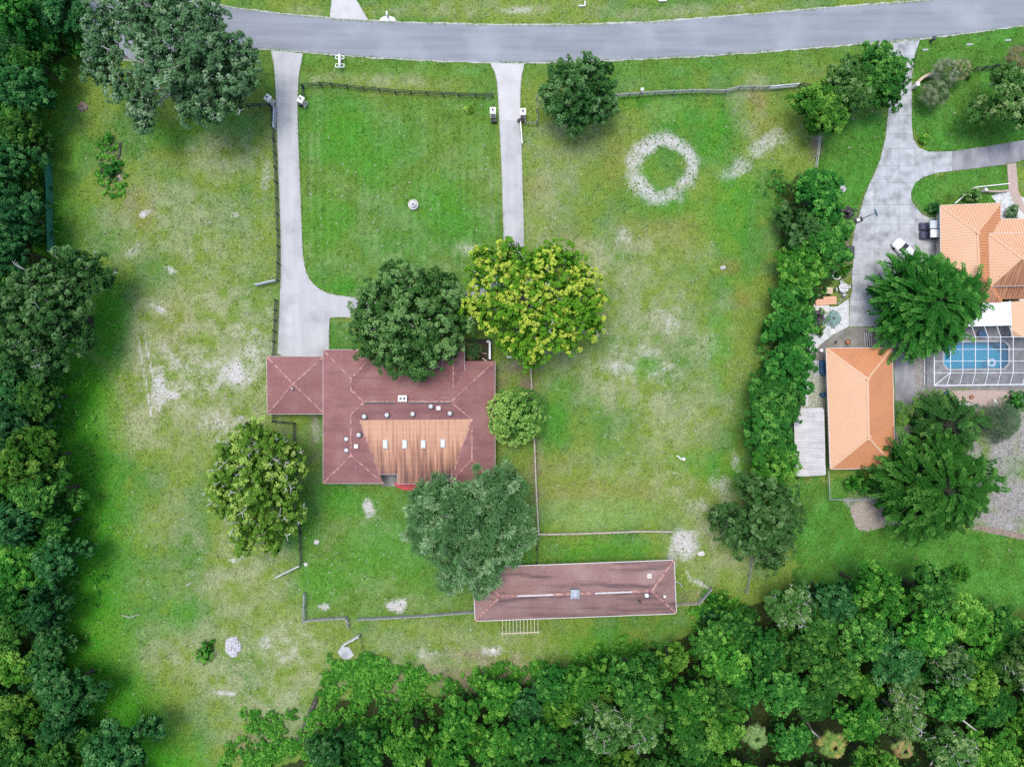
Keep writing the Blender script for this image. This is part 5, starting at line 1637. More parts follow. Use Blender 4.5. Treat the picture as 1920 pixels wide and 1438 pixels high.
palm('cabbage_palm', 'small reddish-yellow fan palm head near the bottom right', 1698, 1408, 22, 8.5, 53, (.14, .22, .05), (.28, .33, .1), 44, fan=True, lw=.08, tipc=(.4, .25, .12), group='palms in the wood')

# sprawling branches between the pool and the lower conifer
feather = feather_tree('loose low conifer with long limbs below the pool cage', 1778, 800, 62, 52, 5, 33, n=90, cA=(.025, .1, .018), cB=(.07, .2, .04), tipc=(.18, .34, .07))

# ---- low shrubs and garden plants: (label, px, py, r, h, style)
for i, (lb, px, py, rp, h, sty) in enumerate([
    ('yellow-green shrub at the driveway edge above the ring planter', 1584, 506, 11, 1.1, 'lime'),
    ('purple-brown shrub beside the boundary row and driveway', 1587, 402, 15, 1.6, 'plum'),
    ('dark purple leafed plant left of the agave', 1531, 596, 15, 1.2, 'plum'),
    ('grey spiny plant under the dark purple one', 1532, 617, 14, .9, 'mossy'),
    ('small yellow shrub right of the fan palms', 1814, 142, 7, .8, 'lime'),
    ('little yellow flowering plant at the slab driveway corner', 1733, 262, 8, .7, 'lime'),
    ('green shrub behind the garage south wall', 1602, 905, 18, 1.5, 'bright'),
    ('low dark shrub beside the green one behind the garage', 1628, 912, 15, 1.3, 'green'),
    ('dark shrub bed by the front wall of the orange roofed house', 1822, 368, 17, 1.2, 'mossy'),
    ('grey-green shrub on the gravel by the front wall', 1898, 398, 14, 1.1, 'oak_grey'),
    ('dark shrub at the corner of the orange roofed house', 1752, 392, 12, 1.0, 'bluish'),
    ('small bush with brown twigs on the front lawn near the middle drive', 880, 205, 6, .8, 'olive'),
    ('dark bush at the right edge below the pool cage', 1905, 750, 20, 1.4, 'green'),
    ('leafy weed clump beside the pale rock heap', 390, 1222, 22, .7, 'bright'),
    ('weedy bush on the old brush pile in the left field', 210, 318, 20, .8, 'green'),
    ('small weed clump above the brush pile', 202, 262, 11, .6, 'bright'),
    ('yellow-lime shrub at the wood edge top left', 87, 118, 20, 2.4, 'lime'),
    ('bright green shrub at the wood edge by the street end', 148, 90, 24, 3.2, 'bright'),
    ('bright green shrub by the dark rails east of the stable', 1350, 1128, 26, 2.0, 'bright'),
    ('bluish green shrub at the stable south-east corner', 1335, 1160, 22, 1.6, 'bluish'),
    ('bright yellow-green bush on the far lawn by the sandy yard', 1800, 1075, 20, 2.2, 'lime'),
]):
    tree('shrub', lb, px, py, rp, h, sty, 300 + i, n=5, rl=(.42, .6), depth=.3, irregular=.2, cat='shrub', trunk=False, zc=.5, dens=9, rc=.28, leaves=20, ll=.22, lw=.12)

# ---- woodland: prototypes copied across the wood
PROTO = []


def wood_proto(style, seed, bark='bark', ntw=0):
    lobes = auto_lobes(4.7, 4.7, 10.5, seed, 14, (.28, .42), .6, .2)
    q_, c_ = crown_arrays(lobes, seed, **{**STY[style], 'leaves': 24, 'dens': 4.2, 'edge': .2})
    cm = np_mesh('wood_crown', q_, 4, M['leaf_wood'], c_)
    mb = trunk_mb(lobes, 10.5, .26, seed)
    tm = bpy.data.meshes.new('wood_trunk'); tm.from_pydata(mb.v, [], mb.f); tm.materials.append(M[bark])
    bm = None
    if ntw:
        mb = MB(); twigs(mb, lobes, ntw, seed, 1.4, .05)
        bm = bpy.data.meshes.new('wood_twigs'); bm.from_pydata(mb.v, [], mb.f); bm.materials.append(M['bark_pale'])
    return cm, tm, bm


WP = {'green': [wood_proto('green', 501), wood_proto('green', 502)], 'bright': [wood_proto('bright', 503), wood_proto('bright', 504)], 'bluish': [wood_proto('bluish', 505), wood_proto('bluish', 508)],
      'lime': [wood_proto('lime', 506)], 'mossy': [wood_proto('mossy', 507, 'bark_pale', 40)]}
wr = random.Random(77)


def wood_tree(px, py, rpx, kind, label, group):
    h = wr.uniform(7.5, 13.5) * min(1.15, max(.65, rpx / 55))
    base = W(px, py, h * .66); base.z = 0
    root = empty('broadleaf_tree', base, label, 'tree', group)
    k = rpx * (1 - h * .66 / CAM_H) / PPM / 5.0
    root.scale = (k, k * wr.uniform(.88, 1.12), h / 10.5)
    root.rotation_euler = (0, 0, wr.uniform(0, 6.28))
    cm, tm, bm = wr.choice(WP[kind])
    place('crown', cm, root); place('trunk', tm, root)
    if bm: place('bare_twigs', bm, root)['kind'] = 'stuff'
    return root


LEFT = [(30, 25, 55, 'green', 'dark green tree in the very top left corner'), (105, 20, 48, 'bluish', 'bluish green tree at the top edge beside the street end'), (85, 70, 45, 'green', 'green tree leaning toward the lime shrub at top left'),
        (25, 95, 45, 'bluish', 'bluish tree at the left edge below the corner tree'), (40, 165, 50, 'bluish', 'dark bluish tree at the left edge level with the big live oak'), (20, 220, 40, 'green', 'dark tree at the left edge level with the gate piers'),
        (45, 250, 42, 'green', 'tree beside the top of the green mesh fence'), (18, 310, 45, 'bluish', 'bluish tree at the left edge beside the green mesh fence'), (40, 345, 36, 'bright', 'brighter green tree by the middle of the green mesh fence'),
        (25, 400, 48, 'bluish', 'tree at the left edge beside the lower green mesh fence'), (20, 470, 42, 'bluish', 'tree at the left edge just above the spreading dark oak'),
        (25, 720, 46, 'bluish', 'tree at the left edge just below the spreading dark oak'), (75, 745, 46, 'green', 'dark tree with a pale dead snag beside it'), (28, 790, 42, 'bluish', 'blue-green tree above the yellow-green tree at left'),
        (60, 860, 58, 'lime', 'yellow-green leafy tree at the left edge level with the olive oak'), (18, 905, 48, 'bright', 'bright green tree at the left edge below the yellow-green one'), (85, 925, 46, 'green', 'green tree at the wood edge level with the back yard'),
        (35, 980, 46, 'bluish', 'dark tree at the left edge level with the feathery tree'), (108, 985, 34, 'green', 'small green tree poking into the lush grass strip'), (45, 1050, 58, 'bright', 'bright clumpy tree at left level with the stable ridge'),
        (110, 1050, 40, 'bluish', 'dark bluish tree at the wood edge level with the stable'), (25, 1120, 44, 'green', 'green tree at the left edge level with the stable eave'), (85, 1140, 42, 'bluish', 'dark tree in the shade of the left wood below the stable level'),
        (95, 1205, 34, 'bluish', 'small dark tree above the two round trees at lower left'), (25, 1240, 44, 'lime', 'lime green tree at the left edge near the lower corner'), (125, 1290, 60, 'bluish', 'round blue-green tree bulging into the field at lower left'),
        (45, 1330, 48, 'lime', 'yellow-lime tree beside the round blue-green tree'), (30, 1410, 58, 'green', 'dark tree in the bottom left corner'), (110, 1410, 46, 'green', 'dark green tree at the bottom edge left of the round one'),
        (220, 1408, 62, 'bluish', 'round blue-green tree at the bottom edge left of the field gap'), (150, 1440, 45, 'bright', 'bright tree at the bottom edge between two round trees')]
for px, py, rp, kd, lb in LEFT:
    wood_tree(px, py, rp * 1.14, kd, lb, 'trees of the western wood')
WED = ([-30, 60, 110, 150, 470, 690, 800, 930, 1080, 1200, 1290, 1360, 1410, 1470], [140, 135, 110, 70, 70, 85, 92, 118, 122, 100, 150, 160, 260, 270])
wpl = [(a, b, c_ * 1.14) for a, b, c_, _, _ in LEFT] + [(70, 590, 95)]
wsp = []
for _ in range(5000):
    y = wr.uniform(-30, 1475); x = wr.uniform(-45, np.interp(y, *WED) - 22)
    rp = wr.uniform(34, 50)
    if any(math.hypot(x - a, y - b) < (rp + c_) * .5 for a, b, c_ in wpl): continue
    wpl.append((x, y, rp)); wsp.append((y, x, rp, wr.choices(['bluish', 'green'], [.5, .5])[0]))
TENS = ['first', 'second', 'third', 'fourth', 'fifth', 'sixth', 'seventh', 'eighth', 'ninth']
WORD = ['topmost'] + [t + ' from top' for t in TENS[1:] + ['tenth', 'eleventh', 'twelfth', 'thirteenth', 'fourteenth', 'fifteenth', 'sixteenth', 'seventeenth', 'eighteenth', 'nineteenth', 'twentieth']
                      + ['twenty-' + t for t in TENS] + ['thirtieth'] + ['thirty-' + t for t in TENS] + ['fortieth'] + ['forty-' + t for t in TENS]]
for kd in ('bluish', 'green'):
    for k, (y, x, rp, _) in enumerate(sorted(t for t in wsp if t[3] == kd)):
        wood_tree(x, y, rp, kd, '%s of the smaller %s trees filling the western wood' % (WORD[k], 'deep green' if kd == 'bluish' else 'mid green'), 'trees of the western wood')
SPEC = [(620, 1400, 48, 'bluish', 'blue-green tree at the bottom edge beside the dark log'), (770, 1395, 56, 'bright', 'bright clumpy tree at the bottom edge below the leafy weeds'), (858, 1352, 50, 'bright', 'bright green tree facing the bare soil behind the stable'),
        (1260, 1235, 36, 'lime', 'yellow-lime tree at the wood edge below the stable east end'), (1480, 1130, 56, 'mossy', 'pale mossy tree at the upper edge of the wood below the boundary row'),
        (1740, 1110, 60, 'green', 'green tree at the upper wood edge nearest the sandy yard'), (1690, 1340, 50, 'mossy', 'mossy tree with pale bare branches near the small reddish palm'), (1050, 1330, 40, 'lime', 'lime tree in the wood directly below the stable cupola'),
        (935, 1300, 44, 'bright', 'bright round tree at the wood edge below the pergola'), (690, 1405, 46, 'green', 'green tree at the bottom edge behind the leafy weeds')]
placed = []
for s in SPEC:
    wood_tree(*s[:4], s[4], 'trees of the southern wood'); placed.append(s[:3])
cand = 0
WLAB = {'green': 'mid green', 'bright': 'bright green', 'bluish': 'blue-green', 'lime': 'yellow-lime', 'mossy': 'mossy pale-twigged'}
EDGE_X = [560, 640, 860, 960, 1100, 1240, 1330, 1400, 1480, 1600, 1740, 1830, 1990]
EDGE_Y = [1440, 1350, 1318, 1275, 1230, 1195, 1160, 1122, 1095, 1075, 1075, 1130, 1150]
spots = []
while cand < 7000:
    cand += 1
    x, y = wr.uniform(590, 1980), wr.uniform(1060, 1485)
    edge_ = y - np.interp(x, EDGE_X, EDGE_Y)
    if edge_ < 30: continue
    rp = wr.uniform(42, 64)
    if any(math.hypot(x - a, y - b) < (rp + c_) * .55 for a, b, c_ in placed): continue
    if any(math.hypot(x - a, y - b) < 30 + rp * .6 for a, b in ((1420, 1385), (1566, 1402), (1698, 1408))): continue
    kd = wr.choices(['green', 'bright', 'bluish', 'lime', 'mossy'], [.46, .36, .08, .03, .07])[0]
    spots.append((x, y, rp, kd, 0 if edge_ < 90 else (2 if y > 1380 else 1)))
    placed.append((x, y, rp))
ORD = ['leftmost', 'second', 'third', 'fourth', 'fifth', 'sixth', 'seventh', 'eighth', 'ninth', 'tenth', 'eleventh', 'twelfth', 'thirteenth', 'fourteenth', 'fifteenth', 'sixteenth', 'seventeenth', 'eighteenth', 'nineteenth',
       'twentieth', 'twenty-first', 'twenty-second', 'twenty-third', 'twenty-fourth', 'twenty-fifth', 'twenty-sixth', 'twenty-seventh', 'twenty-eighth', 'twenty-ninth', 'thirtieth']
ROWN = ['upper edge of southern wood', 'middle of southern wood', 'bottom edge of southern wood']
for rw_ in range(3):
    for kd in WLAB:
        for k, (x, y, rp, kd_, _) in enumerate(sorted(s_ for s_ in spots if s_[4] == rw_ and s_[3] == kd)):
            od = ORD[k] if k == 0 else ORD[min(k, 29)] + ' from left'
            wood_tree(x, y, rp, kd, '%s of the %s trees, %s' % (od, WLAB[kd], ROWN[rw_]), 'trees of the southern wood')

# ---- undergrowth and grass: nobody could count these
def scatter_growth(name, label, polys, per, seed, sty, zr=(.15, .5), rr=(.35, .7), thin=0.0):
    rg = np.random.default_rng(seed)
    lobes = []
    for poly, n in zip(polys, per):
        xs2 = [p[0] for p in poly]; ys2 = [p[1] for p in poly]
        k = 0
        while k < n:
            x, y = rg.uniform(min(xs2), max(xs2)), rg.uniform(min(ys2), max(ys2))
            X_, Y_ = np.array([x]), np.array([y])
            f1 = fbm(X_, Y_, 34, 611)[0]
            if f1 + .3 * rg.random() < thin: continue
            if in_poly(X_ + 60 * (fbm(X_, Y_, 22, 613) - .5), Y_ + 60 * (fbm(X_, Y_, 22, 617) - .5), poly)[0]:
                w = W(x, y); lobes.append((w.x, w.y, rg.uniform(*zr), rg.uniform(*rr))); k += 1
    Q, C_2 = [], []
    st_ = dict(STY[sty]); st_.update(dens=8, rc=.26, leaves=10, ll=.22, lw=.14, inner=False, squash=.7, low=0.0, split=False)
    for i in range(0, len(lobes), 60):
        q_, c_ = crown_arrays(lobes[i:i + 60], seed + i, **st_); Q.append(q_); C_2.append(c_)
    o = place(name, np_mesh(name, np.concatenate(Q), 4, M['leaf'], np.concatenate(C_2)))
    return tag(o, label, None, None, 'stuff')


scatter_growth('undergrowth', 'bright leafy weeds and vines at the south wood edge', [
    [(610, 1255), (690, 1222), (770, 1255), (830, 1300), (800, 1350), (640, 1370), (600, 1310)], [(560, 1340), (600, 1300), (640, 1400), (560, 1438)], [(470, 1320), (560, 1330), (520, 1390), (450, 1400)], [(420, 1400), (560, 1385), (600, 1450), (400, 1450)],
    [(1080, 1235), (1230, 1180), (1290, 1190), (1260, 1230), (1120, 1270)], [(1290, 1140), (1400, 1110), (1400, 1180), (1300, 1230)], [(800, 1270), (1080, 1235), (1100, 1275), (850, 1300)]],
    [620, 90, 90, 200, 190, 220, 170], 801, 'weed', (.02, .45), (.15, .55), .6)
scatter_growth('undergrowth', 'dark low growth on the floor of both woods', [
    [(600, 1330), (860, 1290), (1100, 1235), (1330, 1160), (1480, 1100), (1740, 1075), (1960, 1150), (1960, 1460), (560, 1460)], [(-20, -20), (140, -20), (80, 140), (80, 470), (110, 700), (120, 1200), (170, 1300), (280, 1450), (-20, 1450)],
    [(1440, 330), (1550, 330), (1550, 560), (1480, 640), (1490, 900), (1400, 900), (1420, 700), (1460, 560)]],
    [360, 330, 110], 802, 'green', (.2, 1.2), (.5, 1.1))
scatter_growth('undergrowth', 'dark bushy growth along the edge of the western wood', [
    [(70, 130), (92, 140), (94, 300), (96, 470), (70, 470)], [(90, 690), (122, 690), (118, 800), (142, 930), (148, 1080), (128, 1200), (150, 1240), (110, 1230), (100, 1080), (105, 930), (88, 800)],
    [(150, 1340), (190, 1350), (200, 1385), (150, 1380)], [(120, 0), (152, 0), (160, 100), (110, 110)]],
    [110, 190, 20, 40], 804, 'green', (.3, 1.6), (.5, 1.1))
scatter_growth('undergrowth', 'scattered leafy weeds along the lush western strip', [
    [(120, 700), (170, 700), (190, 1000), (190, 1250), (290, 1340), (320, 1400), (260, 1340), (150, 1230), (140, 1000)], [(85, 380), (110, 380), (120, 470), (85, 470)], [(180, 270), (245, 270), (240, 370), (180, 370)]],
    [60, 10, 40], 803, 'weed', (.02, .1), (.15, .3))


def grass():
    rng = np.random.default_rng(900)
    n = 175000
    px = rng.uniform(-40, 1960, n); py = rng.uniform(-30, 1470, n)
    keep = np.ones(n, bool)
    for poly in (ROAD_S + ROAD_N, DRIVE_W, DRIVE_N, DRIVE_E, [(505, 665), (925, 665), (925, 905), (505, 905)], [(890, 1062), (1264, 1052), (1266, 1150), (893, 1162)],
                 [(1550, 655), (1760, 600), (2000, 400), (2000, 740), (1680, 760), (1676, 878), (1490, 892), (1510, 640)], WOOD_S, WOOD_W, [(1760, 385), (2000, 385), (2000, 640), (1760, 640)]):
        keep &= ~in_poly(px, py, poly)
    px, py = px[keep], py[keep]
    # ragged growth along the edges of paving
    ex, ey = [], []
    for poly in (road_s, road_n, DRIVE_W + DRIVE_W[:1], DRIVE_N, DRIVE_E + DRIVE_E[:1]):
        for a, b in zip(poly[:-1], poly[1:]):
            l = math.hypot(b[0] - a[0], b[1] - a[1]); k = int(l * 2.2)
            if k == 0 or max(a[0], b[0]) > 2000: continue
            t = rng.random(k); off = rng.normal(0, 1.1, k)
            ex.append(a[0] + (b[0] - a[0]) * t - (b[1] - a[1]) / l * off); ey.append(a[1] + (b[1] - a[1]) * t + (b[0] - a[0]) / l * off)
    ex, ey = np.concatenate(ex), np.concatenate(ey)
    kp = fbm(ex, ey, 25, 977) + .25 * rng.random(len(ex)) > .58
    px, py = np.concatenate([px, ex[kp]]), np.concatenate([py, ey[kp]])
    c, sand, dryv = ground_colour(px, py)
    keep = rng.random(len(px)) > sand * .7
    px, py, c, dryv, sand = px[keep], py[keep], c[keep], dryv[keep], sand[keep]
    n = len(px)
    x, y = (px - 960) / 12, (719 - py) / 12
    tone = (0.85 + 1.05 * rng.random(n) ** 1.7)[:, None]
    c = c * tone
    k = (rng.random(n) < .12)[:, None]
    c = np.where(k, c * .45 + np.array([.27, .3, .12]) * .8, c)
    k = (rng.random(n) < .012 + .16 * dryv + .1 * sand)[:, None]
    c = np.where(k, np.array([.46, .46, .38]) * (.7 + .5 * rng.random(n))[:, None], c)
    a0 = rng.random(n) * 6.283
    size = .08 + .16 * rng.random(n) ** 1.6
    tris, cs = [], []
    for j in range(3):
        a = a0 + j * 2.09 + rng.normal(0, .3, n)
        dx, dy = np.cos(a), np.sin(a)
        z0 = np.full(n, -.02)
        b1 = np.stack([x - dy * size * .35, y + dx * size * .35, z0], 1)
        b2 = np.stack([x + dy * size * .35, y - dx * size * .35, z0], 1)
        t = np.stack([x + dx * size, y + dy * size, z0 + size * (.2 + .4 * rng.random(n))], 1)
        tris.append(np.stack([b1, b2, t], 1)); cs.append(c * (.9 + .2 * rng.random(n))[:, None])
    o = place('grass', np_mesh('grass', np.concatenate(tris), 3, M['tuft'], np.concatenate(cs)))
    tag(o, 'tufts of short pasture grass over the open ground', None, None, 'stuff')


grass()


# ------------------------------------------------------------------ fences
def fence(label, pts, mat, spacing=28.0, rails=(0.3, 0.75, 1.25), hgt=1.42, seed=1, cat='fence', name='rail_fence', pw_=0.14, rw=0.055, rh=0.15, top=False, zsee=1.1):
    rg = random.Random(seed)
    pl = [W(x, y, zsee) for x, y in pts]
    root = empty(name, (pl[0].x, pl[0].y, 0), label, cat)
    step = spacing / PPM
    nodes = [pl[0]]
    for a, b in zip(pl[:-1], pl[1:]):
        n = max(1, round((b - a).length / step))
        for k in range(1, n + 1): nodes.append(a.lerp(b, k / n))
    for p in nodes:
        t = Vector((rg.uniform(-.04, .04), rg.uniform(-.04, .04), 0))
        bar('post', mat, (p.x, p.y, -0.1), (p.x + t.x, p.y + t.y, hgt + rg.uniform(-.03, .06)), pw_, pw_, root)
    for a, b in zip(nodes[:-1], nodes[1:]):
        d = (b - a); d.z = 0
        s = Vector((-d.y, d.x, 0)).normalized() * (pw_ * .5 + rw * .5)
        for h in rails:
            z0, z1 = h + rg.uniform(-.05, .05), h + rg.uniform(-.05, .05)
            flat = top and h == rails[-1]
            A_, B_ = Vector((a.x, a.y, z0)) + s, Vector((b.x, b.y, z1)) + s
            bar('rail', mat, A_, B_, rh if flat else rw, rw if flat else rh, root)
    return root


def gate(label, a, b, mat, h=1.25, slats=5, name='field_gate'):
    p, q = W(*a, 1.1), W(*b, 1.1)
    root = empty(name, (p.x, p.y, 0), label, 'gate')
    for t in (p, q): bar('gate_post', mat, (t.x, t.y, 0), (t.x, t.y, h + .1), .1, .1, root)
    for k in range(slats):
        z = .2 + (h - .2) * k / (slats - 1)
        bar('bar', mat, (p.x, p.y, z), (q.x, q.y, z), .16 if k == slats - 1 else .06, .09, root)
    bar('brace', mat, (p.x, p.y, .2), (q.x, q.y, h), .05, .09, root)
    return root


fence('dark three-rail fence across the front lawn between two driveways', [(566, 160), (600, 157.5), (620, 158), (680, 165), (740, 171), (800, 174), (860, 177), (924, 178)], 'fence_dark', 27.5, seed=1)
fence('short dark fence return beside the left gate pier', [(565, 162), (564, 184)], 'fence_dark', 22, seed=2)
fence('weathered wavy rail fence along the street right of the dark oak', [(1100, 183), (1156, 179), (1230, 174), (1299, 170.5), (1362, 171), (1388, 164), (1441, 163.5)], 'fence_grey', 28, seed=3, top=True)
gate('grey plank gate in the front fence near the corner trees', (1444, 163), (1498, 158), 'fence_pale')
fence('dark fence stub between the grey gate and corner trees', [(1502, 158), (1545, 166)], 'fence_dark', 22, seed=4)
fence('thin fence beside the dark oak and middle driveway', [(1007, 184), (1007, 227), (984, 228)], 'fence_grey', 22, (0.5, 1.0), seed=5)
fence('long dark fence along the west side of the left driveway', [(506, 197), (509, 235), (512, 285), (515, 340), (517, 400), (519, 460), (518, 525)], 'fence_dark', 26, seed=6)
fence('short dark fence under the live oak joining the left driveway', [(462, 197), (506, 197)], 'fence_dark', 24, seed=7)
gate('grey driveway gate swung open along the left driveway', (514, 199), (512.5, 239), 'gate_blue')
gate('pale blue-grey gate at the end of the left driveway fence', (517, 525), (477, 534), 'gate_blue')
fence('dark weedy fence beside the wide part of the left driveway', [(515, 562), (513, 600), (511, 640), (510, 667)], 'fence_dark', 22, seed=8)
fence('dark fence from the garage corner down behind the olive oak', [(510, 777), (510, 791), (549, 794), (550, 830), (554, 890), (558, 950), (560, 1000), (562, 1057)], 'fence_dark', 25, seed=9)
gate('white gate swung open below the olive oak', (561, 1061), (516, 1083), 'fence_pale')
fence('weathered grey corner fence at the back yard south-west', [(569, 1113), (567, 1166), (600, 1163), (648, 1160), (651, 1178)], 'fence_grey', 26, seed=10, top=True)
fence('weathered grey fence running up to the stable west end', [(671, 1163), (730, 1160), (800, 1156), (889, 1149)], 'fence_grey', 27, seed=11, top=True)
gate('pale plank gate beside the broken concrete pad', (673, 1193), (641, 1211), 'fence_pale')
fence('dark wire fence running into the leafy weeds', [(674, 1194), (678, 1215), (684, 1245)], 'fence_dark', 20, (0.4, 0.8, 1.15), seed=12, rw=.02, rh=.03, pw_=.08)
fence('narrow tan fence dividing the house yard from the pasture', [(994, 690), (996, 735), (1001, 830), (1004, 910), (1009, 1002)], 'fence_tan', 30, (0.4, 0.8, 1.15), seed=13, rh=.2, top=True)
fence('pale two-rail fence north of the stable', [(1010, 1003), (1080, 1002), (1150, 999.5), (1200, 997.5), (1262, 998)], 'fence_tan', 30, (0.5, 1.1), seed=14, rh=.24, top=True)
fence('thin dark fence joining the pale fence and the stable', [(1007, 1005), (1006, 1058)], 'fence_dark', 26, seed=15)
fence('pale double rails below the dark round tree', [(1411, 1048), (1406, 1080), (1401, 1112)], 'fence_grey', 30, (0.35, 1.0), seed=16)
fence('brown fence from the stable to the angled gate', [(1269, 1136), (1310, 1133)], 'fence_tan', 22, seed=17)
gate('dark angled gate east of the stable', (1310, 1133), (1335, 1104), 'fence_grey')
fence('short pale rails at the stable east wall', [(1266, 1090), (1278, 1098)], 'fence_pale', 14, (0.5, 1.0), seed=18)
fence('grey boundary fence below the corner trees', [(1538, 258), (1534, 290), (1530, 322)], 'fence_pale', 26, (0.5, 1.1), seed=19)
fence('dark fence right of the fan palms', [(1830, 129), (1888, 122)], 'fence_dark', 22, seed=20)
gate('pale gate under the grey-green tree at the right edge', (1864, 155), (1889, 140), 'fence_pale')


def mesh_fence(label, pts, post_mat, panel_mat, h, zsee, spacing=26, name='mesh_fence'):
    pl = [W(x, y, zsee) for x, y in pts]
    root = empty(name, (pl[0].x, pl[0].y, 0), label, 'fence')
    nodes = [pl[0]]
    for a, b in zip(pl[:-1], pl[1:]):
        n = max(1, round((b - a).length / (spacing / PPM)))
        for k in range(1, n + 1): nodes.append(a.lerp(b, k / n))
    for p in nodes: bar('post', post_mat, (p.x, p.y, 0), (p.x, p.y, h), .07, .07, root)
    for a, b in zip(nodes[:-1], nodes[1:]):
        bar('top_rail', post_mat, (a.x, a.y, h), (b.x, b.y, h), .06, .06, root)
        mb = MB(); mb.add([(a.x, a.y, .05), (b.x, b.y, .05), (b.x, b.y, h), (a.x, a.y, h)], [(0, 1, 2, 3)]); mb.build('mesh_panel', M[panel_mat], root)


mesh_fence('green mesh fence along the western wood', [(78, 262), (83, 300), (86, 360), (87, 420), (89, 470)], 'green_mesh', 'green_mesh', 1.7, 1.7)
mesh_fence('pale chain-link fence behind the garage', [(1553, 882), (1556, 936), (1600, 937), (1640, 936)], 'gate_blue', 'screen', 1.3, 1.2)

# ------------------------------------------------------------------ gate piers, mailboxes, fountain
def pier(label, px, py, rz, seed):
    h = 1.75
    c = W(px, py, h); c.z = 0
    root = empty('gate_pier', c, label, 'gate pier', 'white gate piers')
    mb = MB(); mb.box((c.x, c.y, h / 2 - .05), (.72, .8, h), rz); mb.build('shaft', M['stucco'], root)
    mb = MB(); mb.box((c.x, c.y, .12), (.9, .98, .26), rz); mb.build('plinth', M['stone_white'], root)
    mb = MB(); mb.box((c.x, c.y, h + .02), (.9, 1.0, .14), rz); mb.box((c.x, c.y, h + .12), (.72, .8, .08), rz); mb.build('cap', M['white'], root)
    mb = MB(); mb.lathe([(.05, 0), (.05, .12), (.12, .16), (.14, .38), (.04, .5), (0, .52)], (c.x, c.y, h + .14), 8); mb.build('lantern', M['black'], root)
    return root


pier('white-capped gate pier left of the left driveway', 502, 184, R(-35), 1)
pier('white-capped gate pier right of the left driveway', 564, 187, R(-30), 2)
pier('white-capped gate pier left of the middle driveway', 924, 208, 0, 3)
pier('white-capped gate pier right of the middle driveway', 980.5, 210, 0, 4)
for (x, y, lb) in ((566, 196, 'dark gate motor box behind the pier right of the left driveway'), (928, 227, 'black gate motor box on the left of the middle driveway'), (977, 226, 'black gate motor box on the right of the middle driveway')):
    c = W(x, y, .5)
    mb = MB(); mb.box((c.x, c.y, .3), (.62, .5, .6)); mb.box((c.x, c.y, .64), (.68, .56, .1), 0, 0, .85); mb.box((c.x - .45, c.y + .02, .2), (.3, .34, .4))
    tag(mb.build('gate_motor', M['black']), lb, 'gate motor', 'gate motors')
gate('slim white gate swung open along the middle driveway', (976, 229), (979, 269), 'white', 1.1, 4)

# double post box stand on the verge
c = W(637, 116); root = empty('mailbox_stand', (c.x, c.y, 0), 'white mailbox stand with square frames on the verge', 'mailbox')
for yy in (108, 123.5):
    p = W(637, yy, .9)
    for dx in (-1, 1):
        for (ox, oy, sx, sy) in ((.4, .24, .52, .09), (.4, -.24, .52, .09), (.66, 0, .09, .57)):
            mb = MB(); mb.box((p.x + dx * ox, p.y + oy, .88), (sx, sy, .1)); mb.build('frame_bar', M['white'], root)
    mb = MB(); mb.box((p.x, p.y, .45), (.16, .16, .9)); mb.build('post', M['white'], root)
p = W(636.5, 115.5, 1.15)
mb = MB(); mb.tube([(p.x, p.y + 1.05, 1.2), (p.x, p.y - 1.0, 1.1)], [.2, .17], 12); mb.build('mailbox_body', M['white'], root, True)
mb = MB(); mb.box((p.x, p.y, .96), (.3, 1.9, .08)); mb.build('arm', M['white'], root)

c = W(727, 37); root = empty('mailbox', (c.x, c.y, 0), 'white mailbox on a half-round pad across the street', 'mailbox')
mb = MB(); mb.prism([(c.x + 1.25 * math.cos(a), c.y - .25 + .75 * math.sin(a)) for a in [math.pi * k / 16 for k in range(17)]], -.05, .08); mb.build('pad', M['white'], root)
p = W(725.5, 27, 1.0)
mb = MB(); mb.box((p.x, p.y, .5), (.16, .16, 1.0)); mb.build('post', M['bark'], root)
mb = MB(); mb.tube([(p.x, p.y - .3, 1.12), (p.x, p.y + .36, 1.12)], [.17, .15], 10); mb.build('mailbox_body', M['white'], root, True)

c = W(775.5, 385)
root = empty('tiered_fountain', c, 'round tiered stone fountain on the front lawn', 'fountain')
mb = MB(); mb.lathe([(.6, 0), (.78, .05), (.8, .42), (.74, .46), (.68, .4), (.66, .22), (0, .2)], c, 28); mb.build('basin', M['stone_white'], root, True)
mb = MB(); mb.lathe([(.16, .2), (.12, .6), (.2, .75), (.46, .85), (.48, .92), (.42, .9), (0, .82)], c, 24); mb.build('middle_bowl', M['stone_white'], root, True)
mb = MB(); mb.lathe([(.09, .85), (.07, 1.15), (.24, 1.25), (.25, 1.3), (.1, 1.3), (.06, 1.45), (0, 1.5)], c, 20); mb.build('finial', M['stone_white'], root, True)

# post with a lamp by the street fence
c = W(1196, 187); root = empty('lamp_post', c, 'dark post with a white top by the front fence', 'lamp post')
mb = MB(); mb.tube([c, c + Vector((0, 0, 3.4))], [.07, .05], 8); mb.build('post', M['black'], root)
mb = MB(); mb.lathe([(.1, 3.4), (.28, 3.5), (.26, 3.75), (.08, 3.95), (0, 4.0)], c, 12); mb.build('lamp_head', M['white'], root)

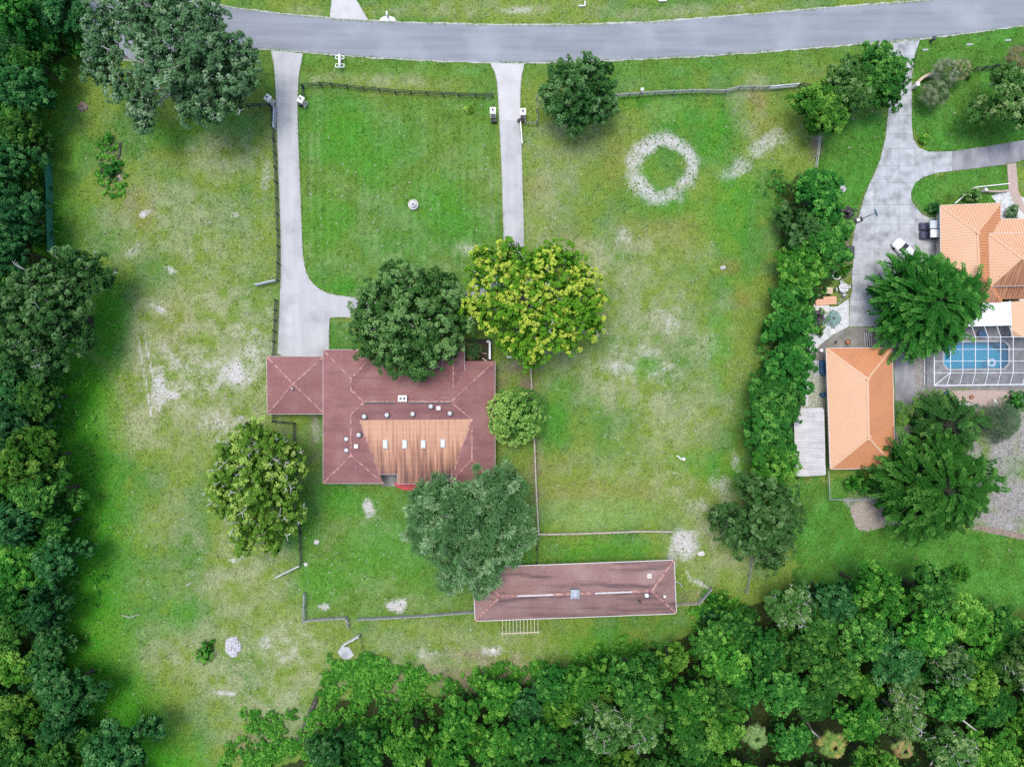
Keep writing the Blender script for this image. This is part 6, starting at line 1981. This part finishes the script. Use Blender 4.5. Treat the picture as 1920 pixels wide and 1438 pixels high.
# ------------------------------------------------------------------ loose things in the fields
def lump(name, label, cat, px, py, r, h, mat, seed, group=None, sx=1.0, sy=1.0):
    """faceted stone or spoil heap"""
    rg = np.random.default_rng(seed)
    c = W(px, py)
    n1, n2 = 7, 16
    vs_, fs = [], []
    for i in range(n1):
        t = i / (n1 - 1)
        for k in range(n2):
            a = 2 * math.pi * k / n2
            rr = r * math.sin((1 - t) * math.pi / 2) * (.78 + .44 * rg.random())
            vs_.append((c.x + rr * sx * math.cos(a), c.y + rr * sy * math.sin(a), -.06 + h * math.sin(t * math.pi / 2) * (.75 + .5 * rg.random())))
    for i in range(n1 - 1):
        for k in range(n2):
            k2 = (k + 1) % n2
            fs.append((i * n2 + k, i * n2 + k2, (i + 1) * n2 + k2, (i + 1) * n2 + k))
    fs.append(tuple((n1 - 1) * n2 + k for k in range(n2)))
    mb = MB(); mb.add(vs_, fs)
    return tag(mb.build(name, M[mat]), label, cat, group)


lump('rock_heap', 'large pale grey rock heap in the south-west field', 'rock', 437, 1212, 1.25, .5, 'rock', 1, sy=1.2)
lump('stone', 'pale stone on the lawn between boundary row and slab driveway', 'rock', 1580, 355, .55, .25, 'rock', 2)
lump('stone', 'white stone in the pasture left of the bright green round tree', 'rock', 1356, 502, .3, .16, 'rock', 3, sx=1.5)
lump('stone', 'small white stone in the back yard near the dark fence', 'rock', 593, 1016, .36, .2, 'stone_white', 4)
lump('stone', 'small pale stone at the bottom of the dark yard fence', 'rock', 573, 1058, .3, .2, 'stone_white', 5)
lump('stone', 'white stone on the worn turf east of the stable', 'rock', 1315, 1038, .38, .2, 'stone_white', 6, sx=1.4)
lump('stone', 'pale stone in the bare soil behind the stable', 'rock', 925, 1220, .35, .2, 'stone_white', 7)
lump('stone', 'round white stone on the tan paved strip below the pool', 'rock', 1866, 753, .32, .3, 'white', 8)
lump('mulch_heap', 'pile of pale wood chips below the garage chain-link fence', 'heap', 1630, 966, 2.6, .2, 'chips', 9, sx=1.1, sy=.85)
mb = MB(); mb.prism(wp([(633, 1222), (641, 1211), (655, 1213), (664, 1228), (650, 1238), (640, 1232)]), -.05, .06)
tag(mb.build('concrete_pad', M['slab']), 'broken pale concrete pad by the plank gate', 'concrete pad')
# bucket with a length of pipe in the pasture
c = W(1281, 860); root = empty('bucket', c, 'white bucket with a bent white pipe on the pasture', 'bucket')
mb = MB(); mb.lathe([(.0, .02), (.22, .02), (.27, .38), (.24, .38), (.2, .08), (0, .06)], c, 14); mb.build('pail', M['white'], root)
mb = MB(); mb.tube([W(1278, 861, .15), W(1273, 857, .15), W(1269, 854, .12)], [.09, .09, .1], 8); mb.build('pipe', M['white'], root)


def stick(label, pts, r0, mat, cat='branch', name='fallen_branch', group=None, forks=0, seed=0):
    rg = random.Random(seed)
    mb = MB(); P_ = [W(x, y, .1) for x, y in pts]
    mb.tube(P_, [r0 * (1 - .5 * i / (len(P_) - 1)) for i in range(len(P_))], 7)
    for k in range(forks):
        s = P_[rg.randrange(len(P_) - 1)].lerp(P_[-1], rg.random())
        mb.tube([s, s + Vector((rg.uniform(-1, 1), rg.uniform(-1, 1), .15))], [r0 * .5, r0 * .15], 5)
    return tag(mb.build(name, M[mat], None, True), label, cat, group)


stick('thin pale fallen branch in the west field', [(228, 1153), (243, 1157), (263, 1151)], .09, 'stick', forks=1, seed=1)
stick('short pale stick above the rock heap', [(349, 1098), (363, 1090)], .1, 'stick')
stick('long dark fallen log at the wood edge', [(592, 1312), (578, 1345), (562, 1380), (543, 1418)], .42, 'log', 'log', 'fallen_log', forks=4, seed=2)
stick('dark stump end standing up beside the long log', [(596, 1300), (592, 1312)], .3, 'log', 'stump', 'tree_stump')
stick('pale dead snag at the edge of the western wood', [(112, 765), (106, 740), (104, 718), (96, 712)], .11, 'stick', 'snag', 'dead_snag', forks=6, seed=3)
for i, (pts, lb) in enumerate((([(190, 290), (188, 310), (192, 330)], 'dark branch on the left side of the brush pile'), ([(226, 268), (224, 290), (216, 308)], 'dark branch on the right side of the brush pile'),
                               ([(196, 282), (210, 276), (222, 268)], 'dark branch across the top of the brush pile'))):
    stick(lb, pts, .16, 'log', forks=5, seed=10 + i, group='brush pile branches')
lump('stone', 'pinkish stone at the foot of the brush pile', 'rock', 222, 334, .5, .25, 'brick_path', 12)
lump('tree_stump', 'rotten brown stump under the live oak', 'stump', 155, 201, .75, .5, 'dirt', 13)
for i, (x0, y0, x1, y1, z, lb) in enumerate(((1580, 1345, 1640, 1343, 6.5, 'pale bare limb arching over a dark gap in the southern wood'), (1790, 1338, 1855, 1388, 5.5, 'long pale bare limb slanting at the lower right'), (1525, 1372, 1545, 1388, 5.5, 'short pale trunk beside the yellow-tipped palm'),
                                              (1540, 1220, 1562, 1250, 6.0, 'pale limb over a black gap in the middle of the wood'))):
    mb = MB(); a, b = W(x0, y0, z), W(x1, y1, z - .6)
    base = Vector((a.x, a.y, 0))
    mb.tube([base, base + Vector((.2, .1, z * .6)), a, a.lerp(b, .5) + Vector((0, 0, .4)), b], [.2, .17, .14, .11, .04], 7)
    tag(mb.build('bare_tree', M['bark_pale'], None, True), lb, 'tree')

# little utility marks across the street
mb = MB(); a = W(1090, 12, .1); mb.box((a.x, a.y, .12), (.9, .2, .25)); mb.box((a.x + .55, a.y + .35, .12), (.2, .8, .25)); tag(mb.build('kerb_block', M['stone_white']), 'pale L-shaped block on the far verge', 'block')
mb = MB(); a = W(1242, 2, .1); mb.box((a.x, a.y, .15), (1.3, .35, .3), R(3)); tag(mb.build('utility_cover', M['stone_white']), 'pale cover at the top edge of the far verge', 'utility cover')

# ------------------------------------------------------------------ the neighbour's drive and yard
def wheel(parent, c, r, w, rz):
    d = Vector((math.cos(rz), math.sin(rz), 0)) * (w / 2)
    mb = MB(); c = Vector(c); mb.tube([c - d, c + d], [r, r], 16); mb.build('wheel', M['rubber'], parent)


def local(c, rz):
    ca, sa = math.cos(rz), math.sin(rz)
    return lambda x, y, z=0: Vector((c.x + x * ca - y * sa, c.y + x * sa + y * ca, z))


def car(label, px, py, rz):
    c = W(px, py, .8); c.z = 0
    root = empty('parked_car', c, label, 'car')
    T = local(c, rz)
    # body: lofted sections along the length (x forward)
    sec = [(-2.2, .72, .45, .85), (-2.05, .82, .35, .98), (-1.2, .88, .3, 1.0), (0, .9, .28, 1.0), (1.0, .89, .3, .95), (1.9, .82, .35, .82), (2.2, .66, .42, .7)]
    vs_, fs = [], []
    for x, w, z0, z1 in sec:
        for y, z in ((-w, z0), (-w, (z0 + z1) / 2), (-w * .94, z1), (0, z1 + .03), (w * .94, z1), (w, (z0 + z1) / 2), (w, z0)): vs_.append(T(x, y, z))
    for i in range(len(sec) - 1):
        for k in range(6): fs.append((i * 7 + k, i * 7 + k + 1, (i + 1) * 7 + k + 1, (i + 1) * 7 + k))
    fs.append(tuple(range(6, -1, -1))); fs.append(tuple((len(sec) - 1) * 7 + k for k in range(7)))
    mb = MB(); mb.add(vs_, fs); mb.build('body', M['car_white'], root, True)
    vs_ = [T(x, y, z) for x, y, z in ((-1.7, -.76, .98), (.9, -.78, .95), (.9, .78, .95), (-1.7, .76, .98), (-1.15, -.6, 1.42), (.2, -.6, 1.43), (.2, .6, 1.43), (-1.15, .6, 1.42))]
    mb = MB(); mb.add(vs_, [(0, 1, 5, 4), (1, 2, 6, 5), (2, 3, 7, 6), (3, 0, 4, 7)]); mb.build('windows', M['glass_dark'], root)
    mb = MB(); mb.add([T(x, y, z) for x, y, z in ((-1.2, -.62, 1.41), (.24, -.62, 1.42), (.24, .62, 1.42), (-1.2, .62, 1.41), (-1.1, -.5, 1.48), (.15, -.5, 1.49), (.15, .5, 1.49), (-1.1, .5, 1.48))],
                       [(0, 1, 5, 4), (1, 2, 6, 5), (2, 3, 7, 6), (3, 0, 4, 7), (4, 5, 6, 7)]); mb.build('car_roof', M['car_white'], root)
    for x in (-1.35, 1.4):
        for y in (-.8, .8): wheel(root, T(x, y, .32), .32, .2, rz + math.pi / 2)
    for y in (-.6, .6):
        mb = MB(); p = T(2.12, y, .68); mb.box(p, (.16, .3, .14), rz); mb.build('headlight', M['glass_pale'], root)
    return root


car('white car half hidden under the feathery conifer', 1698, 470, R(135))


def cart(label, px, py, seed):
    c = W(px, py, 1.2); c.z = 0
    root = empty('golf_cart', c, label, 'golf cart', 'carts parked against the orange roofed house')
    T = local(c, math.pi)
    mb = MB(); mb.box(T(1.05, 0, .55), (.75, 1.2, .5), math.pi, 0, .8); mb.box(T(0, 0, .38), (2.6, 1.2, .22), math.pi); mb.box(T(-.85, 0, .6), (.8, 1.2, .5), math.pi); mb.build('body', M['plum'], root)
    mb = MB(); mb.box(T(-.1, 0, .72), (.5, 1.1, .16), math.pi); mb.box(T(-.4, 0, .98), (.12, 1.1, .5), math.pi); mb.build('seat', M['fence_grey'], root)
    mb = MB(); mb.box(T(-.15, 0, 1.85), (1.6, 1.25, .07), math.pi, 0, .94); mb.build('canopy', M['glass_pale'] if seed == 1 else M['white_metal'], root)
    mb = MB(); mb.box(T(-1.15, 0, 1.3), (.5, 1.1, .06), math.pi); mb.build('rear_panel', M['glass_pale'], root)
    for x in (-.9, .6):
        for y in (-.55, .55):
            p = T(x, y); mb = MB(); mb.tube([(p.x, p.y, .5), (p.x, p.y, 1.83)], [.025, .025], 6); mb.build('strut', M['black'], root)
    for x in (-.85, .95):
        for y in (-.52, .52): wheel(root, T(x, y, .22), .22, .18, math.pi / 2)


cart('small dark cart with pale blue canopy beside the orange roof corner', 1747, 423, 1)
cart('small dark cart with white canopy parked below the first', 1748, 439.5, 2)

# portable basketball hoop
c = W(1611, 413); root = empty('basketball_hoop', c, 'portable basketball hoop at the slab driveway edge', 'basketball hoop')
mb = MB(); mb.box((c.x - .1, c.y, .15), (1.2, .8, .3), R(20), 0, .85); mb.build('base', M['plastic_dark'], root)
mb = MB(); mb.box((c.x - .35, c.y - .05, .38), (.5, .45, .2), R(20)); mb.build('weight', M['white'], root)
mb = MB(); mb.tube([(c.x, c.y, .2), (c.x + .3, c.y + .12, 2.4), (c.x + .9, c.y + .34, 3.1)], [.06, .06, .05], 8); mb.build('pole', M['black'], root)
mb = MB(); mb.box((c.x + .95, c.y + .36, 3.2), (.06, 1.1, .75), R(20)); mb.build('backboard', M['glass_pale'], root)
mb = MB(); q0 = Vector((c.x + 1.25, c.y + .47, 3.0)); mb.tube([q0 + Vector((.23 * math.cos(a), .23 * math.sin(a), 0)) for a in [2 * math.pi * k / 14 for k in range(15)]], [.02] * 15, 5); mb.build('rim', M['black'], root)
# dark wheelie bin and ring planter
c = W(1589, 474); root = empty('storage_bin', c, 'dark lidded storage bin at the driveway edge', 'bin')
mb = MB(); mb.box((c.x, c.y, .5), (1.15, 1.6, 1.0)); mb.build('body', M['plastic_dark'], root)
mb = MB(); mb.box((c.x, c.y, 1.05), (1.22, 1.68, .12), 0, 0, .9); mb.build('lid', M['plastic_dark'], root)
c = W(1567, 517); root = empty('ring_planter', c, 'white ring planter filled with greenery', 'planter')
mb = MB(); mb.lathe([(.62, 0), (.68, .35), (.56, .36), (.52, .25)], c, 22); mb.build('rim', M['white'], root)
q_, c_ = crown_arrays([(0, 0, .2, .45)], 5, **{**STY['green'], 'dens': 60, 'rc': .15, 'leaves': 10, 'll': .16, 'lw': .09, 'inner': False}); place('greenery', np_mesh('greenery', q_, 4, M['leaf'], c_), root)
# garden table and chairs
c = W(1578, 541); root = empty('garden_table', c, 'white patterned garden table on the driveway edge', 'table')
mb = MB(); mb.lathe([(.75, .7), (.78, .73), (.75, .76), (.0, .76)], c, 20); mb.build('table_top', noise_mat('mosaic_top', (.25, .25, .28), (.72, .72, .74), 5, .5, contrast=.08), root)
for k in range(4):
    a = k * math.pi / 2 + .6; mb = MB(); mb.tube([(c.x + .5 * math.cos(a), c.y + .5 * math.sin(a), 0), (c.x + .3 * math.cos(a), c.y + .3 * math.sin(a), .72)], [.03, .03], 6); mb.build('leg', M['black'], root)
for k, lb in enumerate(('garden chair on the driveway side of the patterned table', 'garden chair above the patterned table', 'garden chair between table and tan box', 'garden chair below the patterned table')):
    a = k * math.pi / 2 + .2
    cc = Vector((c.x + 1.05 * math.cos(a), c.y + 1.05 * math.sin(a), 0)); root = empty('garden_chair', cc, lb, 'chair', 'chairs round the patterned table')
    mb = MB()
    for j in range(4): mb.box((cc.x + .13 * (j - 1.5) * -math.sin(a), cc.y + .13 * (j - 1.5) * math.cos(a), .43), (.44, .07, .04), a)
    mb.build('seat', M['white_metal'], root)
    bx_ = Vector((math.cos(a), math.sin(a), 0)) * .24
    mb = MB(); mb.box((cc.x + bx_.x, cc.y + bx_.y, .68), (.05, .46, .45), a); mb.build('backrest', M['fence_grey'], root)
    for s1 in (-.2, .2):
        for s2 in (-.2, .2):
            mb = MB(); lp = Vector((cc.x + s1 * math.cos(a) - s2 * math.sin(a), cc.y + s1 * math.sin(a) + s2 * math.cos(a), 0)); mb.tube([lp, lp + Vector((0, 0, .43))], [.02, .02], 5); mb.build('leg', M['black'], root)
c = W(1552, 546); root = empty('storage_box', c, 'tan square lidded box beside the garden table', 'box')
mb = MB(); mb.box((c.x, c.y, .3), (.84, .9, .6), R(-6)); mb.build('body', M['tan_board'], root)
mb = MB(); mb.box((c.x, c.y, .63), (.94, 1.0, .08), R(-6)); mb.build('lid', M['tan_board'], root)
root = empty('panel_stack', W(1550, 566), 'stack of peach metal roof sheets leaning by the boundary trees', 'metal sheets')
for k, (x, y, w, h) in enumerate(((1549, 566, 3.3, .9), (1556, 562, 2.0, 1.0), (1545, 569, 2.6, .5))):
    p = W(x, y, .3); mb = MB(); mb.box((p.x, p.y, .25 + k * .06), (w, h, .04), R(2 + k)); mb.build('sheet', M['peach'], root)
lump('gravel_heap', 'white gravel heap under the peach sheets', 'heap', 1541, 580, 1.0, .4, 'stone_white', 21, sx=1.3)
for k in range(4):
    x = 1621 + k * 4.2
    mb = MB(); mb.beam(W(x - 1, 624, .25), W(x + 1.2, 650, .12), .1, .1)
    tag(mb.build('timber_pole', M['fence_pale']), ['leftmost', 'second from left', 'third from left', 'rightmost'][k] + ' of four pale poles lying before the garage', 'pole', 'poles before the garage')
mb = MB(); mb.beam(W(1570, 570, .15), W(1590, 552, .15), .16, .14); tag(mb.build('timber_beam', M['fence_grey']), 'grey timber edging the pale gravel by the driveway', 'beam')
for (x, y, r, h, lb, mt) in ((1566, 641.5, .2, .35, 'small dark pot before the garage', 'plastic_dark'), (1588, 641, .36, .45, 'larger dark pot with a plant before the garage', 'terracotta'), (1537, 626, .3, .3, 'dark pot on the pale gravel by the agave', 'plastic_dark'),
                             (1520, 632, .16, .3, 'small dark pot at the gravel edge near the trees', 'plastic_dark'), (1820, 744, .3, .35, 'dark pot on the tan paved strip', 'terracotta'), (1538, 657, .3, .5, 'white pot at the garage north-west corner', 'white')):
    c = W(x, y); mb = MB(); mb.lathe([(r * .7, 0), (r, h), (r * 1.06, h), (r * .9, h), (r * .8, h * .7), (0, h * .66)], c, 14)
    tag(mb.build('flower_pot', M[mt]), lb, 'pot', 'pots round the garage')
# clutter along the garage west wall
c = W(1539, 688); mb = MB(); mb.box((c.x, c.y, .35), (.8, 2.2, .7), 0, 0, .8); mb.box((c.x + .1, c.y - .9, .5), (.7, .8, .9), R(12), 0, .8); tag(mb.build('tarped_goods', M['plastic_blue']), 'blue tarped goods along the garage west wall', 'tarp')
c = W(1540, 740); mb = MB(); mb.lathe([(.35, 0), (.38, .8), (.34, .9), (0, .92)], c, 14); tag(mb.build('barrel', M['plastic_blue']), 'blue barrel beside the garage west wall', 'barrel')
for k in range(5):
    x = 1526 + k * 2.6; mb = MB(); mb.beam(W(x, 676, .1 + .02 * k), W(x + .6, 706, .1), .14, .08)
    tag(mb.build('plank', M['fence_pale']), ['plank nearest the boundary trees in the row by the blue tarp', 'second plank from the boundary trees', 'middle plank of the row by the blue tarp', 'fourth plank from the boundary trees', 'plank nearest the blue tarp'][k], 'plank', 'planks by the blue tarp')
# curved wall at the neighbour's gate
root = empty('curved_wall', W(1725, 148), 'curved peach garden wall beside the fan palms', 'wall')
pts = [W(x, y, 1.0) for x, y in ((1718, 160), (1722, 153), (1730, 146), (1740, 141), (1750, 138))]
mb = MB()
for a, b in zip(pts[:-1], pts[1:]): mb.beam((a.x, a.y, .55), (b.x, b.y, .55), .32, 1.1)
mb.build('wall', M['brick_path'], root)
mb = MB()
for a, b in zip(pts[:-1], pts[1:]): mb.beam((a.x, a.y, 1.14), (b.x, b.y, 1.14), .42, .08)
mb.build('coping', M['tan_board'], root)
for p in (pts[0], pts[-1]):
    mb = MB(); mb.box((p.x, p.y, .7), (.5, .5, 1.4)); mb.box((p.x, p.y, 1.44), (.62, .62, .1)); mb.build('pier', M['stone_white'], root)
# low front wall of the orange roofed house
root = empty('front_wall', W(1860, 358), 'low pinkish curved wall by the brick path', 'wall')
pts = [W(x, y, .6) for x, y in ((1846, 357), (1856, 359), (1868, 359.5), (1880, 359), (1892, 357))]
mb = MB()
for a, b in zip(pts[:-1], pts[1:]): mb.beam((a.x, a.y, .35), (b.x, b.y, .35), .26, .7)
mb.build('wall', M['brick_path'], root)
mb = MB(); p = pts[0]; mb.box((p.x, p.y, .5), (.45, .45, 1.0)); mb.build('pier', M['stone_white'], root)
mb = MB(); mb.beam(W(1790, 382, .15), W(1826, 352, .15), .14, .3); mb.beam(W(1826, 352, .15), W(1892, 345, .15), .12, .3); tag(mb.build('garden_edging', M['white']), 'white edging round the shrub bed of the orange roofed house', 'edging')
# verge bits by the right-hand lawn
mb = MB(); c = W(1744, 79); mb.box((c.x, c.y, .5), (.3, .3, 1.0)); mb.box((c.x, c.y, 1.1), (.42, .6, .34), 0, 0, .8); tag(mb.build('mailbox', M['plastic_dark']), 'dark mailbox by the slab driveway mouth', 'mailbox')
for (x, y, l, lb) in ((1735, 94, 1.1, 'white kerb piece below the dark mailbox'), (1818, 84, 1.2, 'pale stepping slab on the right-hand verge'), (1890, 76, 1.1, 'pale slab on the verge near the palm with dead fronds')):
    c = W(x, y); mb = MB(); mb.box((c.x, c.y, -.01), (l * .8, .26, .1), R(4)); tag(mb.build('verge_slab', M['slab']), lb, 'slab')
mb = MB(); mb.beam(W(1776, 757, .3), W(1818, 758, .3), .18, .16); tag(mb.build('timber_rail', M['fence_pale']), 'pale rail lying between the pool strip and low conifer', 'rail')
c = W(1772, 738); mb = MB(); mb.lathe([(.3, 0), (.42, .5), (.44, .55), (.3, .5), (0, .45)], c, 14); tag(mb.build('water_feature', M['plastic_blue']), 'small blue bowl on the sand below the pool cage', 'bowl')
